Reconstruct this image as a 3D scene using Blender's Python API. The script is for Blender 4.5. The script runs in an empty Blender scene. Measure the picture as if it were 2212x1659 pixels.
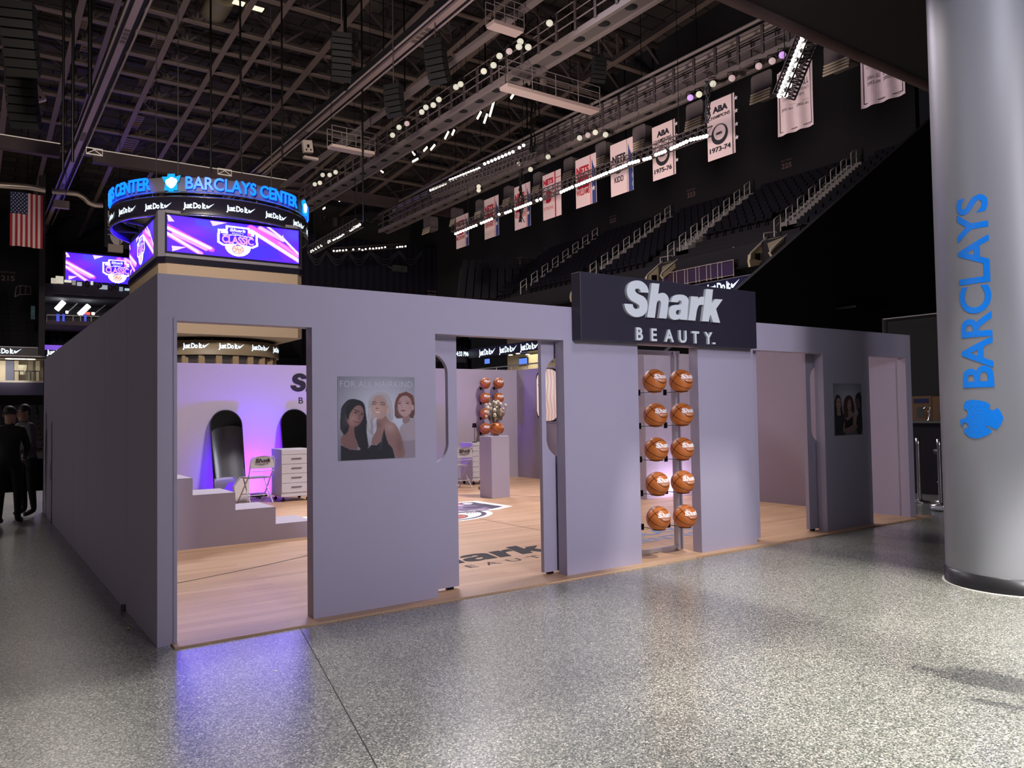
import bpy, math, random
import numpy as np
from mathutils import Vector, Matrix
from mathutils.geometry import tessellate_polygon
random.seed(7); np.random.seed(7)
SC = bpy.context.scene
COL = SC.collection
PI = math.pi

# ------------------------------------------------------------------ camera
CF, CYAW, CPIT, CROL = 1687.53, math.radians(55.0086), math.radians(2.033), math.radians(-.8763)
CAM = Vector((-1.0342, -5.5483, 1.5))
_fw = Vector((math.cos(CPIT)*math.cos(CYAW), math.cos(CPIT)*math.sin(CYAW), math.sin(CPIT)))
_rt = Vector((math.sin(CYAW), -math.cos(CYAW), 0)); _up = _rt.cross(_fw)
_r2 = _rt*math.cos(CROL)+_up*math.sin(CROL); _u2 = -_rt*math.sin(CROL)+_up*math.cos(CROL)
cam = bpy.data.cameras.new('camera'); camo = bpy.data.objects.new('camera', cam); COL.objects.link(camo)
cam.sensor_width = 36; cam.lens = CF/2212*36; cam.clip_end = 400; cam.clip_start = .05
M = Matrix((_r2, _u2, -_fw)).transposed().to_4x4(); M.translation = CAM
camo.matrix_world = M; SC.camera = camo

# ------------------------------------------------------------------ world, exposure, lights
w = bpy.data.worlds.new('world'); SC.world = w; w.use_nodes = True
w.node_tree.nodes['Background'].inputs[0].default_value = (.55, .5, .62, 1)
w.node_tree.nodes['Background'].inputs[1].default_value = .010
SC.view_settings.view_transform = 'Standard'; SC.view_settings.look = 'None'
SC.view_settings.exposure = 0.0; SC.view_settings.gamma = 1
try: SC.view_settings.use_curve_mapping = False
except Exception: pass
cy = SC.cycles
cy.use_denoising = True; cy.max_bounces = 5; cy.diffuse_bounces = 3; cy.glossy_bounces = 3
cy.transmission_bounces = 4; cy.transparent_max_bounces = 8; cy.caustics_reflective = False; cy.caustics_refractive = False
cy.sample_clamp_indirect = 3.0; cy.sample_clamp_direct = 0; cy.blur_glossy = .5
cy.use_adaptive_sampling = True; cy.adaptive_threshold = .02

def aim(o, tgt):
    d = Vector(tgt)-o.location
    o.rotation_euler = d.to_track_quat('-Z', 'Y').to_euler()
def area(name, loc, tgt, size, power, col, size_y=None, spread=180):
    l = bpy.data.lights.new(name, 'AREA'); l.energy = power; l.color = col; l.size = size
    if size_y: l.shape = 'RECTANGLE'; l.size_y = size_y
    l.spread = math.radians(spread)
    o = bpy.data.objects.new(name, l); COL.objects.link(o); o.location = loc; aim(o, tgt); return o
def spot(name, loc, tgt, power, col, ang=60, blend=.4, rad=.05):
    l = bpy.data.lights.new(name, 'SPOT'); l.energy = power; l.color = col
    l.spot_size = math.radians(ang); l.spot_blend = blend; l.shadow_soft_size = rad
    o = bpy.data.objects.new(name, l); COL.objects.link(o); o.location = loc; aim(o, tgt); return o
WARM = (1, .86, .72); COOL = (.80, .80, 1); NEU = (1, .95, .9)
# concourse lighting: one track spot behind the camera, three floods in unseen boxes added to cut their light off in straight lines, and soft wall lights
spot('concourse_light', (4.7, -8.6, 4.9), (4.2, -4.4, 0), 5200, NEU, 42, .45, .035)
FLOODS = [((2.9, -6.1, 5.62), 3.9, 3.65, 430), ((.1, -3.4, 5.62), 3.0, 2.75, 260), ((5.0, -2.3, 5.62), .95, 2.7, 300)]
for p_, dx_, dy_, pw_ in FLOODS: area('cutoff_flood', p_, (p_[0], p_[1], 0), .03, pw_, (1, .96, .9), .03)
area('wall_soft_light', (1.4, -10.2, 4.3), (4.2, 0, 1.2), 1.1, 88, (.88, .83, 1), 1.1, 66)
area('wall_soft_light', (3.6, -4.2, 5.6), (5.2, 0, 1.0), 1.6, 80, (.86, .84, 1), 1.2)  # small soft fill added for the front wall
# arena area lights: wash into the open booth, added fills and a court stand-in
area('arena_fill', (13, 22, 17), (5, 4, 0), 6, 2400, (.95, .86, 1), 6)
area('arena_fill', (8.5, 1.2, 13), (4.5, 6.5, 0), 1.5, 400, (1, .88, .86), 1.5, 70)
area('arena_fill', (-4, 4, 17), (10, 36, 9), 4, 1500, (1, .87, .74), 4, 60)  # fill added to lift the scoreboard casing
area('arena_fill', (-16, 9, 9), (0, 5, 1), 2, 330, (1, .84, .88), 2)  # weak fill added for the outer left booth wall
spot('concourse_light', (2.6, -7.4, 5.3), (6.1, -2.6, 2.6), 420, NEU, 40, .6, .2)  # fill spot added to brighten the pillar
area('arena_fill', (2, 20, 16), (5, 2, 0), 3, 1500, (1, .9, .85), 3)
area('arena_fill', (9, 16, 7), (25.6, 25, 14), 3, 800, (1, .82, .78), 3, 90)  # fill added to brighten the banners and stand rails
area('court_bounce', (10, 40, -5), (10, 40, 30), 36, 3100, (1, .80, .66), 60)  # added upward panel standing in for light off the lit court
# violet and magenta uplights against the rear booth wall, and a pinkish closet fill
area('booth_uplight', (3.28, 8.70, .10), (3.3, 9.3, 1.25), .28, 190, (.10, .006, 1), .10)
area('booth_uplight', (8.75, 3.45, .10), (8.75, 4.1, 1.2), .5, 9, (1, .72, 1), .15)  # pinkish fill added to brighten the closet wall
area('booth_uplight', (3.35, 8.6, .14), (3.4, 9.07, .62), .10, 5, (1, .0, .60), .06)
area('booth_uplight', (5.9, 8.6, .10), (5.9, 9.3, 1.4), .28, 60, (.2, .05, 1), .10)

# ------------------------------------------------------------------ backprojection of photo points onto real planes
def ray(px, py): return _fw+_r2*((px-1106)/CF)-_u2*((py-829.5)/CF)
def P(px, py, ax, v):
    d = ray(px, py); return CAM+d*((v-CAM[ax])/d[ax])
def RP(px, py, z0=30., s=.085, y0=30.):            # point on the gently falling roof plane z = z0 - s (Y - y0)
    d = ray(px, py); t = (z0-s*(CAM.y-y0)-CAM.z)/(d.z+s*d.y); return CAM+d*t

# ------------------------------------------------------------------ materials
MATS = {}
def srgb(*c):
    return tuple(((x/255)/12.92 if x/255 <= .04045 else ((x/255+.055)/1.055)**2.4) for x in c)
def mat(name, col, rough=.6, metal=0., emit=None, es=1., bump=0., bscale=40., var=.0, vscale=3., spec=.5, alpha=1., trans=0.):
    if name in MATS: return MATS[name]
    m = bpy.data.materials.new(name); m.use_nodes = True; nt = m.node_tree; b = nt.nodes['Principled BSDF']
    b.inputs['Base Color'].default_value = (*col, 1); b.inputs['Roughness'].default_value = rough
    b.inputs['Metallic'].default_value = metal; b.inputs['Specular IOR Level'].default_value = spec
    b.inputs['Alpha'].default_value = alpha; b.inputs['Transmission Weight'].default_value = trans
    if emit:
        b.inputs['Emission Color'].default_value = (*emit, 1); b.inputs['Emission Strength'].default_value = es
        m.cycles.emission_sampling = 'NONE'
    tc = None
    if var or bump:
        tc = nt.nodes.new('ShaderNodeTexCoord')
    if var:
        n = nt.nodes.new('ShaderNodeTexNoise'); n.inputs['Scale'].default_value = vscale; n.inputs['Detail'].default_value = 4
        nt.links.new(tc.outputs['Object'], n.inputs['Vector'])
        mx = nt.nodes.new('ShaderNodeMix'); mx.data_type = 'RGBA'
        mx.inputs['A'].default_value = (*[c*(1-var) for c in col], 1); mx.inputs['B'].default_value = (*[min(1, c*(1+var)) for c in col], 1)
        nt.links.new(n.outputs['Fac'], mx.inputs['Factor']); nt.links.new(mx.outputs['Result'], b.inputs['Base Color'])
    if bump:
        n = nt.nodes.new('ShaderNodeTexNoise'); n.inputs['Scale'].default_value = bscale; n.inputs['Detail'].default_value = 5
        nt.links.new(tc.outputs['Object'], n.inputs['Vector'])
        bp = nt.nodes.new('ShaderNodeBump'); bp.inputs['Strength'].default_value = bump; bp.inputs['Distance'].default_value = .01
        nt.links.new(n.outputs['Fac'], bp.inputs['Height']); nt.links.new(bp.outputs['Normal'], b.inputs['Normal'])
    MATS[name] = m; return m
def attr_mat(name, emit=0., rough=.5, hdr=(1, 1, 1)):
    if name in MATS: return MATS[name]
    m = bpy.data.materials.new(name); m.use_nodes = True; nt = m.node_tree; b = nt.nodes['Principled BSDF']
    a = nt.nodes.new('ShaderNodeVertexColor'); a.layer_name = 'print'
    b.inputs['Roughness'].default_value = rough
    if emit:
        b.inputs['Base Color'].default_value = (.01, .01, .01, 1)
        vm = nt.nodes.new('ShaderNodeVectorMath'); vm.operation = 'MULTIPLY'; vm.inputs[1].default_value = hdr
        nt.links.new(a.outputs['Color'], vm.inputs[0]); nt.links.new(vm.outputs[0], b.inputs['Emission Color']); b.inputs['Emission Strength'].default_value = emit
        m.cycles.emission_sampling = 'NONE'
    else: nt.links.new(a.outputs['Color'], b.inputs['Base Color'])
    MATS[name] = m; return m

# ------------------------------------------------------------------ mesh builder
def unit(v): v = Vector(v); return v.normalized()
class MB:
    def __init__(s): s.v = []; s.f = []; s.sm = []
    def add(s, vs, fs, smooth=False):
        n = len(s.v); s.v += [tuple(p) for p in vs]; s.f += [tuple(i+n for i in f) for f in fs]; s.sm += [smooth]*len(fs); return s
    def box(s, x0, x1, y0, y1, z0, z1):
        s.add([(x0, y0, z0), (x1, y0, z0), (x1, y1, z0), (x0, y1, z0), (x0, y0, z1), (x1, y0, z1), (x1, y1, z1), (x0, y1, z1)],
              [(3, 2, 1, 0), (4, 5, 6, 7), (0, 1, 5, 4), (1, 2, 6, 5), (2, 3, 7, 6), (3, 0, 4, 7)]); return s
    def rbox(s, x0, x1, y0, y1, z0, z1, r=.01, n=3, ax=2):          # box with rounded vertical (ax) edges
        pts = []
        lim = [(x0, x1), (y0, y1), (z0, z1)]; a, b = [(1, 2), (0, 2), (0, 1)][ax]
        for cx, cy_, a0 in ((lim[a][1]-r, lim[b][1]-r, 0), (lim[a][0]+r, lim[b][1]-r, 90), (lim[a][0]+r, lim[b][0]+r, 180), (lim[a][1]-r, lim[b][0]+r, 270)):
            for k in range(n+1):
                t = math.radians(a0+90*k/n); pts.append((cx+r*math.cos(t), cy_+r*math.sin(t)))
        def mp(u, v, w_):
            q = [0, 0, 0]; q[a] = u; q[b] = v; q[ax] = w_; return tuple(q)
        s.prism(pts, mp, lim[ax][0], lim[ax][1]); return s
    def obox(s, c, ax, hs):
        c = Vector(c); a = [Vector(x)*h for x, h in zip(ax, hs)]
        vs = [c+a[0]*i+a[1]*j+a[2]*k for k in (-1, 1) for j in (-1, 1) for i in (-1, 1)]
        s.add(vs, [(0, 2, 3, 1), (4, 5, 7, 6), (0, 1, 5, 4), (1, 3, 7, 5), (3, 2, 6, 7), (2, 0, 4, 6)]); return s
    def bar(s, p, q, w_, h, up=(0, 0, 1)):
        p, q = Vector(p), Vector(q); d = (q-p)
        if d.length < 1e-6: return s
        t = d.normalized(); up = Vector(up)
        if abs(t.dot(up)) > .98: up = Vector((0, 1, 0))
        sd = t.cross(up).normalized(); u = sd.cross(t)
        return s.obox((p+q)/2, (t, sd, u), (d.length/2, w_/2, h/2))
    def tube(s, pts, r, n=8, closed=False):
        pts = [Vector(p) for p in pts]; N = len(pts); rings = []
        prev = None
        for i, p in enumerate(pts):
            a = pts[i-1] if (i or closed) else p; b = pts[(i+1) % N] if (i < N-1 or closed) else p
            t = (b-a).normalized()
            if prev is None:
                u = t.cross(Vector((0, 0, 1)));
                if u.length < .1: u = t.cross(Vector((1, 0, 0)))
            else: u = prev-t*prev.dot(t)
            u.normalize(); prev = u; v = t.cross(u)
            rr = r[i] if isinstance(r, (list, tuple)) else r
            rings.append([p+u*rr*math.cos(2*PI*k/n)+v*rr*math.sin(2*PI*k/n) for k in range(n)])
        vs = [x for R in rings for x in R]; fs = []
        for i in range(N if closed else N-1):
            j = (i+1) % N
            for k in range(n): fs.append((i*n+k, i*n+(k+1) % n, j*n+(k+1) % n, j*n+k))
        s.add(vs, fs, True)
        if not closed: s.add(rings[0], [tuple(range(n))[::-1]]); s.add(rings[-1], [tuple(range(n))])
        return s
    def lathe(s, prof, c=(0, 0, 0), n=24, a0=0, a1=2*PI, axes=((1, 0, 0), (0, 1, 0), (0, 0, 1)), smooth=True):
        c = Vector(c); X, Y, Z = [Vector(a) for a in axes]; full = abs(a1-a0-2*PI) < 1e-6; m = n if full else n+1
        vs = [c+X*(r*math.cos(a0+(a1-a0)*k/n))+Y*(r*math.sin(a0+(a1-a0)*k/n))+Z*z for r, z in prof for k in range(m)]
        fs = [(i*m+k, i*m+(k+1) % m, (i+1)*m+(k+1) % m, (i+1)*m+k) for i in range(len(prof)-1) for k in range(n)]
        s.add(vs, fs, smooth); return s
    def sphere(s, c, r, n=16, m=10, sc=(1, 1, 1)):
        prof = [(math.sin(PI*i/m), -math.cos(PI*i/m)) for i in range(m+1)]
        c = Vector(c)
        vs = [(c.x+r*sc[0]*a*math.cos(2*PI*k/n), c.y+r*sc[1]*a*math.sin(2*PI*k/n), c.z+r*sc[2]*z) for a, z in prof for k in range(n)]
        s.add(vs, [(i*n+k, i*n+(k+1) % n, (i+1)*n+(k+1) % n, (i+1)*n+k) for i in range(m) for k in range(n)], True); return s
    def prism(s, loops, mp, w0, w1, smooth_side=False):
        if not isinstance(loops[0][0], (tuple, list)): loops = [loops]
        flat = [p for L in loops for p in L]
        tri = tessellate_polygon([[Vector((p[0], p[1], 0)) for p in L] for L in loops])
        n = len(flat)
        vs = [mp(p[0], p[1], w0) for p in flat]+[mp(p[0], p[1], w1) for p in flat]
        fs = []
        for t in tri:
            a, b, c = [flat[i] for i in t]
            if (b[0]-a[0])*(c[1]-a[1])-(b[1]-a[1])*(c[0]-a[0]) < 0: t = t[::-1]
            fs.append(tuple(i+n for i in t)); fs.append(tuple(t[::-1]))
        s.add(vs, fs)
        sf = []; o = 0
        for L in loops:
            k = len(L)
            for i in range(k): sf.append((o+i, o+(i+1) % k, n+o+(i+1) % k, n+o+i))
            o += k
        s.add(vs, sf, smooth_side); return s
    def flat(s, loops, mp, w0=0):
        if not isinstance(loops[0][0], (tuple, list)): loops = [loops]
        fl = [p for L in loops for p in L]
        tri = tessellate_polygon([[Vector((p[0], p[1], 0)) for p in L] for L in loops])
        fs = []
        for t in tri:
            a, b, c = [fl[i] for i in t]
            fs.append(tuple(t) if (b[0]-a[0])*(c[1]-a[1])-(b[1]-a[1])*(c[0]-a[0]) > 0 else tuple(t[::-1]))
        s.add([mp(p[0], p[1], w0) for p in fl], fs); return s
    def build(s, name, m, parent=None, bevel=0, fixn=False):
        me = bpy.data.meshes.new(name); me.from_pydata(s.v, [], s.f); me.update()
        me.polygons.foreach_set('use_smooth', s.sm); me.materials.append(m)
        o = bpy.data.objects.new(name, me); COL.objects.link(o)
        if fixn:
            import bmesh
            b = bmesh.new(); b.from_mesh(me); bmesh.ops.recalc_face_normals(b, faces=b.faces); b.to_mesh(me); b.free()
        if bevel:
            md = o.modifiers.new('bevel', 'BEVEL'); md.width = bevel; md.segments = 2; md.limit_method = 'ANGLE'
        if parent: o.parent = parent; o.matrix_parent_inverse = Matrix.Translation(-parent.location) if parent.type == 'EMPTY' or parent.location.length else Matrix()
        return o
def tag(o, label=None, cat=None, group=None, kind=None):
    if label: o['label'] = label
    if cat: o['category'] = cat
    if group: o['group'] = group
    if kind: o['kind'] = kind
    return o
def empty(name, loc, label=None, cat=None, group=None, kind=None):
    o = bpy.data.objects.new(name, None); COL.objects.link(o); o.location = loc; o.empty_display_size = .1
    return tag(o, label, cat, group, kind)
def struct(o, label=None): return tag(o, label, None, None, 'structure')
def kids(o): return [c for c in bpy.data.objects if c.parent == o]
def copy_tree(o, delta, label=None, group=None, parent=None, tree=None):
    if tree is None:
        tree = {}
        for c in bpy.data.objects:
            if c.parent: tree.setdefault(c.parent, []).append(c)
    c = o.copy(); COL.objects.link(c)
    if parent: c.parent = parent; c.matrix_parent_inverse = o.matrix_parent_inverse.copy()
    else: c.location = o.location+Vector(delta)
    if label: c['label'] = label
    if group: c['group'] = group
    for ch in tree.get(o, []): copy_tree(ch, None, None, None, c, tree)
    return c

_ONES = ['', 'first', 'second', 'third', 'fourth', 'fifth', 'sixth', 'seventh', 'eighth', 'ninth', 'tenth', 'eleventh', 'twelfth', 'thirteenth', 'fourteenth', 'fifteenth', 'sixteenth', 'seventeenth', 'eighteenth', 'nineteenth']
_TENS = ['', '', 'twenty', 'thirty', 'forty', 'fifty', 'sixty', 'seventy', 'eighty', 'ninety']
def nth(n):
    if n < 20: return _ONES[n]
    t, o = divmod(n, 10)
    return _TENS[t]+'-'+_ONES[o] if o else _TENS[t][:-1]+'ieth'
def densify(vs, fs, L):                                           # split long faces so print can follow a curved surface
    import bmesh
    me = bpy.data.meshes.new('d'); me.from_pydata([tuple(v) for v in vs], [], fs); b = bmesh.new(); b.from_mesh(me)
    bmesh.ops.triangulate(b, faces=b.faces[:])
    for _ in range(8):
        e = [e for e in b.edges if e.calc_length() > L]
        if not e: break
        bmesh.ops.subdivide_edges(b, edges=e, cuts=1); bmesh.ops.triangulate(b, faces=b.faces[:])
    b.verts.index_update(); v = np.array([x.co[:] for x in b.verts]); f = [tuple(x.index for x in q.verts) for q in b.faces]
    b.free(); bpy.data.meshes.remove(me); return v, f
# planar mappings (u right, v up, w towards the viewer)
def face_my(x0, y0, z0, s=1.): return lambda u, v, w_: (x0+u*s, y0-w_, z0+v*s)         # faces -Y
def face_mx(x0, y0, z0, s=1.): return lambda u, v, w_: (x0-w_, y0-u*s, z0+v*s)         # faces -X
def face_up(x0, y0, z0, s=1., t=1.): return lambda u, v, w_: (x0+u*s, y0+v*s*t, z0+w_)

# ------------------------------------------------------------------ lettering
_tc = {}
def txt(sv, bold=0., spacing=1., sx=1., shear=0., align='LEFT', res=4):
    k = (sv, bold, spacing, res)
    if k not in _tc:
        c = bpy.data.curves.new('t', 'FONT'); c.body = sv; c.size = 1; c.offset = bold; c.space_character = spacing
        c.resolution_u = res; c.extrude = 0; c.fill_mode = 'FRONT'
        o = bpy.data.objects.new('t', c); COL.objects.link(o)
        me = o.to_mesh(); vs = np.array([v.co[:] for v in me.vertices]); fs = [tuple(p.vertices) for p in me.polygons]
        o.to_mesh_clear(); bpy.data.objects.remove(o); bpy.data.curves.remove(c)
        vs[:, 1] /= .729                                         # cap height = 1
        vs[:, 0] /= .729
        _tc[k] = (vs, fs)
    vs, fs = _tc[k]; v = vs.copy(); v[:, 0] = v[:, 0]*sx+v[:, 1]*shear
    x0, x1 = v[:, 0].min(), v[:, 0].max()
    if align == 'CENTER': v[:, 0] -= (x0+x1)/2
    elif align == 'LEFT': v[:, 0] -= x0
    else: v[:, 0] -= x1
    return v, fs
def lay(mb, tv, mp, h=1., u0=0., v0=0., w0=0., thick=0., fit=None):
    v, fs = tv; sx = h
    if fit: sx = fit/(v[:, 0].max()-v[:, 0].min())
    f = [mp(u0+a*sx, v0+b*h, w0+thick) for a, b, _ in v]
    mb.add(f, fs)
    if thick:
        from collections import Counter
        bk = [mp(u0+a*sx, v0+b*h, w0) for a, b, _ in v]
        e = Counter()
        for q in fs:
            for i in range(len(q)): e[frozenset((q[i], q[(i+1) % len(q)]))] += 1
        n = len(f); side = []
        for q in fs:
            for i in range(len(q)):
                a, b = q[i], q[(i+1) % len(q)]
                if e[frozenset((a, b))] == 1: side.append((b, a, a+n, b+n))
        mb.add(f+bk, side)
    return mb

# heavy slab-like wordmark, traced; unit: cap height about 1
_SH = {'S': [[(675,278),(668,215),(650,165),(615,120),(575,85),(530,62),(475,52),(420,55),(365,75),(320,110),(290,155),(277,205),(275,260),(285,320),(310,370),(350,415),(400,445),(450,470),(490,495),(510,520),(508,550),(490,570),(460,577),(425,572),(400,550),(388,520),(385,488),(228,478),(240,540),(262,595),(300,650),(350,690),(400,715),(455,727),(515,720),(570,700),(610,665),(640,620),(655,560),(658,500),(645,430),(620,385),(580,345),(530,320),(480,298),(445,270),(427,240),(430,215),(450,202),(480,200),(510,215),(525,240),(530,270)]],
 'h': [[(735,100),(875,112),(850,315),(880,290),(925,278),(970,285),(1015,320),(1042,370),(1048,420),(1040,480),(1005,752),(868,742),(905,480),(900,445),(880,420),(855,418),(832,450),(822,490),(790,738),(650,728)]],
 'a': [[(1082,445),(1100,390),(1135,340),(1190,315),(1250,310),(1320,318),(1370,345),(1400,380),(1412,430),(1405,500),(1382,778),(1250,768),(1252,745),(1215,768),(1160,778),(1110,765),(1070,735),(1048,680),(1045,620),(1060,560),(1095,520),(1150,502),(1225,498),(1270,490),(1285,465),(1280,435),(1260,418),(1235,420),(1215,455)],
       [(1270,590),(1215,592),(1185,610),(1175,645),(1190,678),(1220,688),(1250,672),(1265,640)]],
 'r': [[(1457,342),(1587,352),(1578,410),(1610,370),(1650,350),(1700,355),(1690,505),(1640,495),(1600,510),(1575,560),(1560,620),(1535,790),(1405,780),(1430,600)]],
 'k': [[(1733,208),(1860,218),(1830,490),(1905,392),(2037,402),(1915,575),(1990,830),(1860,818),(1815,680),(1795,715),(1782,808),(1658,800)]]}
_SG = {}
for _k, _L in _SH.items():
    _SG[_k] = [[(lambda q: (q.x, q.z))(P(1320+x/8.5077, 600+y/8.5077, 1, -.15)) for x, y in L] for L in _L]
_bx = min(p[0] for L in _SG['S'] for p in L); _by = min(p[1] for p in _SG['h'][0]); _hh = max(p[1] for p in _SG['S'][0])-_by
SHARK = {k: [[((x-_bx)/_hh, (z-_by)/_hh) for x, z in L] for L in LL] for k, LL in _SG.items()}
SHARK_W = max(p[0] for p in SHARK['k'][0]); SHARK_ORG = (_bx, _by, _hh)
def shark(mb, mp, h, u0=0., v0=0., w0=0., thick=0.):
    for LL in SHARK.values():
        L2 = [[(u0+x*h, v0+y*h) for x, y in L] for L in LL]
        if thick: mb.prism(L2, mp, w0, w0+thick)
        else: mb.flat(L2, mp, w0)
    return mb
SWOOSH = [(0, .42), (.06, .16), (.22, .03), (.42, .10), (1.35, .98), (.50, .50), (.34, .44), (.24, .50), (.22, .66), (.10, .60)]
def jdi(mb, mp, h, u0=0., v0=0., w0=0.):                          # three-word slogan and tick, centred on u0
    t = txt('Just Do It.', .035, .86, .78, 0, 'LEFT', 2); wt = t[0][:, 0].max()
    tot = wt+1.3; a = u0-tot/2*h
    lay(mb, t, mp, h, a, v0, w0)
    mb.flat([[(a+(wt+.0+x)*h, v0+y*h) for x, y in SWOOSH]], mp, w0); return mb
EAGLE = [(228,1365),(240,1345),(270,1337),(320,1340),(360,1350),(388,1368),(375,1388),(400,1402),(430,1385),(450,1412),(465,1450),(445,1490),(425,1515),(403,1508),(378,1495),(355,1493),(400,1525),(375,1545),(340,1560),(300,1570),(260,1560),(232,1535),(230,1505),(258,1508),(252,1482),(235,1470),(222,1480),(218,1500),(208,1478),(205,1455),(225,1450),(243,1440),(252,1418),(244,1396),(228,1392)]

# ------------------------------------------------------------------ printed pictures (flat colour grids)
def inpoly(X, Y, poly):
    r = np.zeros(X.shape, bool); n = len(poly); j = n-1
    for i in range(n):
        xi, yi = poly[i]; xj, yj = poly[j]
        if yi != yj:
            c = ((yi > Y) != (yj > Y)) & (X < (xj-xi)*(Y-yi)/(yj-yi)+xi); r ^= c
        j = i
    return r
def blur(a, k):
    for _ in range(int(k)):
        p = np.pad(a, 1, mode='edge'); a = (p[1:-1, 1:-1]*2+p[:-2, 1:-1]+p[2:, 1:-1]+p[1:-1, :-2]+p[1:-1, 2:])/6
    return a
def smoothp(pts, n=2):
    for _ in range(n):
        q = []
        for i in range(len(pts)):
            a, b = pts[i], pts[(i+1) % len(pts)]
            q += [(a[0]*.75+b[0]*.25, a[1]*.75+b[1]*.25), (a[0]*.25+b[0]*.75, a[1]*.25+b[1]*.75)]
        pts = q
    return pts
class Pic:                                                       # image space 0..W, 0..H, y down
    def __init__(s, W, H, nx, ny, bg=(0, 0, 0)):
        s.W, s.H, s.nx, s.ny = W, H, nx, ny
        xs = (np.arange(nx)+.5)/nx*W; ys = (np.arange(ny)+.5)/ny*H; s.X, s.Y = np.meshgrid(xs, ys)
        s.C = np.ones((ny, nx, 3))*np.array(bg)
    def blend(s, m, col): s.C = s.C*(1-m[..., None])+np.array(col)*m[..., None]
    def poly(s, pts, col, soft=1, sm=0, a=1.):
        if sm: pts = smoothp(pts, sm)
        s.blend(blur(inpoly(s.X, s.Y, pts).astype(float), soft)*a, srgb(*col))
    def ell(s, cx, cy_, rx, ry, col, soft=1, a=1., rot=0.):
        c, sn = math.cos(rot), math.sin(rot); dx, dy = s.X-cx, s.Y-cy_
        d = ((dx*c+dy*sn)/rx)**2+((-dx*sn+dy*c)/ry)**2
        s.blend(blur((d < 1).astype(float), soft)*a, srgb(*col))
    def glow(s, cx, cy_, rx, ry, col, a=1., p=1.):
        d = ((s.X-cx)/rx)**2+((s.Y-cy_)/ry)**2; s.blend(np.exp(-d*p)*a, srgb(*col))
    def line(s, pts, wd, col, soft=1, a=1.):
        m = np.zeros(s.X.shape)
        for (x0, y0), (x1, y1) in zip(pts[:-1], pts[1:]):
            L = max(1e-6, (x1-x0)**2+(y1-y0)**2); t = np.clip(((s.X-x0)*(x1-x0)+(s.Y-y0)*(y1-y0))/L, 0, 1)
            m = np.maximum(m, (np.hypot(s.X-x0-t*(x1-x0), s.Y-y0-t*(y1-y0)) < wd/2).astype(float))
        s.blend(blur(m, soft)*a, srgb(*col))
    def build(s, name, m, mp, parent=None, mask=None):            # mp(u,v,w): u 0..1, v 0..1 up
        nx, ny = s.nx, s.ny
        vs = [mp(i/nx, 1-j/ny, 0) for j in range(ny+1) for i in range(nx+1)]
        W1 = nx+1
        idx = [(j, i) for j in range(ny) for i in range(nx) if mask is None or mask[j, i]]
        fs = [((j+1)*W1+i, (j+1)*W1+i+1, j*W1+i+1, j*W1+i) for j, i in idx]
        me = bpy.data.meshes.new(name); me.from_pydata(vs, [], fs); me.update(); me.materials.append(m)
        at = me.color_attributes.new('print', 'FLOAT_COLOR', 'CORNER')
        cc = np.ones((len(fs), 4, 4), np.float32)
        jj = np.array([q[0] for q in idx]); ii = np.array([q[1] for q in idx]); cc[:, :, :3] = s.C[jj, ii][:, None, :]
        at.data.foreach_set('color', cc.ravel())
        o = bpy.data.objects.new(name, me); COL.objects.link(o)
        if parent: o.parent = parent; o.matrix_parent_inverse = Matrix.Translation(-parent.location)
        return o
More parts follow.
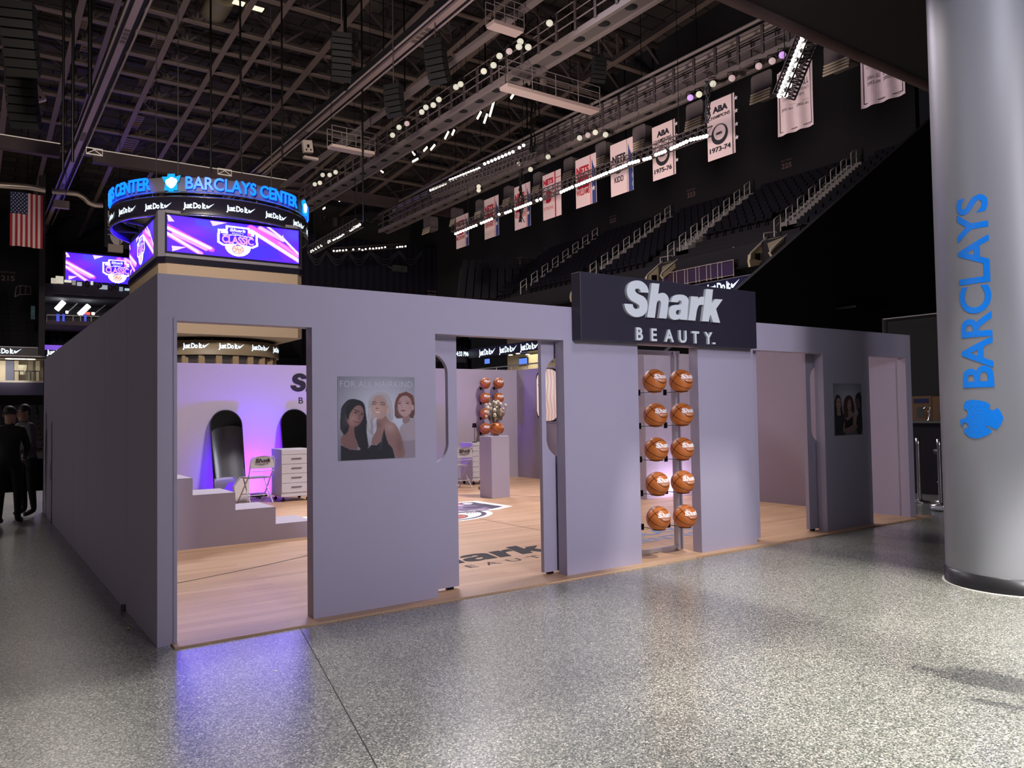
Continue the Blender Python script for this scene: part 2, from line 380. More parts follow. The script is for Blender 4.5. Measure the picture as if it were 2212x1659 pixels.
# ================================================================== SETTING: floors and booth walls
H, HO, TH, BX, BY = 2.453, 2.144, .12, 9.434, 9.2
def terrazzo():
    m = bpy.data.materials.new('terrazzo'); m.use_nodes = True; nt = m.node_tree; b = nt.nodes['Principled BSDF']; L = nt.links.new
    tc = nt.nodes.new('ShaderNodeTexCoord'); v = nt.nodes.new('ShaderNodeTexVoronoi'); v.inputs['Scale'].default_value = 150
    v2 = nt.nodes.new('ShaderNodeTexVoronoi'); v2.inputs['Scale'].default_value = 62; v2.inputs['Randomness'].default_value = 1
    L(tc.outputs['Object'], v.inputs['Vector']); L(tc.outputs['Object'], v2.inputs['Vector'])
    s = nt.nodes.new('ShaderNodeSeparateColor'); L(v.outputs['Color'], s.inputs[0])
    r = nt.nodes.new('ShaderNodeValToRGB'); r.color_ramp.interpolation = 'CONSTANT'; e = r.color_ramp.elements
    e[0].position = 0; e[0].color = (.06, .066, .057, 1); e[1].position = .22; e[1].color = (.14, .148, .128, 1)
    for p_, c in ((.5, (.21, .215, .187, 1)), (.74, (.37, .36, .31, 1)), (.93, (.60, .58, .51, 1))):
        q = e.new(p_); q.color = c
    L(s.outputs[0], r.inputs[0])
    s2 = nt.nodes.new('ShaderNodeSeparateColor'); L(v2.outputs['Color'], s2.inputs[0])
    gt = nt.nodes.new('ShaderNodeMath'); gt.operation = 'GREATER_THAN'; gt.inputs[1].default_value = .88; L(s2.outputs[1], gt.inputs[0])
    lt = nt.nodes.new('ShaderNodeMath'); lt.operation = 'LESS_THAN'; lt.inputs[1].default_value = .30; L(v2.outputs['Distance'], lt.inputs[0])
    ml = nt.nodes.new('ShaderNodeMath'); ml.operation = 'MULTIPLY'; L(gt.outputs[0], ml.inputs[0]); L(lt.outputs[0], ml.inputs[1])
    mx = nt.nodes.new('ShaderNodeMix'); mx.data_type = 'RGBA'; L(ml.outputs[0], mx.inputs['Factor']); L(r.outputs[0], mx.inputs['A']); mx.inputs['B'].default_value = (.42, .40, .36, 1)
    # control joints every 4.8 m
    L(mx.outputs['Result'], b.inputs['Base Color'])
    n = nt.nodes.new('ShaderNodeTexNoise'); n.inputs['Scale'].default_value = .9; n.inputs['Detail'].default_value = 6; L(tc.outputs['Object'], n.inputs['Vector'])
    mr = nt.nodes.new('ShaderNodeMapRange'); mr.inputs['To Min'].default_value = .30; mr.inputs['To Max'].default_value = .42; L(n.outputs['Fac'], mr.inputs['Value']); L(mr.outputs[0], b.inputs['Roughness'])
    bp = nt.nodes.new('ShaderNodeBump'); bp.inputs['Strength'].default_value = .06; bp.inputs['Distance'].default_value = .002
    n2 = nt.nodes.new('ShaderNodeTexNoise'); n2.inputs['Scale'].default_value = 30; L(tc.outputs['Object'], n2.inputs['Vector']); L(n2.outputs['Fac'], bp.inputs['Height']); L(bp.outputs['Normal'], b.inputs['Normal'])
    b.inputs['Specular IOR Level'].default_value = .6; b.inputs['Coat Weight'].default_value = .75; b.inputs['Coat Roughness'].default_value = .19; b.inputs['Coat IOR'].default_value = 1.6
    return m
def wood():
    m = bpy.data.materials.new('maple_planks'); m.use_nodes = True; nt = m.node_tree; b = nt.nodes['Principled BSDF']; L = nt.links.new
    tc = nt.nodes.new('ShaderNodeTexCoord'); br = nt.nodes.new('ShaderNodeTexBrick'); br.offset = .37; br.inputs['Scale'].default_value = 1
    br.inputs['Brick Width'].default_value = 1.9; br.inputs['Row Height'].default_value = .11; br.inputs['Mortar Size'].default_value = .0006
    br.inputs['Color1'].default_value = (.45, .275, .155, 1); br.inputs['Color2'].default_value = (.56, .37, .225, 1); br.inputs['Mortar'].default_value = (.33, .19, .10, 1)
    L(tc.outputs['Object'], br.inputs['Vector'])
    mp = nt.nodes.new('ShaderNodeMapping'); mp.inputs['Scale'].default_value = (.8, 16, 1); L(tc.outputs['Object'], mp.inputs['Vector'])
    n = nt.nodes.new('ShaderNodeTexNoise'); n.inputs['Scale'].default_value = 1.6; n.inputs['Detail'].default_value = 5; L(mp.outputs[0], n.inputs['Vector'])
    r = nt.nodes.new('ShaderNodeValToRGB'); e = r.color_ramp.elements; e[0].position = .33; e[0].color = (.80, .72, .66, 1); e[1].position = .52; e[1].color = (1, 1, 1, 1); L(n.outputs['Fac'], r.inputs[0])
    mx = nt.nodes.new('ShaderNodeMix'); mx.data_type = 'RGBA'; mx.blend_type = 'MULTIPLY'; mx.inputs['Factor'].default_value = .75
    L(br.outputs['Color'], mx.inputs['A']); L(r.outputs[0], mx.inputs['B']); L(mx.outputs['Result'], b.inputs['Base Color'])
    b.inputs['Roughness'].default_value = .38
    return m
M_TER, M_WOOD = terrazzo(), wood()
PAINT = mat('booth_paint', (.37, .342, .44), .55, bump=.05, bscale=60, var=.02, vscale=1.5)
PAINT_IN = mat('booth_paint_light', (.42, .385, .47), .55, bump=.04, bscale=60, var=.02)
M_BLK = mat('black_paint', (.012, .011, .018), .5); M_MBLK = mat('black_metal', (.008, .008, .009), .35, .6)
M_WHT = mat('white_plastic', (.50, .50, .54), .4); M_STEEL = mat('brushed_steel', (.55, .55, .56), .28, 1.)

struct(MB().box(-40, 34, -16, 13.6, -.3, 0).build('floor', M_TER))
# thin dark control joint cut across the terrazzo
j = P(672, 1400, 2, 0); k = P(815, 1659, 2, 0); d = (k-j).normalized(); jt = MB()
a0, a1 = j-d*1.2, k+d*4
jt.bar((a0.x, a0.y, .0005), (a1.x, a1.y, .0005), .006, .0012); struct(jt.build('trim_1', mat('joint', (.02, .02, .02), .6)))
struct(MB().box(.085, 9.62, -.115, 9.1, .0, .014).build('floor_court', M_WOOD))
FZ = .0145

# front wall with five openings
pts = [(0, 0), (.114, 0), (.114, HO), (1.055, HO), (1.055, 0), (2.094, 0), (2.094, HO), (3.427, HO), (3.427, 0), (4.356, 0), (4.356, HO), (5.215, HO),
       (5.215, 0), (6.112, 0), (6.112, HO), (7.423, HO), (7.423, 0), (8.414, 0), (8.414, HO), (9.299, HO), (9.299, 0), (BX, 0), (BX, H), (0, H)]
struct(MB().prism(pts, lambda u, v, w_: (u, TH-w_, v), 0, TH).build('wall_front', PAINT, bevel=.004))
struct(MB().box(.097, .121, -.008, .128, 0, HO+.02).build('trim_2', PAINT, bevel=.003))
wl = MB().box(.02, .09, TH+.001, BY, 0, H-.004)
y = TH+.002; nxt = [1.187, 2.41, 3.63, 4.85, 6.07, 7.29, 8.51, BY]
for q in nxt: wl.box(.0, .0199, y, q-.004, .001, H); y = q+.001
struct(wl.build('wall_left', PAINT))
struct(MB().box(.0, 9.434, BY-.13, BY, 0, H).build('wall_back', PAINT_IN))
struct(MB().box(9.33, BX-.001, TH+.001, BY-.131, 0, H).build('wall_right', PAINT))
cl = MB().box(8.19, 9.329, 3.80, 3.90, FZ, H).box(8.19, 8.27, 3.901, 5.3, FZ, H)
struct(cl.build('wall_closet', PAINT_IN, bevel=.003))
# narrow foot wedge and bits by the left wall
p = P(268, 1316, 2, 0)
MBw = MB().prism([(0, 0), (.10, 0), (0, .05)], lambda u, v, w_: (p.x+.02-w_, p.y+.0+u-.05, v), 0, .05)
tag(MBw.build('floor_wedge', mat('grey_metal', (.4, .4, .42), .4, .7)), 'small grey wedge under the seam of the dark booth side wall', 'wedge')
p = P(278, 1357, 2, .012)
tag(MB().sphere(p, .011, 10, 8).build('bead', mat('brass', (.6, .45, .2), .3, .8)), 'tiny brass bead lying on the floor beside the booth corner', 'bead')
for i, (x, y_, lab) in enumerate(((122, 1384, 'left of the brass bead'), (62, 1335, 'far to the left near the dark side'), (430, 1508, 'inside the violet reflection'), (595, 1449, 'near the floor joint in the violet reflection'))):
    p = P(x, y_, 2, .0005); b = MB(); pp = [(p.x+.012*math.cos(t)*random.uniform(.5, 1), p.y+.02*math.sin(t)*random.uniform(.5, 1)) for t in np.linspace(0, 2*PI, 7)[:-1]]
    b.prism(pp, lambda u, v, w_: (u, v, .0006+w_), 0, .001)
    tag(b.build('paper_scrap', M_WHT), 'tiny white paper scrap on the terrazzo '+lab, 'scrap', 'paper scraps on the floor')

# sliding doors with pill windows, hung behind the front wall
def pill(x0, x1, z0, z1, r, n=8):
    q = []
    for cx, cz, a in ((x1-r, z1-r, 0), (x0+r, z1-r, 90), (x0+r, z0+r, 180), (x1-r, z0+r, 270)):
        q += [(cx+r*math.cos(math.radians(a+90*i/n)), cz+r*math.sin(math.radians(a+90*i/n))) for i in range(n+1)]
    return q
def glass_mat(name, tint=(1, 1, 1), ior=1.45, rough=.0):
    m = bpy.data.materials.new(name); m.use_nodes = True; nt = m.node_tree; L = nt.links.new
    for n in list(nt.nodes): nt.nodes.remove(n)
    o = nt.nodes.new('ShaderNodeOutputMaterial'); t = nt.nodes.new('ShaderNodeBsdfTransparent'); t.inputs[0].default_value = (*tint, 1)
    g = nt.nodes.new('ShaderNodeBsdfGlossy'); g.inputs['Roughness'].default_value = rough; lw = nt.nodes.new('ShaderNodeLayerWeight'); lw.inputs[0].default_value = .5; pw = nt.nodes.new('ShaderNodeMath'); pw.operation = 'POWER'; pw.inputs[1].default_value = 5; L(lw.outputs['Facing'], pw.inputs[0])
    f = nt.nodes.new('ShaderNodeMath'); f.operation = 'MULTIPLY_ADD'; f.inputs[1].default_value = .9; f.inputs[2].default_value = .045; L(pw.outputs[0], f.inputs[0])
    x = nt.nodes.new('ShaderNodeMixShader'); L(f.outputs[0], x.inputs[0]); L(t.outputs[0], x.inputs[1]); L(g.outputs[0], x.inputs[2]); L(x.outputs[0], o.inputs[0]); return m
M_GLASS = glass_mat('clear_glass', (.95, .96, .97))
def sdoor(x0, x1, px0, px1, y0, lab, z0=.035, z1=2.19):
    e = empty('sliding_door', ((x0+x1)/2, y0, z0), lab, 'door', 'sliding doors with pill windows', 'thing')
    out = [(x0, z0), (x1, z0), (x1, z1), (x0, z1)]
    MB().prism([out, pill(px0, px1, 1.075, 2.0, .17)], lambda u, v, w_: (u, y0+.045-w_, v), 0, .045).build('door_leaf', PAINT, e, bevel=.002)
    MB().box(x0+.05, x0+.11, y0+.005, y0+.04, .0145, z0-.0005).box(x1-.11, x1-.05, y0+.005, y0+.04, .0145, z0-.0005).build('foot', M_MBLK, e)
    g = MB().prism(pill(px0+.0005, px1-.0005, 1.0755, 1.9995, .1695), lambda u, v, w_: (u, y0+.026-w_, v), 0, .004).build('window_pane', M_GLASS, e)
    return e
sdoor(1.60, 2.399, 1.76, 2.312, .18, 'lavender sliding door leaf at the left of the second doorway, half its pill window hidden')
sdoor(3.285, 4.08, 3.335, 3.90, .155, 'lavender sliding door leaf at the right of the second doorway showing a long pill window')
sdoor(5.53, 6.330, 5.70, 6.262, .125, 'narrow strip of sliding door at the left edge of the fourth doorway')
sdoor(7.262, 8.05, 7.345, 7.90, .130, 'lavender sliding door leaf at the right of the fourth doorway beside the narrow poster')

# projecting dark fascia sign
SX0, SX1, SY, SZ0, SZ1 = 3.53, 6.02, -.13, 2.146, 2.765
sg = empty('shop_sign', ((SX0+SX1)/2, SY, SZ0), 'wide black box sign over the ball display with raised pale lettering', 'sign')
MB().box(SX0, SX1, SY, -.002, SZ0, SZ1).build('sign_box', mat('sign_black', (.020, .017, .032), .5, bump=.03), sg, bevel=.004)
M_LET = mat('raised_letters', (.66, .72, .74), .45, bump=.02)
bx, bz, hh = SHARK_ORG
b = MB(); shark(b, lambda u, v, w_: (u, SY-.001-w_, v), hh, bx, bz, 0, .03); b.build('wordmark', M_LET, sg, bevel=.003, fixn=True)
b = MB(); q0 = P(1374.5, 734, 1, SY-.02); q1 = P(1543, 738, 1, SY-.02); zt = P(1375, 706, 1, SY-.02).z
t = txt('BEAUTY', .018, 1.0, 1.0)
xs = [P(x, 730, 1, SY-.02).x for x in (1374.5, 1407, 1436, 1467, 1495, 1522)]
for ch, x_ in zip('BEAUTY', xs): lay(b, txt(ch, .022), lambda u, v, w_: (u, SY-.001-w_, v), zt-q0.z, x_, q0.z, 0, .022)
b.build('subtitle', M_LET, sg, bevel=.002)
p_ = P(1537, 738, 1, SY); MB().box(p_.x, p_.x+.04, SY-.02, SY-.001, q0.z, q0.z+.017).build('trade_mark', M_LET, sg)

# framed glass pane of the ball display
GY = .30
gp = empty('glass_partition', (4.8, GY, FZ), 'tall clear glass pane in a slim aluminium frame behind the ball display', 'glass panel')
fr = MB()
for x0, x1, y0, y1 in ((4.20, 4.235, GY-.03, GY+.03), (5.155, 5.19, GY-.03, GY+.03), (5.205, 5.222, GY-.045, GY-.0), (4.17, 4.19, GY-.045, GY)): fr.box(x0, x1, y0, y1, FZ, 2.12)
fr.box(4.235, 5.155, GY-.02, GY+.02, FZ+.01, FZ+.045).box(4.235, 5.155, GY-.02, GY+.02, 2.07, 2.12)
fr.build('frame', mat('alu_frame', (.50, .48, .52), .35, .7), gp, bevel=.002)
MB().box(4.236, 5.154, GY-.004, GY+.004, FZ+.046, 2.069).build('pane', M_GLASS, gp)
MB().box(5.135, 5.16, GY-.034, GY-.021, FZ+.01, FZ+.05).box(5.135, 5.16, GY-.034, GY-.021, 2.075, 2.11).build('bracket', M_STEEL, gp)

# ------------------------------------------------------------------ basketballs
def ball_mat():
    m = bpy.data.materials.new('basketball_leather'); m.use_nodes = True; nt = m.node_tree; b = nt.nodes['Principled BSDF']; L = nt.links.new
    tc = nt.nodes.new('ShaderNodeTexCoord'); nm = nt.nodes.new('ShaderNodeVectorMath'); nm.operation = 'NORMALIZE'; L(tc.outputs['Object'], nm.inputs[0])
    sp = nt.nodes.new('ShaderNodeSeparateXYZ'); L(nm.outputs[0], sp.inputs[0])
    def mth(op, a, b_=None, c=None):
        n = nt.nodes.new('ShaderNodeMath'); n.operation = op
        for i, x in enumerate((a, b_, c)):
            if x is None: continue
            if isinstance(x, (int, float)): n.inputs[i].default_value = x
            else: L(x, n.inputs[i])
        return n.outputs[0]
    X, Y, Z = sp.outputs
    u = mth('MULTIPLY_ADD', Y, .78, mth('MULTIPLY', Z, .62)); v = mth('MULTIPLY_ADD', Y, .62, mth('MULTIPLY', Z, -.78))
    d1 = mth('ABSOLUTE', u); d2 = mth('ABSOLUTE', v)
    c3 = mth('ABSOLUTE', mth('SUBTRACT', mth('ABSOLUTE', v), mth('MULTIPLY_ADD', mth('MULTIPLY', X, X), .34, .46)))
    dm = mth('MINIMUM', mth('MINIMUM', d1, d2), c3)
    r = nt.nodes.new('ShaderNodeMapRange'); r.inputs['From Min'].default_value = .024; r.inputs['From Max'].default_value = .036; L(dm, r.inputs['Value'])
    mx = nt.nodes.new('ShaderNodeMix'); mx.data_type = 'RGBA'; mx.inputs['A'].default_value = (.035, .004, .003, 1); mx.inputs['B'].default_value = (.50, .145, .028, 1); L(r.outputs[0], mx.inputs['Factor']); L(mx.outputs['Result'], b.inputs['Base Color'])
    b.inputs['Roughness'].default_value = .38
    v2 = nt.nodes.new('ShaderNodeTexVoronoi'); v2.inputs['Scale'].default_value = 340; L(tc.outputs['Object'], v2.inputs['Vector'])
    bp = nt.nodes.new('ShaderNodeBump'); bp.inputs['Strength'].default_value = .25; bp.inputs['Distance'].default_value = .001; L(v2.outputs['Distance'], bp.inputs['Height']); L(bp.outputs['Normal'], b.inputs['Normal'])
    return m
M_BALL = ball_mat()
BR = .122
def sph_map(R):                                                  # print wrapped on the ball, centred on -Y, slightly above the middle
    def f(u, v, w_):
        a, e = u/BR, v/BR+.18; r = R+w_
        return (r*math.sin(a)*math.cos(e), -r*math.cos(a)*math.cos(e), r*math.sin(e))
    return f
def make_ball(parent_loc, label, group):
    me = MB().sphere((0, 0, 0), BR, 40, 28)
    o = me.build('basketball', M_BALL); o.location = parent_loc; tag(o, label, 'basketball', group)
    t = MB(); shark(t, sph_map(BR+.0012), .050, -SHARK_W*.025, .0)
    lay(t, txt('BEAUTY', .02, 1.5), sph_map(BR+.0012), .013, -.045, -.024, 0, 0, fit=.10)
    q = t.build('wordmark', mat('white_print', (.85, .85, .85), .5)); q.parent = o
    q['label'] = 'small white wordmark printed on the ball'
    return o
def make_holder(loc, wall_y, label, group):
    e = empty('ball_holder', loc, label, 'bracket', group)
    x, y, z = loc
    MB().box(x-.022, x+.022, wall_y-.012, wall_y-.0005, z-.028, z+.034).build('wall_plate', M_MBLK, e, bevel=.002)
    r = MB(); ring = [(x+.066*math.cos(t), y+.066*math.sin(t), z+.004) for t in np.linspace(0, 2*PI, 25)[:-1]]
    r.tube(ring, .0035, 6, True).tube([(x, wall_y-.01, z), (x, y+.066, z+.004)], .004, 6); r.build('ring_arm', M_MBLK, e)
    return e
rows = ['top', 'second', 'third', 'fourth', 'bottom']
hz = math.sqrt((BR+.0045)**2-.066**2)
b0 = h0 = None
for i, (pl, pr_) in enumerate((((1413.5, 823.5), (1471, 823.5)), ((1415.5, 897), (1472.5, 896)), ((1417.5, 971), (1473.5, 970)), ((1420, 1045.5), (1474.5, 1041.5)), ((1422, 1120), (1479.5, 1115.5)))):
    for s, q in enumerate((pl, pr_)):
        c = P(q[0], q[1], 1, .06); lab = 'orange basketball with white print, %s row, %s column of the display under the sign' % (rows[i], 'left' if s == 0 else 'right')
        hl = (c.x, c.y, c.z-hz-.004)
        hlab = 'black wire ball holder at the %s row, %s column under the sign' % (rows[i], 'left' if s == 0 else 'right')
        if b0 is None: b0 = make_ball(c, lab, 'basketballs in the window under the sign'); h0 = make_holder(hl, GY-.004, hlab, 'ball holders under the sign')
        else:
            copy_tree(b0, c-b0.location, lab); copy_tree(h0, Vector(hl)-h0.location, hlab)
        if s == 0 and i in (1, 3): pass
hb = None
for i, y_ in enumerate((828, 860, 893, 926)):
    for s, x_ in enumerate((1048, 1077)):
        c = P(x_, y_, 1, 8.88); side = 'left' if s == 0 else 'right'
        copy_tree(b0, c-b0.location, 'far basketball on the rear wall, %s row, %s column' % (['top', 'second', 'third', 'bottom'][i], side), 'basketballs on the rear wall')
        hl = Vector((c.x, c.y, c.z-hz-.004)); hlab = 'black holder on the rear wall, %s row, %s column' % (['top', 'second', 'third', 'bottom'][i], side)
        if hb is None: hb = make_holder(hl, 9.07, hlab, 'ball holders on the rear wall')
        else: copy_tree(hb, hl-hb.location, hlab)

# ------------------------------------------------------------------ posters
def poster1():
    p = Pic(1500, 1640, 190, 205, srgb(92, 90, 104))
    p.glow(800, 620, 900, 760, (182, 184, 198), 1); p.glow(900, 1000, 500, 500, (205, 207, 218), .5); p.glow(1150, 950, 260, 200, (190, 205, 225), .6)
    # right figure: auburn bob, pale top
    p.poly([(1090, 840), (1085, 620), (1110, 450), (1190, 340), (1320, 300), (1440, 340), (1500, 440), (1500, 850), (1380, 830), (1250, 835)], (92, 56, 50), 1, 1)
    p.poly([(1240, 790), (1390, 780), (1400, 850), (1420, 920), (1310, 960), (1250, 940)], (140, 112, 112), 1, 1)
    p.poly([(1250, 950), (1330, 945), (1440, 860), (1500, 845), (1500, 1640), (1240, 1640), (1180, 1040)], (158, 146, 156), 1)
    p.poly([(1230, 1300), (1500, 1290), (1500, 1640), (1230, 1640)], (120, 112, 126), 4, 0, .6)
    p.ell(1300, 590, 150, 215, (168, 138, 136), 1); p.glow(1270, 640, 110, 140, (190, 162, 156), .5); p.ell(1460, 620, 26, 60, (176, 148, 140), 1)
    p.poly([(1140, 560), (1160, 420), (1240, 350), (1330, 330), (1420, 400), (1440, 560), (1480, 560), (1480, 380), (1330, 290), (1180, 340), (1110, 480)], (112, 64, 52), 1)
    for x in (1190, 1355): p.ell(x, 535, 34, 13, (60, 40, 46), 1); p.line([(x-45, 500), (x, 488), (x+45, 500)], 9, (110, 76, 70), 1)
    p.line([(1240, 560), (1232, 610), (1265, 622)], 8, (130, 100, 98), 1); p.ell(1260, 682, 52, 15, (125, 72, 80), 1)
    # left figure: long dark hair
    p.poly([(45, 660), (100, 540), (190, 450), (300, 435), (420, 470), (500, 580), (530, 760), (545, 900), (535, 1100), (560, 1300), (580, 1420), (400, 1450), (300, 1150), (40, 1145)], (22, 21, 30), 1, 1)
    p.poly([(60, 640), (160, 520), (290, 480), (250, 640), (190, 760), (160, 950), (60, 1100)], (48, 50, 64), 5, 1, .55)
    p.poly([(50, 1150), (170, 1125), (230, 900), (300, 960), (300, 1150), (395, 1440), (220, 1430), (50, 1340)], (122, 88, 86), 2, 1)
    p.ell(325, 770, 150, 225, (128, 94, 92), 1, 1, .32); p.glow(280, 830, 90, 110, (172, 136, 128), .75); p.glow(330, 640, 70, 60, (158, 126, 120), .4)
    p.poly([(190, 900), (210, 740), (290, 620), (370, 560), (440, 570), (480, 650), (520, 700), (500, 520), (380, 450), (220, 500), (120, 650)], (22, 21, 30), 1, 1)
    p.line([(310, 655), (350, 665), (395, 695)], 17, (26, 20, 26), 1); p.line([(430, 725), (470, 715)], 14, (26, 20, 26), 1)
    p.ell(330, 708, 30, 14, (36, 26, 32), 1); p.ell(445, 750, 24, 13, (36, 26, 32), 1); p.line([(400, 740), (410, 820), (375, 835)], 9, (92, 62, 62), 1)
    p.line([(285, 870), (335, 895), (395, 905)], 17, (110, 58, 66), 1)
    p.poly([(45, 1335), (220, 1430), (395, 1450), (430, 1400), (620, 1420), (640, 1640), (45, 1640)], (22, 21, 30), 1)
    # middle figure: blonde waves, dark tank top
    p.poly([(575, 720), (570, 560), (600, 420), (700, 320), (820, 305), (940, 330), (1010, 440), (1050, 640), (1070, 880), (960, 900), (930, 760), (640, 820), (680, 1080), (640, 1190), (560, 1080), (525, 980), (560, 880)], (160, 156, 162), 1, 1)
    p.line([(600, 620), (610, 760), (570, 900), (600, 1040)], 26, (196, 192, 194), 3, .7); p.line([(960, 420), (1010, 600), (1040, 820)], 24, (186, 182, 184), 3, .7)
    p.line([(640, 860), (650, 980), (620, 1060), (645, 1150)], 16, (112, 106, 116), 2, .7)
    p.poly([(720, 800), (920, 760), (960, 880), (1080, 930), (1160, 1040), (1240, 1280), (1320, 1640), (1090, 1640), (990, 1420), (900, 1180), (820, 1290), (720, 1360), (620, 1360), (640, 1200), (740, 1060)], (136, 104, 100), 1, 1)
    p.glow(990, 1010, 110, 110, (176, 146, 138), .7); p.glow(1180, 1400, 80, 200, (96, 68, 72), .5); p.glow(760, 960, 70, 60, (98, 68, 68), .5)
    p.ell(790, 610, 152, 235, (172, 140, 132), 1, 1, -.08); p.glow(730, 680, 100, 120, (200, 170, 158), .6); p.ell(955, 690, 24, 56, (190, 160, 150), 1)
    p.poly([(640, 560), (650, 430), (740, 360), (860, 350), (930, 420), (945, 560), (985, 560), (960, 360), (830, 290), (690, 320), (600, 430)], (172, 166, 170), 1, 1)
    p.line([(650, 510), (700, 492), (735, 525)], 15, (70, 50, 52), 1); p.line([(800, 520), (850, 505), (900, 540)], 15, (70, 50, 52), 1)
    p.line([(650, 548), (680, 535), (712, 552)], 14, (56, 38, 44), 1); p.line([(815, 560), (850, 550), (890, 570)], 14, (56, 38, 44), 1)
    p.ell(740, 632, 34, 14, (132, 92, 88), 1); p.ell(755, 708, 78, 22, (150, 84, 88), 1, 1, .06); p.ell(755, 708, 64, 12, (226, 214, 212), 1, 1, .06)
    p.poly([(580, 1400), (620, 1355), (720, 1365), (820, 1290), (850, 1150), (880, 1030), (905, 1180), (960, 1340), (1040, 1440), (1090, 1640), (560, 1640)], (24, 24, 34), 1)
    p.line([(850, 1180), (820, 1330), (800, 1450)], 26, (66, 66, 80), 4, .6)
    return p
def bil(c):                                                      # four corners tl,tr,br,bl -> map
    c = [Vector(x) for x in c]
    return lambda u, v, w_: tuple((c[0]*(1-u)+c[1]*u)*v+(c[3]*(1-u)+c[2]*u)*(1-v))
def poster(x0, x1, z0, z1, pic, name, lab, txtcol):
    o = MB().box(x0-.002, x1+.002, -.004, -.0005, z0-.002, z1+.002).build(name, mat('paper_edge', (.30, .29, .34), .6)); tag(o, lab, 'poster')
    pic.build('picture', attr_mat('printed_paper', 0, .7), bil([(x0, -.0046, z1), (x1, -.0046, z1), (x1, -.0046, z0), (x0, -.0046, z0)]), o)
    return o
ps = poster(1.252, 1.897, 1.152, 1.785, poster1(), 'wall_poster', 'wide poster of three women, the middle one blonde and smiling, left of the second doorway', None)
b = MB(); tv = txt('FOR ALL HAIRKIND', -.012, 1.06); lay(b, tv, face_my(0, -.0052, 0), .052, 1.270, 1.705, 0, 0, fit=.607)
b.build('caption', mat('poster_text', (.50, .50, .56), .5), ps)
def poster2():
    p = Pic(840, 1470, 84, 147, srgb(86, 86, 98)); p.glow(430, 330, 420, 520, (130, 132, 148), 1); p.glow(430, 500, 420, 420, (178, 180, 192), .7)
    p.poly([(30, 1470), (20, 560), (60, 360), (130, 310), (200, 360), (240, 560), (250, 780), (330, 1000), (300, 1470)], (26, 24, 30), 1, 1)
    p.ell(140, 570, 72, 165, (150, 122, 112), 1); p.poly([(90, 720), (190, 720), (200, 910), (90, 910)], (140, 112, 104), 1)
    for x in (110, 170): p.ell(x, 520, 20, 9, (50, 34, 36), 1)
    p.line([(120, 650), (160, 650)], 14, (120, 70, 70), 1); p.poly([(200, 360), (160, 330), (90, 420), (70, 600), (60, 900), (20, 900), (20, 500), (100, 310)], (24, 22, 28), 1)
    p.poly([(20, 900), (120, 915), (280, 900), (330, 1040), (310, 1470), (20, 1470)], (36, 34, 40), 1)
    p.poly([(280, 700), (290, 520), (350, 380), (450, 320), (560, 380), (610, 600), (630, 760), (560, 900), (520, 960), (330, 1000), (290, 860)], (66, 36, 34), 1, 1)
    p.ell(455, 600, 62, 165, (150, 122, 116), 1); p.poly([(410, 760), (500, 740), (560, 860), (660, 900), (670, 1150), (560, 1340), (240, 1380), (300, 1060), (400, 930)], (140, 112, 108), 1, 1)
    p.poly([(300, 690), (320, 480), (440, 400), (520, 430), (420, 480), (390, 700), (430, 950), (340, 990)], (78, 42, 38), 1, 1)
    for x in (430, 485): p.ell(x, 560, 17, 9, (46, 30, 34), 1)
    p.line([(430, 680), (475, 682)], 13, (112, 62, 66), 1)
    p.poly([(320, 980), (400, 1060), (520, 960), (560, 930), (560, 1180), (430, 1260), (300, 1290)], (20, 20, 28), 1)
    p.poly([(640, 470), (660, 330), (740, 250), (840, 240), (840, 780), (760, 860), (690, 760), (650, 620)], (34, 30, 34), 1, 1)
    p.ell(715, 570, 62, 160, (92, 70, 70), 1, 1, -.1); p.ell(700, 500, 18, 9, (30, 20, 24), 1); p.line([(680, 640), (715, 640)], 13, (80, 44, 50), 1)
    p.poly([(740, 720), (840, 700), (840, 1470), (640, 1470), (660, 1000), (730, 860)], (30, 28, 34), 1, 1)
    p.poly([(250, 1270), (420, 1300), (600, 1180), (680, 1180), (700, 1260), (560, 1400), (260, 1420)], (120, 94, 90), 1, 1)
    return p
ps = poster(7.614, 8.220, 1.150, 1.783, poster2(), 'wall_poster', 'narrow looking poster of three dark dressed women on the pier between fourth and fifth doorways', None)
b = MB(); lay(b, txt('FOR ALL HAIRKIND', -.012, 1.06), face_my(0, -.0052, 0), .045, 7.64, 1.70, 0, 0, fit=.55); b.build('caption', mat('poster_text2', (.24, .24, .28), .5), ps)

# ================================================================== BOOTH INTERIOR
# stepped bench
st = empty('stepped_bench', (1.2, 3.76, FZ), 'mauve stepped bench descending to the right inside the first doorway', 'bench')
prof = [(.092, FZ), (2.92, FZ), (2.92, .115), (2.48, .115), (2.48, .205), (2.01, .205), (2.01, .41), (1.54, .41), (1.54, .615), (1.069, .615), (1.069, .81), (.092, .81)]
prof = [(.092, FZ), (2.48, FZ), (2.48, .205), (2.01, .205), (2.01, .41), (1.54, .41), (1.54, .615), (1.069, .615), (1.069, .81), (.092, .81)]
MB().prism(prof, lambda u, v, w_: (u, 4.42-w_, v), 0, .66).build('stepped_body', PAINT, st, bevel=.004)

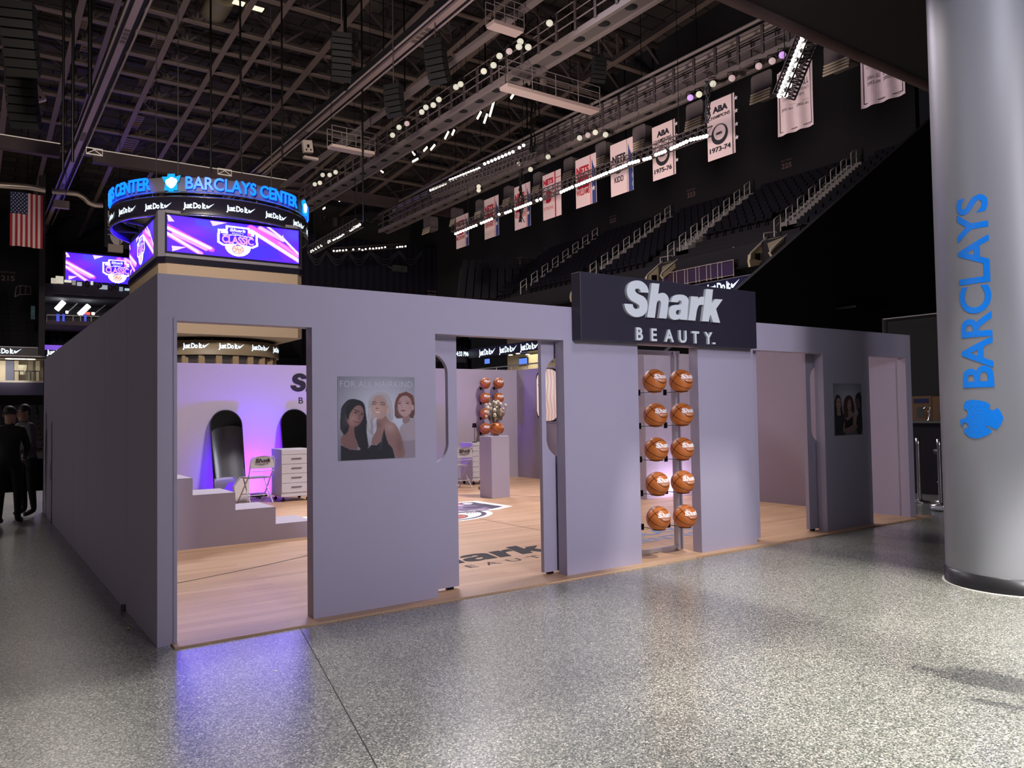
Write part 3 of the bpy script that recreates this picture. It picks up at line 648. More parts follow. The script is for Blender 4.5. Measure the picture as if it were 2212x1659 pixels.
# leaning arch mirrors
def arch(w_, h, n=20):
    r = w_/2; return [(-r, 0), (r, 0)]+[(r*math.cos(t), h-r+r*math.sin(t)) for t in np.linspace(0, PI, n)]
M_MIR = mat('mirror_glass', (.80, .82, .82), .02, 1.)
def mirror(cx, lab):
    e = empty('arch_mirror', (cx, 8.72, FZ), lab, 'mirror', 'leaning arch mirrors')
    yb, yt, h = 8.70, 9.035, 1.60
    sl = (yt-yb)/h; mp = lambda u, v, w_: (cx+u, yb+v*sl-w_, FZ+v)
    MB().prism([arch(.56, h), [(x*.955, .012+y*.984) for x, y in arch(.56, h)]], mp, -.02, .004).build('frame', M_MBLK, e)
    MB().prism([(x*.95, .014+y*.982) for x, y in arch(.56, h)], mp, -.012, -.002).build('mirror_face', M_MIR, e, fixn=True)
    return e
mirror(2.83, 'tall arch mirror leaning on the rear wall left of the white folding chair')
mirror(4.10, 'tall arch mirror leaning on the rear wall behind the white drawer unit')
mirror(6.75, 'arch mirror leaning on the rear wall behind the second folding chair')

# folding chair
M_CH = mat('white_enamel', (.46, .46, .51), .35)
def chair(loc, rz, lab):
    e = empty('folding_chair', (0, 0, 0), lab, 'chair', 'white folding chairs')
    W2 = .215
    for s in (-1, 1):                                            # back posts run down to the front feet
        MB().tube([(s*.16, -.235, .80), (s*.20, -.232, .77), (s*W2, -.225, .70), (s*.215, -.19, .56), (s*.20, -.12, .46), (s*W2, .05, .24), (s*.225, .235, .005)], .011, 8).build('front_leg', M_CH, e)
        MB().tube([(s*.185, .10, .44), (s*.19, -.02, .25), (s*.2, -.20, .005)], .010, 8).build('rear_leg', M_CH, e)
    b = MB(); n = 12
    f = lambda u, v, w_: (u, -.232-.03*(1-(u/.21)**2)-w_+.02, v)
    top = [(-.205, .60), (.205, .60), (.21, .68), (.185, .755), (.13, .80), (0, .812), (-.13, .80), (-.185, .755), (-.21, .68)]
    b.prism(top, f, 0, .012); bk = b.build('backrest', M_CH, e, bevel=.002)
    t = MB(); shark(t, lambda u, v, w_: (u, -.2265-.03*(1-(u/.21)**2), v), .068, -SHARK_W*.034, .70)
    lay(t, txt('BEAUTY', .01, 1.6), lambda u, v, w_: (u, -.2265-.03*(1-(u/.21)**2), v), .018, -.075, .66, 0, 0, fit=.15)
    q = t.build('wordmark', mat('black_print', (.01, .01, .012), .5), bk)
    # printed side is the side away from the seat
    MB().tube([(-.20, -.222, .56), (.20, -.222, .56)], .009, 8).build('back_rail', M_CH, e)
    s = MB(); s.rbox(-.195, .195, -.15, .22, .43, .452, .05, 4).build('seat', M_CH, e, bevel=.004)
    MB().tube([(-.205, -.13, .15), (.205, -.13, .15)], .008, 8).build('stretcher', M_CH, e)
    MB().tube([(-.215, .12, .16), (.215, .12, .16)], .008, 8).build('stretcher', M_CH, e)
    e.location = loc; e.rotation_euler = (0, 0, rz)
    return e
# ------------------------------------------------------------------ drawer units
def drawers(x0, x1, y0, y1, h, lab, front='-Y', n=4):
    e = empty('drawer_unit', ((x0+x1)/2, (y0+y1)/2, FZ), lab, 'drawer unit', 'white drawer units on castors')
    z0 = FZ+.085; MB().box(x0, x1, y0+.012, y1, z0, FZ+h).build('body', M_WHT, e, bevel=.004)
    ft = .07; z = z0+ft; dh = (h-.085-ft-.13)/n; zz = z
    dz = [(z+k*(h-.085-ft-.005)/(n+.55)) for k in range(n)]
    hts = (h-.085-ft-.005)/(n+.55)
    zc = z
    for k in range(n+1):
        hh_ = hts if k < n else hts*.5
        d_ = MB().box(x0+.006, x1-.006, y0, y0+.0115, zc+.004, zc+hh_-.004).build('drawer', M_WHT, e, bevel=.0015)
        if k < n: MB().box((x0+x1)/2-.09, (x0+x1)/2+.09, y0-.012, y0-.0005, zc+hh_*.55, zc+hh_*.55+.010).build('handle', mat('dark_handle', (.08, .08, .09), .4, .5), d_)
        zc += hh_
    for x_ in (x0+.05, x1-.05):
        for y_ in (y0+.05, y1-.05):
            MB().lathe([(.0, -.012), (.026, -.012), (.03, -.006), (.03, .006), (.026, .012), (.0, .012)], (x_, y_, FZ+.031), 14, axes=((1, 0, 0), (0, 0, 1), (0, 1, 0))).tube([(x_, y_, FZ+.03), (x_, y_, z0)], .008, 6).build('castor', M_MBLK, e)
    return e
drawers(3.40, 3.93, 7.70, 8.22, .90, 'white drawer unit on black castors beside the folding chair seen through the first doorway')
du = drawers(7.46, 7.96, 8.03, 8.50, .86, 'white drawer unit with slim black lamp on top, left of the pedestal', n=6)
ch1 = chair((3.02, 7.85, FZ), math.radians(10), 'white folding chair standing in violet light before the left arch mirror')
ch2 = chair((6.93, 7.75, FZ), math.radians(6), 'white folding chair partly hidden behind the second doorway, near the pedestal')
# small white wedge stool behind the chair
ws = MB().prism([(0, 0), (.24, 0), (.24, .42), (.10, .42), (-.02, .26)], lambda u, v, w_: (2.80+u, 8.42-w_, FZ+v), 0, .12)
tag(ws.build('fixture_box', mat('white_card', (.78, .76, .74), .6), bevel=.003), 'small white angular box on the floor behind the folding chair', 'box')
# uplight fixture
ul = empty('floor_uplight', (3.3, 8.62, FZ), 'small black floor uplight throwing violet light behind the folding chair', 'light')
MB().box(3.18, 3.46, 8.66, 8.76, FZ+.02, FZ+.075).box(3.30, 3.33, 8.60, 8.82, FZ, FZ+.02).build('housing', M_MBLK, ul)
MB().tube([(3.18, 8.7, FZ+.03), (3.05, 8.6, FZ+.008), (2.9, 8.72, FZ+.008), (2.8, 8.9, FZ+.008)], .004, 6).build('cable', M_MBLK, ul)
# rear wall lettering
xs0 = P(627, 808, 1, 9.07).x; b = MB(); shark(b, face_my(0, 9.0695, 0), .345, xs0, 1.955, 0, .004)
o = b.build('wall_lettering', mat('black_vinyl', (.012, .01, .02), .45)); tag(o, 'large black wordmark on the rear wall, only its first letter seen in the first doorway', 'lettering')
b = MB(); lay(b, txt('BEAUTY', .01, 1.6), face_my(0, 9.069, 0), .125, xs0+.16, 1.72, 0, 0, fit=.95); b.build('subtitle', MATS['black_vinyl'], o)

# pedestal, vase, dried flowers
pd = MB().box(6.385, 6.76, 5.70, 6.08, FZ, 1.082).build('pedestal', PAINT, bevel=.004); tag(pd, 'tall square mauve pedestal under the basketball vase', 'pedestal')
pc = Vector((6.60, 5.87, 1.083))
vs_ = empty('flower_vase', pc, 'round orange basketball vase on the pedestal', 'vase')
prof = [(.0, .0), (.055, .0), (.058, .01), (.05, .016)]; MB().lathe(prof, pc, 24).build('foot', M_WHT, vs_)
pr2 = [(.118*math.sin(t), .13-.118*math.cos(t)) for t in np.linspace(.35, 2.55, 16)]
pr2 += [(pr2[-1][0]-.006, pr2[-1][1]), (pr2[-1][0]-.01, pr2[-1][1]-.03)]
vb = MB().lathe(pr2, (0, 0, -.13), 28).build('bowl', M_BALL, vs_); vb.matrix_parent_inverse = Matrix(); vb.location = (0, 0, .13); vb.rotation_euler = (0, 0, .3)
fl = empty('dried_flowers', pc+Vector((0, 0, .2)), 'bouquet of dried cream and sage flowers standing in the basketball vase', 'flowers')
M_CR = mat('dried_cream', (.66, .62, .50), .8, var=.2, vscale=30); M_SG = mat('dried_sage', (.22, .20, .16), .8, var=.3, vscale=30); M_PK = mat('dried_pink', (.45, .32, .34), .8)
sm_, hd, lv, pk = MB(), MB(), MB(), MB()
for k in range(62):
    a = random.uniform(0, 2*PI); r = random.uniform(.02, .20); zt = random.uniform(.20, .44)-r*.4
    top = pc+Vector((r*math.cos(a)+.01, r*math.sin(a), .19+zt)); bs = pc+Vector((.03*math.cos(a), .03*math.sin(a), .16))
    sm_.tube([bs, (bs+top)/2+Vector((0, 0, .02)), top], .0022, 4)
    kd = random.random()
    if kd < .45: hd.sphere(top, random.uniform(.018, .032), 8, 6, (1, 1, 1.25))
    elif kd < .85:
        for q in range(7):
            aa = random.uniform(0, 2*PI); d_ = Vector((math.cos(aa)*.4, math.sin(aa)*.4, 1)).normalized()*random.uniform(.05, .09)
            lv.add([top-Vector((.006, 0, .01)), top+Vector((.006, .004, -.01)), top+d_*.55+Vector((.008, -.006, 0)), top+d_], [(0, 1, 2), (0, 2, 3)])
    else:
        for q in range(9):
            aa = random.uniform(0, 2*PI); d_ = Vector((math.cos(aa), math.sin(aa), .6))*random.uniform(.02, .045)
            pk.add([top, top+d_*.7+Vector((.006, 0, 0)), top+d_, top+d_*.7-Vector((.006, 0, 0))], [(0, 1, 2, 3)])
for q in range(26):
    a = random.uniform(0, 2*PI); r = random.uniform(.03, .12); c_ = pc+Vector((r*math.cos(a), r*math.sin(a), random.uniform(.24, .34)))
    lv.add([c_, c_+Vector((.03, 0, .05)), c_+Vector((0, .01, .12)), c_+Vector((-.03, 0, .05))], [(0, 1, 2, 3)])
sm_.build('stems', M_SG, fl); hd.build('cream_buds', M_CR, fl); lv.build('sage_leaves', M_SG, fl); pk.build('pink_blossoms', M_PK, fl)
gp_ = MB()
for k in range(20):
    a = random.uniform(0, 2*PI); r = random.uniform(.03, .12); top = pc+Vector((r*math.cos(a)+.02, r*math.sin(a), random.uniform(.42, .60)-r))
    for q in range(5):
        aa = random.uniform(0, 2*PI); gp_.add([top-Vector((0, 0, .09)), top+Vector((.012*math.cos(aa), .012*math.sin(aa), -.03)), top+Vector((.006*math.cos(aa), .006*math.sin(aa), .0)), top], [(0, 1, 2, 3)])
gp_.build('pale_plumes', mat('plume', (.68, .68, .64), .8), fl)
# slim lamp on the second drawer unit
lc = P(1031, 958, 2, FZ+.80)
lc = Vector((7.62, 8.20, FZ+.86+.0005))
lp = empty('table_lamp', lc, 'slim black table lamp on the second drawer unit', 'lamp')
MB().lathe([(0, 0), (.055, 0), (.055, .012), (.008, .018)], lc, 20).build('base', M_MBLK, lp)
MB().tube([lc+Vector((0, 0, .015)), lc+Vector((0, 0, .33))], .006, 8).build('pole', M_MBLK, lp)
MB().lathe([(.035, .40), (.052, .31), (.048, .31), (.031, .395), (.0, .40)], lc, 20).build('lamp_shade', M_MBLK, lp)

# backlit hair picture on the right wall
p_ = Pic(100, 200, 60, 120, srgb(236, 200, 190))
p_.glow(50, 60, 60, 60, (255, 232, 226), .7)
for k in range(5): p_.line([(18+k*15, 0), (26+k*14, 50), (14+k*16, 110), (30+k*13, 160), (24+k*14, 200)], 5, (190, 120, 104), 2, .6)
p_.ell(20, 60, 12, 8, (70, 46, 52), 1); p_.line([(10, 44), (34, 46)], 3, (90, 60, 60), 1)
msk = inpoly(p_.X, p_.Y, pill(2, 98, 2, 198, 40))
py0, py1 = P(1193, 800, 0, 9.31).y, P(1172, 800, 0, 9.31).y
bp_ = MB().prism(pill(0, .8, 1.28, 2.42, .22), lambda u, v, w_: (9.329-w_, 8.28-u, v), 0, .03).build('light_box', M_MBLK); tag(bp_, 'pill shaped glowing picture of wavy hair seen through the window of the second doorway door', 'light box')
p_.build('picture', attr_mat('lit_print', .95), lambda u, v, w_: (9.2985, 8.28-u*.8, 1.28+v*1.14), bp_, msk)

# ------------------------------------------------------------------ prints on the court floor
M_INK = mat('floor_ink', (.010, .009, .010), .65, spec=.2)
hS = 1.574-1.162                                                 # letter height on the ground
ku = P(1138, 1197, 2, FZ)
b = MB(); sc = .475; base = Vector((3.82, 1.125, 0)); kx = min(p[0] for p in SHARK['k'][0]); shark(b, face_up(0, 0, FZ+.0006), sc, 3.735-kx*sc+.0, 1.115)
o = b.build('floor_lettering', M_INK); tag(o, 'black wordmark printed on the wooden floor inside the second doorway', 'lettering')
b = MB(); lay(b, txt('BEAUTY', -.004, 1.75), face_up(0, 0, FZ+.0006), .14, 2.70, .855, 0, 0, fit=1.36); b.build('subtitle', M_INK, o)
b = MB()                                                         # arcs and lines of the court
arc1 = [P(x, y_, 2, FZ) for x, y_ in ((386, 1259), (460, 1247), (540, 1228), (610, 1212), (656, 1202))]
def circ3(a, b_, c):
    ax_, ay, bx_, by, cx, cy_ = a.x, a.y, b_.x, b_.y, c.x, c.y; d_ = 2*(ax_*(by-cy_)+bx_*(cy_-ay)+cx*(ay-by))
    ux = ((ax_**2+ay**2)*(by-cy_)+(bx_**2+by**2)*(cy_-ay)+(cx**2+cy_**2)*(ay-by))/d_; uy = ((ax_**2+ay**2)*(cx-bx_)+(bx_**2+by**2)*(ax_-cx)+(cx**2+cy_**2)*(bx_-ax_))/d_
    return ux, uy, math.hypot(ax_-ux, ay-uy)
def ringline(cx, cy_, r, t0, t1, w_=.02, n=48):
    q = MB(); ts = np.linspace(t0, t1, n+1)
    vs = [(cx+rr*math.cos(t), cy_+rr*math.sin(t), FZ+.0005) for t in ts for rr in (r-w_/2, r+w_/2)]
    q.add(vs, [(2*i, 2*i+1, 2*i+3, 2*i+2) for i in range(n)]); return q
cx, cy_, r = circ3(arc1[0], arc1[2], arc1[4]); a0 = math.atan2(arc1[0].y-cy_, arc1[0].x-cx); a1 = math.atan2(arc1[4].y-cy_, arc1[4].x-cx)
o = ringline(cx, cy_, r, a0-(a1-a0)*.25, a1+(a1-a0)*.45).build('court_marking', M_INK); tag(o, 'thin black arc on the wooden floor in the first doorway', 'court line')
o = ringline(8.9, 6.35, 2.0, 2.2, 4.1, .025).build('court_marking', M_INK); tag(o, 'thin black arc on the floor right of the pedestal', 'court line')
o = MB().box(4.857, 4.873, .3, 3.72, FZ, FZ+.0012).build('court_marking', mat('faint_ink', (.20, .11, .06), .5)); tag(o, 'faint brown line running from the round floor emblem toward the doorway', 'court line')
# round emblem with shield on the floor
def emblem_pic(nx, ny, floor=False):
    p = Pic(320, 300, nx, ny, srgb(240, 240, 244))
    nav, pur = ((34, 30, 62), (120, 84, 150)) if floor else ((44, 22, 120), (120, 60, 230))
    p.ell(160, 205, 86, 84, nav if floor else (246, 246, 255), 0); p.ell(160, 205, 78, 76, (240, 240, 244), 0)
    p.poly([(20, 58), (75, 50), (80, 20), (240, 20), (245, 50), (300, 58), (304, 170), (270, 190), (262, 200), (58, 200), (50, 190), (16, 170)], nav, 0)
    for k, x in enumerate((40, 62, 262, 284)): p.ell(x, 74, 9, 9, (236, 236, 244) if k != 2 else (255, 90, 150), 0)
    p.line([(40, 92), (160, 84), (280, 92)], 5, (220, 225, 245), 0); p.line([(60, 102), (160, 95), (260, 102)], 6, (236, 236, 246), 0)
    p.line([(50, 186), (160, 176), (270, 186)], 6, (236, 236, 246), 0)
    p.ell(160, 232, 46, 44, (40, 16, 30), 0); p.ell(160, 232, 43, 41, (176, 84, 62) if floor else (252, 190, 70), 0)
    for q in ([(117, 232), (203, 232)], [(160, 190), (160, 274)], [(128, 200), (146, 232), (128, 264)], [(192, 200), (174, 232), (192, 264)]): p.line(q, 3, (60, 20, 20), 0)
    m = inpoly(p.X, p.Y, [(6, 48), (66, 40), (68, 6), (252, 6), (254, 40), (314, 48), (318, 178), (276, 206), (44, 206), (2, 178)]) | ((((p.X-160)/96)**2+((p.Y-205)/92)**2) < 1)
    return p, m
EM_OUT = [(6, 48), (66, 40), (68, 6), (252, 6), (254, 40), (314, 48), (318, 178), (276, 206)]
p_, m_ = emblem_pic(200, 190, True)
EX0, EX1, EY0, EY1 = 2.86, 6.06, 3.66, 5.95
o = p_.build('floor_emblem', attr_mat('floor_print', 0, .42), lambda u, v, w_: (EX0+(EX1-EX0)*u, EY0+(EY1-EY0)*v, FZ+.0008), None, m_)
tag(o, 'white edged shield emblem with a basketball printed on the wooden floor before the pedestal', 'floor emblem')
ew = (EX1-EX0)/320; eh = (EY1-EY0)/300
b = MB(); lay(b, txt('CLASSIC', .03, .95), lambda u, v, w_: (EX0+u, EY0+v, FZ+.0014), 62*eh, EX0*0+42*ew, (300-172)*eh, 0, 0, fit=236*ew); b.build('emblem_title', mat('print_violet', (.20, .12, .28), .5), o)
b = MB(); lay(b, txt('2024', .03, .95), lambda u, v, w_: (EX0+u, EY0+v, FZ+.0014), 12*eh, 214*ew, 84*eh, 0, 0, fit=24*ew); b.build('emblem_year', M_INK, o)
# pale blue print seen behind the glass
b = MB(); lay(b, txt('BARCLAYS', .02, 1.0), face_up(0, 0, FZ+.0007), .26, 4.66, 1.16, 0, 0, fit=1.75); lay(b, txt('CENTER', .02, 1.05), face_up(0, 0, FZ+.0007), .22, 5.0, .82, 0, 0, fit=1.3)
o = b.build('floor_lettering', mat('print_blue', (.16, .24, .46), .5)); tag(o, 'pale blue wordmark printed on the wooden floor behind the glass pane', 'lettering')
# ================================================================== CONCOURSE SURROUNDINGS
PX, PY, PR = 6.15, -2.55, .5
pil = MB().lathe([(PR, .13), (PR, 6.0)], (PX, PY, 0), 72).build('pillar', mat('pillar_paint', (.20, .205, .22), .42, bump=.02, bscale=25))
struct(pil, 'large round grey pillar with blue lettering running up it')
MB().lathe([(PR+.012, 0), (PR+.012, .128), (PR-.01, .132)], (PX, PY, 0), 72).build('pillar_base', mat('rubber_base', (.012, .012, .013), .3), pil)
MB().lathe([(PR+.03, .001), (PR+.03, .006), (PR, .007)], (PX, PY, 0), 72).build('sealant_ring', mat('sealant', (.5, .48, .42), .6), pil)
def cyl_hit(px, py):
    d = ray(px, py); ox, oy = CAM.x-PX, CAM.y-PY; a = d.x**2+d.y**2; b = 2*(ox*d.x+oy*d.y); c = ox*ox+oy*oy-PR*PR
    q = b*b-4*a*c
    if q < 0: q = 0
    t = (-b-math.sqrt(q))/(2*a); p = CAM+d*t; an = math.atan2(p.y-PY, p.x-PX); return (an-2*PI if an > 0 else an), p.z
def pmap(a, z): return (PX+(PR+.003)*math.cos(a), PY+(PR+.003)*math.sin(a), z)
M_BLUE = mat('pillar_blue', (.0, .19, .72), .4)
pts = [cyl_hit(2000+x/2.765, 380+y/2.765) for x, y in EAGLE]
b = MB(); b.flat([[(a*PR, z) for a, z in pts]], lambda u, v, w_: (u, v, 0)); v, f = densify(b.v, b.f, .05)
b = MB(); b.add([pmap(q[0]/PR, q[1]) for q in v], f); b.build('emblem', M_BLUE, pil, fixn=True)
aB, zB = cyl_hit(2146, 836); aT, _ = cyl_hit(2079, 831); _, zS = cyl_hit(2126, 417)
tv = txt('BARCLAYS', .022, .96); hgt = aT-aB                      # letter height as an angle
v, fs = tv; v = v.copy(); wd = v[:, 0].max()-v[:, 0].min(); dz = (zS-zB); v = np.stack([(v[:, 0]-v[:, 0].min())/wd*dz, v[:, 1]*hgt*PR, v[:, 1]*0], 1); v, fs = densify(v, fs, .05)
b = MB(); b.add([pmap(aB+q[1]/PR, zB+q[0]) for q in v], fs); b.build('lettering', M_BLUE, pil, fixn=True)

soff = MB().box(-14, 26, -16, -.02, 6.0, 6.35); so_ = struct(soff.build('ceiling', mat('soffit_black', (.004, .004, .004), .7)))
for (fx, fy, fz), dx_, dy_, pw_ in FLOODS:
    d_ = .50; hx, hy = dx_*d_/fz+.008, dy_*d_/fz+.008; b = MB(); zb_ = fz-d_+.0
    b.box(fx-hx-.01, fx-hx, fy-hy, fy+hy, zb_, 5.999).box(fx+hx, fx+hx+.01, fy-hy, fy+hy, zb_, 5.999).box(fx-hx-.01, fx+hx+.01, fy-hy-.01, fy-hy, zb_, 5.999).box(fx-hx-.01, fx+hx+.01, fy+hy, fy+hy+.01, zb_, 5.999).box(fx-.05, fx+.05, fy-.05, fy+.05, fz+.01, 5.999)
    b.build('flood_cutoff_box', M_MBLK, so_)  # unseen box added to shape the flood's straight cutoff
struct(MB().tube([(-14, -.05, 6.02), (26, -.05, 6.02)], .085, 12).build('trim_3', mat('soffit_edge', (.10, .07, .065), .5)))
M_DARK = mat('dark_wall', (.017, .016, .020), .85, bump=.02)
e0, e1, e2 = P(1610, 610, 1, 15), P(1935, 325, 1, 15), P(2012, 256, 1, 15)
sl = (e2.z-e0.z)/(e2.x-e0.x)
b = MB().prism([(e0.x-e0.z/sl, 0), (50, 0), (50, e0.z+sl*(50-e0.x))], lambda u, v, w_: (u, 15.25-w_, v), 0, .25); struct(b.build('wall_right_stand', mat('rake_wall', (.034, .033, .038), .85)))
struct(MB().box(13.2, 13.4, -6, P(1908, 690, 0, 13.2).y+.03, 0, P(1908, 690, 0, 13.2).z+.02).build('wall_concourse', mat('dark_wall2', (.018, .018, .018), .8)))
q = P(1908, 690, 0, 13.17); struct(MB().tube([(13.17, q.y, 2.2), (13.17, q.y, q.z), (13.17, -4, q.z)], .012, 6).build('trim_4', mat('dull_frame', (.22, .2, .17), .5)))
# counter with things on it
ct = empty('service_counter', (12.6, 1.2, 0), 'dark service counter beyond the right end of the booth', 'counter')
zc = P(2000, 909, 0, 12.3).z
MB().box(12.3, 13.15, -1.5, 2.6, 0, zc-.04).build('body', M_BLK, ct); MB().box(12.25, 13.17, -1.55, 2.65, zc-.039, zc).build('worktop', mat('grey_top', (.16, .16, .16), .35), ct)
M_CARD = mat('cardboard', (.20, .11, .06), .8, var=.1)
q0, q1, q2 = P(1968, 880, 0, 12.45), P(2013, 880, 0, 12.45), P(2035, 880, 0, 12.45)
bxh = P(1990, 856, 0, 12.45).z-zc
o = MB().box(12.45, 12.95, q1.y+.004, q0.y+.1, zc+.001, zc+bxh).build('cardboard_box', M_CARD, bevel=.004); tag(o, 'brown cardboard box with blue printed labels on the dark counter', 'box', 'cardboard boxes on the counter')
MB().box(12.447, 12.4495, q1.y+.05, q0.y-.05, zc+bxh*.72, zc+bxh*.9).build('printed_label', mat('label_blue', (.02, .03, .12), .5), o)
MB().box(12.447, 12.4495, q0.y-.22, q0.y-.1, zc+.05, zc+bxh*.55).build('printed_label', mat('label_grey', (.08, .09, .1), .5), o)
o = MB().box(12.45, 12.95, q2.y-.15, q1.y-.004, zc+.001, zc+bxh*.97).build('cardboard_box', M_CARD, bevel=.004); tag(o, 'plain brown cardboard box on the counter beside the pillar', 'box', 'cardboard boxes on the counter')
q = P(2005, 905, 0, 12.32); tp = empty('beer_tap', (12.36, q.y, zc), 'chrome tap standing on the dark counter in front of the brown boxes', 'tap')
MB().lathe([(.0, 0), (.04, 0), (.04, .01), (.02, .02), (.018, .14), (.026, .16), (.0, .17)], (12.36, q.y, zc+.0005), 16).build('column', M_STEEL, tp)
MB().tube([(12.36, q.y, zc+.15), (12.36, q.y-.02, zc+.23), (12.34, q.y+.03, zc+.25), (12.33, q.y+.07, zc+.20)], .014, 8).build('spout', M_STEEL, tp)
def stanchion(p, lab, h=1.0):
    e = empty('queue_post', p, lab, 'barrier post', 'chrome queue posts')
    MB().lathe([(0, 0), (.15, 0), (.15, .015), (.05, .035), (.03, .05)], p, 24).build('base', M_STEEL, e)
    MB().tube([(p[0], p[1], .04), (p[0], p[1], h-.03)], .03, 14).build('pole', M_STEEL, e)
    MB().lathe([(.036, h-.1), (.036, h-.01), (.0, h)], (p[0], p[1], 0), 16).build('cap', M_STEEL, e)
p = P(1987, 1085, 2, 0); stanchion((p.x, p.y, 0), 'chrome queue post beyond the right end of the booth, nearer the booth')
p = P(2033, 1093, 2, 0); stanchion((p.x, p.y, 0), 'chrome queue post half hidden by the big pillar')
p = P(2020, 1092, 2, 0); p.x += .62; p.y += .1
bs = empty('bar_stool', (p.x, p.y, 0), 'black bar stool with chrome foot ring in the dark beside the pillar', 'stool')
MB().lathe([(0, 0), (.2, 0), (.2, .012), (.03, .04)], (p.x, p.y, 0), 20).build('base', M_STEEL, bs); MB().tube([(p.x, p.y, .03), (p.x, p.y, .74)], .025, 10).build('column', M_MBLK, bs)
MB().tube([(p.x+.15*math.cos(t), p.y+.15*math.sin(t), .3) for t in np.linspace(0, 2*PI, 17)[:-1]], .01, 6, True).tube([(p.x-.15, p.y, .3), (p.x+.15, p.y, .3)], .008, 6).build('foot_ring', M_STEEL, bs)
MB().lathe([(0, .74), (.18, .74), (.2, .77), (.19, .81), (0, .82)], (p.x, p.y, 0), 20).build('seat', M_BLK, bs)
p = P(2027, 1104, 2, .0); o = MB().sphere((p.x, p.y, .035), .05, 12, 8, (1.4, 2.2, .7)).build('white_shoe', M_WHT); tag(o, 'white shoe standing on the floor at the foot of the pillar', 'shoe')

# tripod just outside the right edge: its shadow falls on the terrazzo
tb = Vector((3.92, -5.15, 0)); e = empty('camera_tripod', tb, 'photo tripod at the right edge whose long shadow lies on the terrazzo', 'tripod')
for k in range(3):
    a = .4+k*2*PI/3; MB().tube([tb+Vector((.42*math.cos(a), .42*math.sin(a), .012)), tb+Vector((.03*math.cos(a), .03*math.sin(a), 1.15))], .016, 8).build('leg', M_MBLK, e)
MB().tube([tb+Vector((0, 0, 1.1)), tb+Vector((0, 0, 1.5))], .02, 8).build('centre_column', M_MBLK, e)
MB().rbox(tb.x-.09, tb.x+.09, tb.y-.07, tb.y+.07, 1.5, 1.66, .02).build('camera_body', M_MBLK, e)
MB().tube([tb+Vector((0, 0, 1.66)), tb+Vector((-.02, 0, 1.80))], .03, 8).build('flash_head', M_MBLK, e)
tb2 = tb+Vector((-.22, -.14, 0)); e = empty('microphone_stand', tb2, 'thin microphone stand at the right edge casting the second narrow shadow', 'stand')
MB().lathe([(0, 0), (.13, 0), (.13, .02), (0, .03)], tb2, 16).build('base', M_MBLK, e); MB().tube([tb2+Vector((0, 0, .02)), tb2+Vector((0, 0, 1.38))], .007, 8).build('pole', M_MBLK, e)
MB().tube([tb2+Vector((0, 0, 1.38)), tb2+Vector((0, 0, 1.66))], .024, 10).build('microphone', M_MBLK, e)

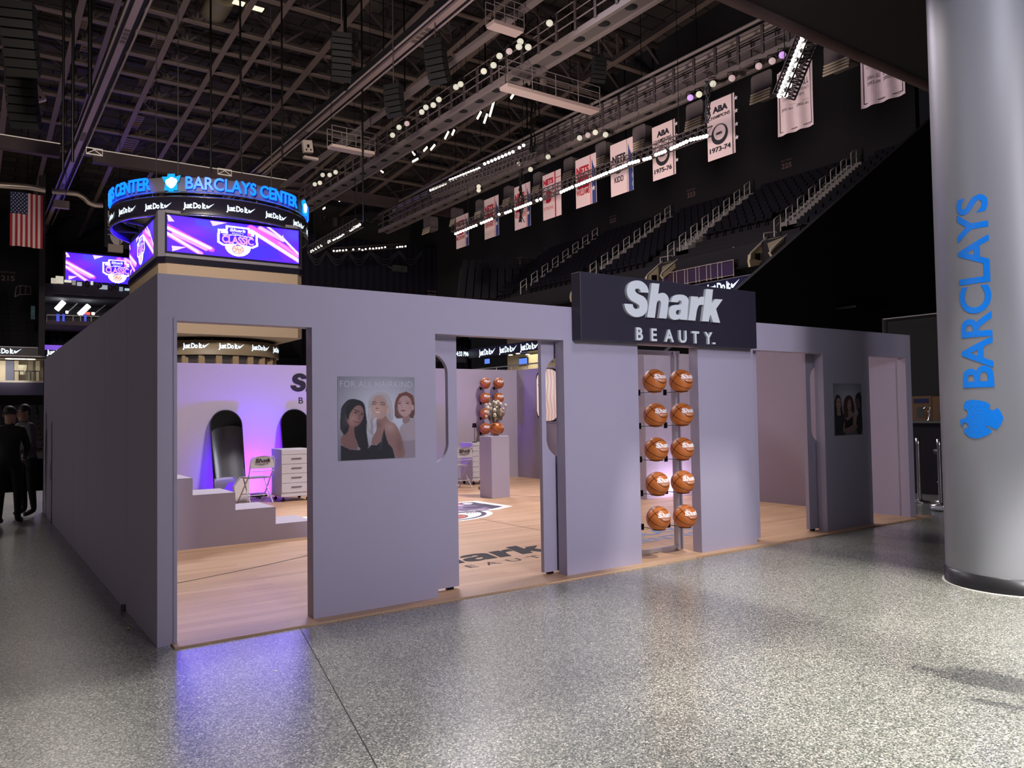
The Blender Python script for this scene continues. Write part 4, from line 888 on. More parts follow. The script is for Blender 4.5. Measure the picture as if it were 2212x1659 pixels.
# ------------------------------------------------------------------ people in the dark beside the booth
def person(base, yaw, lab, body, legs_c, hair_c, hgt=1.72, lean=.0, glasses=False, extra=None):
    s = hgt/1.72; J = {}; E = []
    def add(n, p, r, par=None): J[n] = (Vector(p)*s, r*s); (E.append((par, n)) if par else None)
    add('pel', (0, 0, .94), .135); add('sp', (0, -.01-lean*.3, 1.10), .125, 'pel'); add('ch', (0, -lean*.7, 1.28), .150, 'sp'); add('nk', (0, -lean-.01, 1.46), .062, 'ch')
    add('hd0', (0, -lean-.03, 1.55), .075, 'nk'); add('hd', (0, -lean-.035, 1.63), .088, 'hd0'); add('hd2', (0, -lean-.03, 1.69), .06, 'hd')
    for sd, t in ((-1, 'l'), (1, 'r')):
        add('sh'+t, (sd*.17, -lean, 1.40), .068, 'ch'); add('el'+t, (sd*.23, -lean-.02, 1.12), .047, 'sh'+t); add('wr'+t, (sd*.15, -lean-.22, .98), .030, 'el'+t)
        add('pa'+t, (sd*.12, -lean-.29, .97), .032, 'wr'+t)
        for k in range(4): add('f%d'%k+t, (sd*(.10-.022*k+.03), -lean-.35-.01*(k % 2), .965-.01*k), .010, 'pa'+t); add('g%d'%k+t, (sd*(.09-.022*k+.03), -lean-.375, .935-.01*k), .009, 'f%d'%k+t)
        add('th'+t, (sd*.10, -lean-.30, 1.005), .012, 'pa'+t)
        add('hp'+t, (sd*.09, 0, .88), .100, 'pel'); add('kn'+t, (sd*.11, -.02, .50), .064, 'hp'+t); add('an'+t, (sd*.12, .02, .10), .043, 'kn'+t); add('to'+t, (sd*.13, -.15, .05), .040, 'an'+t)
    ks = list(J); me = bpy.data.meshes.new('person'); me.from_pydata([J[k][0] for k in ks], [(ks.index(a), ks.index(b_)) for a, b_ in E], [])
    tmp = bpy.data.objects.new('tmp', me); COL.objects.link(tmp); md = tmp.modifiers.new('s', 'SKIN'); md.use_smooth_shade = True
    for i, k in enumerate(ks): sv = me.skin_vertices[0].data[i]; sv.radius = (J[k][1], J[k][1]); sv.use_root = (i == 0)
    sb = tmp.modifiers.new('b', 'SUBSURF'); sb.levels = sb.render_levels = 2
    bpy.context.view_layer.update(); dg = bpy.context.evaluated_depsgraph_get(); m2 = bpy.data.meshes.new_from_object(tmp.evaluated_get(dg)); bpy.data.objects.remove(tmp)
    skin = mat('skin', (.42, .24, .17), .55)
    m2.materials.clear(); m2.materials.append(body); m2.materials.append(legs_c); m2.materials.append(skin); m2.materials.append(M_BLK)
    for p_ in m2.polygons:
        c = p_.center/s; p_.use_smooth = True
        p_.material_index = 2 if (c.z > 1.49 or (c.y < -lean-.24 and c.z > .85)) else (3 if c.z < .10 else (1 if c.z < .92 else 0))
    o = bpy.data.objects.new('person', m2); COL.objects.link(o); tag(o, lab, 'person')
    hc = Vector((0, -lean-.02, 1.655))*s
    b = MB(); prof = [(.094*math.sin(t), .104*math.cos(t)) for t in np.linspace(0, 1.75, 9)]
    b.lathe([(r*s, z*s) for r, z in prof][::-1], hc, 18); h = b.build('hair', hair_c); h.parent = o; h.location = (0, .018*s, 0)
    f = MB(); hy = -lean-.035-.088
    f.sphere(Vector((0, hy-.012, 1.615))*s, .014*s, 8, 6, (.8, 1.2, 1.5)); f.build('nose', skin).parent = o
    for sd in (-1, 1):
        MB().sphere(Vector((sd*.033, hy+.004, 1.64))*s, .011*s, 8, 6).build('eye', mat('eye', (.05, .04, .04), .3)).parent = o
        MB().sphere(Vector((sd*.088, -lean-.02, 1.62))*s, .02*s, 8, 6, (.4, 1, 1.5)).build('ear', skin).parent = o
    MB().sphere(Vector((0, hy+.006, 1.575))*s, .018*s, 8, 5, (1.3, .5, .35)).build('mouth', mat('lips', (.30, .12, .11), .5)).parent = o
    if glasses:
        g = MB()
        for sd in (-1, 1): g.tube([Vector((sd*.035+.024*math.cos(t), hy-.008, 1.64+.018*math.sin(t)))*s for t in np.linspace(0, 2*PI, 13)[:-1]], .0022, 5, True); g.tube([Vector((sd*.06, hy-.006, 1.642))*s, Vector((sd*.092, -lean-.01, 1.64))*s], .002, 5)
        g.build('glasses', M_MBLK).parent = o
    o.location = base; o.rotation_euler = (0, 0, yaw)
    return o
M_JK = mat('black_jacket', (.010, .010, .012), .8); M_HD = mat('grey_hoodie', (.10, .10, .12), .9); M_PT = mat('black_trousers', (.008, .008, .010), .9); M_HR = mat('dark_hair', (.012, .010, .010), .6)
p1 = P(62, 1118, 2, 0); person((p1.x, p1.y+.15, 0), math.radians(-62), 'person in grey sweatshirt and glasses looking left in the dark beside the booth wall', M_HD, M_PT, M_HR, 1.70, .06, True)
p2 = P(22, 1135, 2, 0); person((p2.x-.02, p2.y, 0), math.radians(165), 'person in black jacket seen from behind at the far left edge', M_JK, M_PT, M_HR, 1.66, .02)

# ================================================================== ARENA BOWL
M_SEAT = mat('seat_black', (.010, .010, .016), .75, spec=.25); M_CONC = mat('riser_dark', (.016, .015, .020), .9)
M_WRAIL = mat('white_rail', (.62, .60, .58), .4); M_STEP = mat('aisle_concrete', (.26, .25, .24), .8, var=.15, vscale=8); M_TAN = mat('vomitory_tan', (.52, .45, .30), .7)
def frame(ox, oy, oz, rd, out): return lambda a, o_, z: (ox+rd[0]*a+out[0]*o_, oy+rd[1]*a+out[1]*o_, oz+z)
def seat_mesh():
    b = MB(); b.box(-.22, .22, -.20, .20, .36, .42).box(-.03, .03, -.05, .05, .0, .36)
    b.add([(-.22, .20, .42), (.22, .20, .42), (.24, .30, .86), (-.24, .30, .86), (-.22, .25, .42), (.22, .25, .42), (.24, .35, .86), (-.24, .35, .86)],
          [(0, 1, 2, 3), (7, 6, 5, 4), (3, 2, 6, 7), (0, 3, 7, 4), (2, 1, 5, 6)])
    return b
SM = seat_mesh(); seat_me = None; rest = MB(); nind = [0]
def put_seat(p, yaw, label, group, individual):
    global seat_me
    if individual and nind[0] < 300:
        if seat_me is None:
            o = SM.build('arena_seat', M_SEAT); seat_me = o.data
        else:
            o = bpy.data.objects.new('arena_seat', seat_me); COL.objects.link(o)
        o.location = p; o.rotation_euler = (0, 0, yaw); tag(o, label, 'seat', group); nind[0] += 1
    else:
        c, s = math.cos(yaw), math.sin(yaw)
        rest.add([(p[0]+x*c-y*s, p[1]+x*s+y*c, p[2]+z) for x, y, z in SM.v], SM.f)
# right-hand upper stand: rows run along Y, rise toward +X (seats face -X)
X0, Z0, RK, RP_, NR = 31.4, 9.8, .66, .62, 12
def stand(name, x0, z0, y0, y1, nr, rk=RK, tread=RP_):
    b = MB(); zb = z0-1.2
    pr = [(x0-.3, zb)]
    for i in range(nr): pr += [(x0+i*tread, z0+(i-1)*tread*rk if i else zb+.2), (x0+i*tread, z0+i*tread*rk)]
    pr += [(x0+nr*tread+.4, z0+(nr-1)*tread*rk), (x0+nr*tread+.4, zb)]
    b.prism(pr, lambda u, v, w_: (u, w_, v), y0, y1); return struct(b.build(name, M_CONC, fixn=True))
stand('floor_upper_stand', X0, Z0, 15.3, 46, NR)
aY = [18.2, 25.3, 32.0, 39.6]
for i in range(NR-1, -1, -1):
    y = 15.8
    while y < 45.6:
        if min(abs(y-a) for a in aY) > .75 and not (i < 4 and any(-.1 < (y-a) < 1.9 for a in aY)) and not (i < 3 and 19.5 < y < 24.6):
            put_seat((X0+.30+i*RP_, y, Z0+i*RP_*RK), -PI/2, 'black seat in the right upper stand, %s row up, %s from the dark side wall' % (nth(i+1), nth(int((y-15.8)/.56+.5)+1)), 'black seats of the right upper stand', y < 31.5 and i > 1)
        y += .56
# corner bank facing the camera
rd, ou = (.819, -.574), (.574, .819); cb = frame(29.6, 43.6, 9.6, rd, ou); b = MB()
for i in range(10):
    A = [cb(-1.0, i*.6, i*.40-.4), cb(6.0, i*.6, i*.40-.4), cb(6.0, i*.6+.6, i*.40-.4), cb(-1.0, i*.6+.6, i*.40-.4)]; B = [tuple([q[0], q[1], q[2]+.4]) for q in A]
    b.add(A+B, [(0, 1, 5, 4), (4, 5, 6, 7), (1, 2, 6, 5), (2, 3, 7, 6), (3, 0, 4, 7)])
    for k in range(11):
        p = cb(-.6+k*.6, i*.6+.3, i*.40); put_seat(p, math.atan2(rd[1], rd[0]), '', '', False)
struct(b.build('floor_corner_stand', M_CONC))
# far stand across the arena
FY = 80
b = MB()
for i in range(14):
    b.box(-14, 30, FY+i*.8, FY+(i+1)*.8, 7.2+i*.5, 7.9+i*.5+.0)
struct(b.build('floor_far_stand', M_CONC))
for i in range(13):
    x = -9.0
    while x < 9.5:
        if abs(x-3.2) > .6: put_seat((x, FY+.45+i*.8, 7.9+i*.5), 0, '', '', False)
        x += .62
b = MB()
for i in range(8): b.box(-10, 16, FY-14+i*.9, FY-14+(i+1)*.9, -1.6+i*.42, -1.1+i*.42)
struct(b.build('floor_lower_stand', M_CONC))
for i in range(8):
    x = -5.6
    while x < 5.3: put_seat((x, FY-13.6+i*.9, -1.1+i*.42), 0, '', '', False); x += .62
o = rest.build('arena_seating', M_SEAT); tag(o, 'rows and rows of black folding seats filling the dark stands', 'seats', None, 'stuff')
# lower stand stair beside the booth wall
b = MB()
for i in range(10): b.box(5.4, 6.6, FY-14+i*.75, FY-13.2+i*.75, -1.6+i*.42, -1.0+i*.42)
tag(b.build('aisle_stairs', M_STEP), 'pale steps climbing the far lower stand next to the booth wall', 'stairs')

# walls behind the stands with section signs
struct(MB().box(39.6, 40, 15.3, 92, 9, 30).build('wall_right', M_DARK)); struct(MB().box(-30, 60, 92, 92.4, -8, 34).build('wall_far', M_DARK))
struct(MB().box(-30.4, -30, 0, 92, -8, 34).build('wall_left_arena', M_DARK))
M_SIGN = mat('sign_dim', (.26, .16, .15), .6)
for num, px, py, hh_ in (('225', 1699, 357, 10), ('223', 1493, 420, 9.5), ('222', 1324, 476, 8.5), ('221', 1122, 566, 8.5)):
    c = P(px, py, 0, 39.58); hm = hh_/1687*((c-CAM).length)
    o = MB(); lay(o, txt(num, .02, 1, 1.15, 0, 'CENTER'), face_mx(39.58, c.y, c.z-hm*.5), hm)
    lay(o, txt('SECTION', .0, 1, 1.0, 0, 'CENTER'), face_mx(39.58, c.y, c.z+hm*.85), hm*.35, fit=hm*2.3)
    tag(o.build('section_sign', M_SIGN), 'dim painted section number %s on the dark wall' % {'225': '225, the one nearest the pillar', '223': '223, above the second aisle', '222': '222, below the banner row', '221': '221, the leftmost of the four'}[num], 'sign', 'section numbers')
c = P(17, 606, 1, 91.9); o = MB(); lay(o, txt('215', .02, 1, 1.1, 0, 'CENTER'), face_my(c.x, 91.98, c.z), .55); lay(o, txt('SECTION', .0, 1, 1, 0, 'CENTER'), face_my(c.x, 91.98, c.z+.8), .2, fit=1.3)
tag(o.build('section_sign', M_SIGN), 'dim painted number 215 on the dark wall at the far left', 'sign', 'section numbers')
c = P(930, 637, 1, 66); o = MB(); lay(o, txt('220', .02, 1, 1.1, 0, 'CENTER'), face_my(c.x, 65.7, c.z-.4), .45); lay(o, txt('SECTION', .0, 1, 1, 0, 'CENTER'), face_my(c.x, 65.7, c.z+.25), .16, fit=1.1)
tag(o.build('section_sign', M_SIGN), 'dim painted number 220 just over the booth wall', 'sign', 'section numbers')

# aisles: steps and white handrails
def handrail(p, lab):
    e = empty('handrail', p, lab, 'handrail'); x, y, z = p; L_ = .52; dz_ = L_*RK
    MB().tube([(x, y, z), (x, y, z+.86), (x+L_, y, z+.86+dz_), (x+L_, y, z+dz_)], .030, 6).build('rail', M_WRAIL, e)
    MB().tube([(x+.03, y, z+.46), (x+L_-.03, y, z+.46+dz_)], .02, 6).build('mid_rail', M_WRAIL, e)
    return e
hr = None
for ai, (ay, s0) in enumerate(zip(aY, (0, 0, 0, 0))):
    b = MB()
    for k in range(4, NR*2): b.box(X0+k*RP_/2, X0+(k+1)*RP_/2, ay-.45, ay+.45, Z0+k*RP_*RK/2-.6, Z0+(k+1)*RP_*RK/2+.01)
    tag(b.build('aisle_stairs', M_STEP), 'pale steps of the aisle, %s of the four aisles in the right upper stand' % ['nearest', 'second', 'third', 'farthest'][ai], 'stairs')
    for k in range(8):
        p = (X0+.05+k*.98, ay-.0, Z0+(.05+k*.98)*RK+.05); lab = 'white tubular handrail of the %s aisle, %s from the bottom' % (['nearest', 'second', 'third', 'farthest'][ai], nth(k+1))
        if hr is None: hr = handrail(p, lab); hr['group'] = 'handrails of the nearest aisle'; hp = Vector(p)
        else: copy_tree(hr, Vector(p)-hp, lab, 'handrails of the %s aisle' % ['nearest', 'second', 'third', 'farthest'][ai])
# vomitory walls at the foot of each aisle
def vom(ay, lab):
    e = empty('stair_wall', (X0-1.8, ay, Z0-2), lab, 'stair wall', 'tan stair walls')
    dY = ay-18.2
    g = lambda zx, zy, yy: P(1400+zx/4.022, 300+zy/4.022, 1, yy)
    def poly(L, yy, t): pp = [(g(x, y, yy).x, g(x, y, yy).z) for x, y in L]; return MB().prism(pp, lambda u, v, w_: (u, yy+dY+t-w_, v), 0, t)
    poly([(885, 1005), (1028, 872), (1060, 990), (1085, 1015), (985, 1092), (890, 1112), (880, 1060)], 18.9, .12).build('near_panel', M_TAN, e, fixn=True)
    poly([(1060, 985), (1205, 848), (1222, 885), (1080, 1020)], 17.6, .12).build('far_panel', M_TAN, e, fixn=True)
    q = [g(1028, 872, 19.02), g(1190, 842, 17.6), g(1060, 985, 17.6), g(1060, 960, 19.02)]
    b = MB(); b.add([(p.x, p.y+dY+.02, p.z) for p in q]+[(p.x+.05, p.y+dY+.1, p.z-.1) for p in q], [(0, 1, 2, 3), (7, 6, 5, 4), (0, 3, 7, 4), (1, 0, 4, 5), (2, 1, 5, 6), (3, 2, 6, 7)]); b.build('landing_wall', M_TAN, e, fixn=True)
    r = [g(x, y, 18.85) for x, y in ((885, 1045), (890, 990), (1025, 858))]; r2_ = [g(x, y, 17.55) for x, y in ((1060, 1000), (1062, 965), (1205, 832))]
    t = MB(); t.tube([(p.x, p.y+dY, p.z) for p in r], .03, 6).tube([(p.x, p.y+dY, p.z) for p in r2_], .03, 6)
    r3 = [g(x, y, 18.9) for x, y in ((1005, 865), (1005, 822), (1112, 800), (1112, 842))]; t.tube([(p.x, p.y+dY, p.z) for p in r3], .028, 6); t.build('hand_rail', M_WRAIL, e)
    d_ = [(933, 995), (975, 992), (975, 1055), (935, 1045)]; poly(d_, 18.86, .03).build('niche', M_MBLK, e, fixn=True)
vom(18.2, 'tan stair wall with sloping white rail at the foot of the nearest aisle')
vom(25.3, 'tan stair wall at the foot of the second aisle, just above the black sign')
vom(32.0, 'tan stair wall at the foot of the third aisle, left of the black sign')
# guard rails with dark panels
def guard(p, L_, h, lab, grp):
    e = empty('guard_rail', p, lab, 'railing', grp); x, y, z = p
    MB().tube([(x, y, z), (x, y, z+h), (x, y-L_, z+h), (x, y-L_, z)], .032, 6).tube([(x, y, z+.08), (x, y-L_, z+.08)], .02, 6).build('frame', mat('rail_pinkish', (.42, .36, .36), .4), e)
    MB().box(x-.01, x+.01, y-L_+.06, y-.06, z+.12, z+h-.06).build('panel', mat('rail_panel', (.05, .028, .04), .3), e); return e
g0 = None
for tier, (pxs, xx, L_, h) in enumerate((([(1432, 592), (1455, 587), (1479, 582), (1503, 577), (1526, 572.5), (1550, 568)], 30.9, 1.02, .85), ([(1435, 584), (1457, 579), (1504, 566), (1523, 561), (1546, 556), (1568, 550)], 32.0, .95, .9), ([(1503, 548), (1528, 544)], 33.4, 1.15, .9))):
    for k, (x, y) in enumerate(pxs):
        c = P(x, y, 0, xx); p = Vector((c.x, c.y, c.z-h)); tn = ['front', 'middle', 'upper'][tier]
        lab = 'pink-grey framed guard rail, %s row, %s from the left, below the upper stand' % (tn, nth(k+1))
        if g0 is None: g0 = guard(p, L_, h, lab, 'guard rails of the front row')
        else: copy_tree(g0, p-g0.location, lab, 'guard rails of the %s row' % tn)
c = P(1590, 560, 0, 31.6); e = tag(MB().tube([(31.6, c.y+.8, c.z-.6), (31.6, c.y+.8, c.z+.5), (32.6, c.y, c.z+1.1), (32.6, c.y, c.z)], .03, 6).tube([(31.6, c.y+.4, c.z-.7), (31.6, c.y+.4, c.z+.4), (32.6, c.y-.5, c.z+1.0)], .03, 6).build('stair_rail', M_WRAIL), 'white crossing stair rails beside the nearest tan stair wall', 'railing')

# LED ribbons with the slogan
M_RIB = mat('ribbon_black', (.014, .012, .026), .35); M_TXT = mat('ribbon_text', (.02, .02, .02), .5, emit=(.72, .86, 1), es=1.6); M_LED = mat('thin_light_strip', (.02, .02, .02), .5, emit=(.8, .72, .8), es=.30)
zt, zb = P(1560, 605, 0, 31).z, P(1560, 632, 0, 31).z
e = empty('led_ribbon', (31, 20, zb), 'dark display ribbon with white slogan just above the black sign, below the guard rails', 'display')
MB().box(31, 31.3, 15.3, 46, zb-.3, zt).build('casing', M_RIB, e); MB().tube([(30.97, 15.3, zt+.01), (30.97, 46, zt+.01)], .025, 6).build('edge_strip', mat('edge_metal', (.35, .32, .36), .3, .6), e)
b = MB(); hj = .42
c = P(1561, 618, 0, 31)
for k in range(4): jdi(b, face_mx(30.995, c.y+k*5, c.z-.2), hj)
b.build('slogan', M_TXT, e)
# ribbon and lounge seen through the second doorway
def ribbon_x(name, pa, pb, xx, hpx, lab, texts, tcol=M_TXT):
    A, B = P(pa[0], pa[1], 0, xx), P(pb[0], pb[1], 0, xx); z1_ = A.z; z0_ = P(pa[0], pa[1]+hpx, 0, xx).z
    e = empty(name, (xx, (A.y+B.y)/2, z0_), lab, 'display')
    MB().box(xx, xx+.3, min(A.y, B.y), max(A.y, B.y), z0_, z1_).build('casing', M_RIB, e)
    b = MB()
    for x in texts:
        c = P(x, (pa[1]+pb[1])/2, 0, xx); jdi(b, face_mx(xx-.01, c.y, (z0_+z1_)/2-.22), .44)
    b.build('slogan', tcol, e); return e
ribbon_x('led_ribbon', (1190, 730), (1012, 760), 31, 23, 'dark display ribbon with repeated white slogan seen in the second doorway', (1052, 1097, 1144))
ly = P(1012, 760, 0, 31).y; yy_ = ly+.35
A = P(985, 757, 1, yy_); B = P(1012, 783, 1, yy_)
e = empty('led_ribbon', (A.x, yy_, B.z), 'short display ribbon showing the time at the left of the second doorway', 'display')
MB().box(A.x-4, 31, yy_, yy_+.3, B.z, A.z).build('casing', M_RIB, e)
b = MB(); c = P(998, 763, 1, yy_); lay(b, txt('4:33 PM', .03, 1, 1, 0, 'CENTER'), face_my(c.x, yy_-.01, c.z-.22), .36, fit=1.05); jx = P(1018, 763, 1, yy_); b.flat([[(x*.4, y*.4) for x, y in SWOOSH]], face_my(P(1012, 763, 1, yy_).x-.15, yy_-.01, c.z-.2)); b.build('clock_text', M_TXT, e)
M_BEI = mat('lounge_wall', (.62, .54, .38), .7)
c0, c1 = P(1096, 772, 0, 34), P(1175, 800, 0, 34)
struct(MB().box(34, 34.2, c1.y-3, c0.y, 2, 8).build('wall_lounge', M_BEI)); struct(MB().box(31.36, 36, 14, 46, 5.9, 6.0).build('ceiling_lounge', M_BLK))
area('lounge_light', (33, c0.y-3.5, 5.2), (34, c0.y-3.5, 3.5), 1.5, 60, (1, .88, .62), 5)
M_BULB = mat('bulb_warm', (.02, .02, .02), .5, emit=(1, .93, .74), es=4)
for k, (x, y) in enumerate(((1103, 767), (1119, 764), (1140, 766))):
    c = P(x, y, 0, 32.2+k*.3); o = MB().lathe([(0, .04), (.16, .02), (.16, -.02), (0, -.03)], c, 16).build('ceiling_light', M_BULB); tag(o, 'round ceiling downlight in the lounge seen through the second doorway, %s of three' % ['left', 'middle', 'right'][k], 'light', 'lounge downlights')
M_SCR = mat('blue_screen', (.01, .01, .02), .3, emit=(.12, .25, .85), es=1.1)
for (x0, x1, y0, y1), lab in (((1121, 1139, 775, 788), 'blue lit monitor on the cream lounge wall in the second doorway'), ((1047, 1058, 776, 785), 'small blue lit monitor in the dark part of the second doorway')):
    a, b_ = P(x0, y0, 0, 33.9), P(x1, y1, 0, 33.9)
    o = MB().box(33.9, 33.96, b_.y-.05, a.y+.05, b_.z-.05, a.z+.05).build('monitor', M_MBLK); tag(o, lab, 'monitor', 'lounge monitors'); MB().box(33.89, 33.899, b_.y, a.y, b_.z, a.z).build('screen', M_SCR, o)
a, b_ = P(985, 792.5, 0, 30.8), P(1175, 792.5, 0, 30.8); zz = P(1080, 792.5, 0, 30.8).z
e = empty('glass_railing', (30.8, (a.y+b_.y)/2, zz-.9), 'long steel railing crossing the second doorway above the rear wall', 'railing'); MB().tube([(30.8, a.y+2, zz), (30.8, b_.y-1, zz)], .05, 8).build('top_rail', mat('rail_steel', (.5, .5, .55), .3, .7), e)
t = MB()
for k in range(7): y_ = b_.y+k*(a.y-b_.y)/6; t.tube([(30.8, y_, zz-.9), (30.8, y_, zz-.05)], .03, 6)
t.build('posts', MATS['rail_steel'], e)

# far left: ribbon, lounge row, suite and small video screen
def PYf(x, y, yy=FY-.3): return P(x, y, 1, yy)
zt, zb = PYf(30, 750).z, PYf(30, 768).z
e = empty('led_ribbon', (0, FY-.3, zb), 'dark display ribbon with white slogan at the far left below the seats', 'display'); MB().box(-14, 24, FY-.3, FY, zb, zt).build('casing', M_RIB, e)
MB().box(-14, 24, FY-.34, FY-.3, zt, zt+.05).box(-14, 24, FY-.34, FY-.3, zb-.05, zb).build('edge_strips', MATS['edge_metal'], e)
b = MB(); c = PYf(14, 758)
for k in range(-1, 5): jdi(b, face_my(c.x+k*4.35, FY-.31, c.z-.22), .46)
b.build('slogan', M_TXT, e)
a, b_ = PYf(92, 745), PYf(150, 752); o = MB().box(a.x, a.x+6, FY-.5, FY-.35, a.z-.45, a.z+.0).build('banner_strip', mat('violet_screen', (.02, .01, .05), .4, emit=(.26, .10, .85), es=.8)); tag(o, 'small violet lit strip above the far left slogan ribbon', 'display')
zf = PYf(40, 822).z
struct(MB().box(-14, 24, FY-.3, FY+7, zf-.18, zf).build('floor_lounge', mat('lounge_floor', (.35, .33, .33), .6)))
struct(MB().box(-14, 24, FY+5, FY+5.2, zf, zb).build('wall_lounge_far', mat('lounge_back', (.42, .36, .27), .7)))
struct(MB().box(-14, 24, FY-.25, FY+7, zb-.12, zb-.02).build('ceiling_lounge_far', mat('lounge_ceiling', (.40, .37, .34), .7)))
area('lounge_light', (2.2, FY+2.2, zb-.3), (2.2, FY+3.4, zf), 3, 240, (1, .9, .72), 8)
struct(MB().box(-14, 24, FY-.3, FY-.1, zf-1.35, zf-.181).build('wall_lower_front', mat('violet_dark', (.03, .026, .07), .8)))
for k, (x, y) in enumerate(((21, 780), (37.5, 776), (47, 782), (65, 779), (67, 774))):
    c = PYf(x, y, FY+1.5); o = MB().lathe([(0, .05), (.36, .03), (.36, -.02), (0, -.04)], (c.x, FY+1.5, zb-.2), 16).build('ceiling_light', M_BULB); tag(o, 'round bright ceiling light in the far left lounge, %s' % ['leftmost', 'large one second from the left', 'third from the left', 'lower right one', 'upper right one'][k], 'light', 'far lounge ceiling lights')
for k, (x0, x1, col) in enumerate(((0, 12, (.7, .62, .5)), (12, 30, (.16, .18, .30)), (31, 40, (.6, .53, .42)), (61, 71, (.3, .27, .22)), (77, 86, (.55, .5, .4)))):
    a, b_ = PYf(x0, 786, FY+3.8), PYf(x1, 820, FY+3.8); struct(MB().box(a.x, b_.x, FY+3.8, FY+4.0, zf, a.z+.3).build('pillar', mat('lounge_pillar_%d' % k, col, .6)))
for k, x in enumerate((36, 47, 60, 72, 80)):
    c = PYf(x, 812, FY+1.6); e = empty('lounge_table', (c.x, FY+1.6, zf), 'dark counter-height table in the far left lounge, %s from the left' % nth(k+1), 'table', 'lounge tables'); MB().box(c.x-.19, c.x+.19, FY+1.3, FY+1.9, zf+.95, zf+1.02).build('tabletop', M_BLK, e); MB().box(c.x-.22, c.x-.16, FY+1.55, FY+1.65, zf, zf+.95).box(c.x+.16, c.x+.22, FY+1.55, FY+1.65, zf, zf+.95).build('legs', M_BLK, e)
c = PYf(47, 803, FY+2.4); o = MB().lathe([(0, 0), (.3, 0), (.42, .9), (0, .9)], (c.x, FY+2.4, zf+.7), 14).build('drum_lamp', mat('shade_lit', (.02, .02, .02), .5, emit=(1, .86, .55), es=.55)); tag(o, 'cream glowing drum lamp in the far left lounge', 'lamp')
# suite with tube lights
SYY = 74.
def S(x, y, yy=SYY): return P(x, y, 1, yy)
a, b_ = S(97, 645), S(340, 700)
struct(MB().box(S(95, 640).x, b_.x, SYY+6, SYY+6.2, b_.z, a.z+.3).build('wall_suite', mat('suite_dark', (.035, .03, .05), .8)))
struct(MB().box(S(95, 640).x, b_.x, SYY, SYY+6, a.z+.25, a.z+.4).build('ceiling_suite', mat('suite_dark2', (.05, .045, .07), .8)))
struct(MB().box(S(95, 640).x, b_.x+2, SYY-.2, SYY, S(150, 644).z, S(150, 616).z).build('wall_suite_front', mat('suite_front', (.035, .028, .075), .7)))
struct(MB().box(S(97, 700).x, b_.x, SYY-.05, SYY+6, S(150, 702).z, S(150, 693).z).build('floor_suite', mat('suite_floor', (.10, .07, .10), .7)))
M_TUBE = mat('tube_light', (.02, .02, .02), .5, emit=(.93, 1, .90), es=7)
for k, (x0, y0, x1, y1) in enumerate(((122, 669, 138, 652), (171, 680, 192, 660), (142, 674, 147, 674.5), (198, 677, 204, 677.5))):
    o = MB().tube([S(x0, y0, SYY+2), S(x1, y1, SYY+2)], .22 if k < 2 else .12, 8).build('tube_light', M_TUBE); tag(o, 'white tube light in the dark suite at left, %s' % ['left long one', 'right long one', 'short one between the long ones', 'short one at the right'][k], 'light', 'suite lights')
for x0, y0, x1, y1 in ((147, 674, 167, 655), (205, 677, 228, 659)): o = MB().tube([S(x0, y0, SYY+2), S(x1, y1, SYY+2)], .05, 6).build('light_rail', mat('rail_dim', (.3, .3, .3), .5)); tag(o, 'thin grey rail slanting under the suite ceiling, %s' % ('left' if x0 < 180 else 'right'), 'rail', 'suite ceiling rails')
c = S(189, 677, SYY+1); o = MB().box(c.x-.22, c.x+.22, c.y, c.y+.05, c.z-.12, c.z+.12).build('exit_sign', mat('exit_red', (.02, 0, 0), .5, emit=(1, .08, .06), es=1.6)); tag(o, 'small glowing red exit sign in the suite at left', 'sign')
e = empty('suite_railing', S(101, 696), 'white framed suite railing below the tube lights at left', 'railing'); MB().tube([S(101, 696), S(101, 680), S(215, 683.5)], .06, 6).build('top_rail', M_WRAIL, e)
for k, x in enumerate((138, 158, 174, 186, 197)): MB().tube([S(x, 694.5), S(x, 682.5)], .05, 6).build('post', M_WRAIL, e)
for k, x in enumerate((131, 145, 154, 166, 178, 190, 201)):
    c = S(x, 693, SYY+.6); o = MB().rbox(c.x-.23, c.x+.23, c.y, c.y+.1, c.z-.1, c.z+.52, .1, 4, 1).build('suite_chair', M_BLK); tag(o, 'black rounded chair back behind the white suite railing, %s from the left' % nth(k+1), 'chair', 'suite chairs')
for k, (x0, x1) in enumerate(((121, 128), (134, 139), (181, 186))):
    a, b_ = S(x0, 679), S(x1, 695); o = MB().box(a.x, b_.x, SYY-.3, SYY-.28, b_.z, a.z).build('blue_card', mat('cyan_card', (.02, .03, .05), .5, emit=(.3, .55, .95) if k else (.08, .12, .9), es=.7)); tag(o, 'small glowing blue panel on the suite railing, %s' % ['deep blue one', 'pale one beside it', 'pale one further right'][k], 'panel', 'blue railing panels')
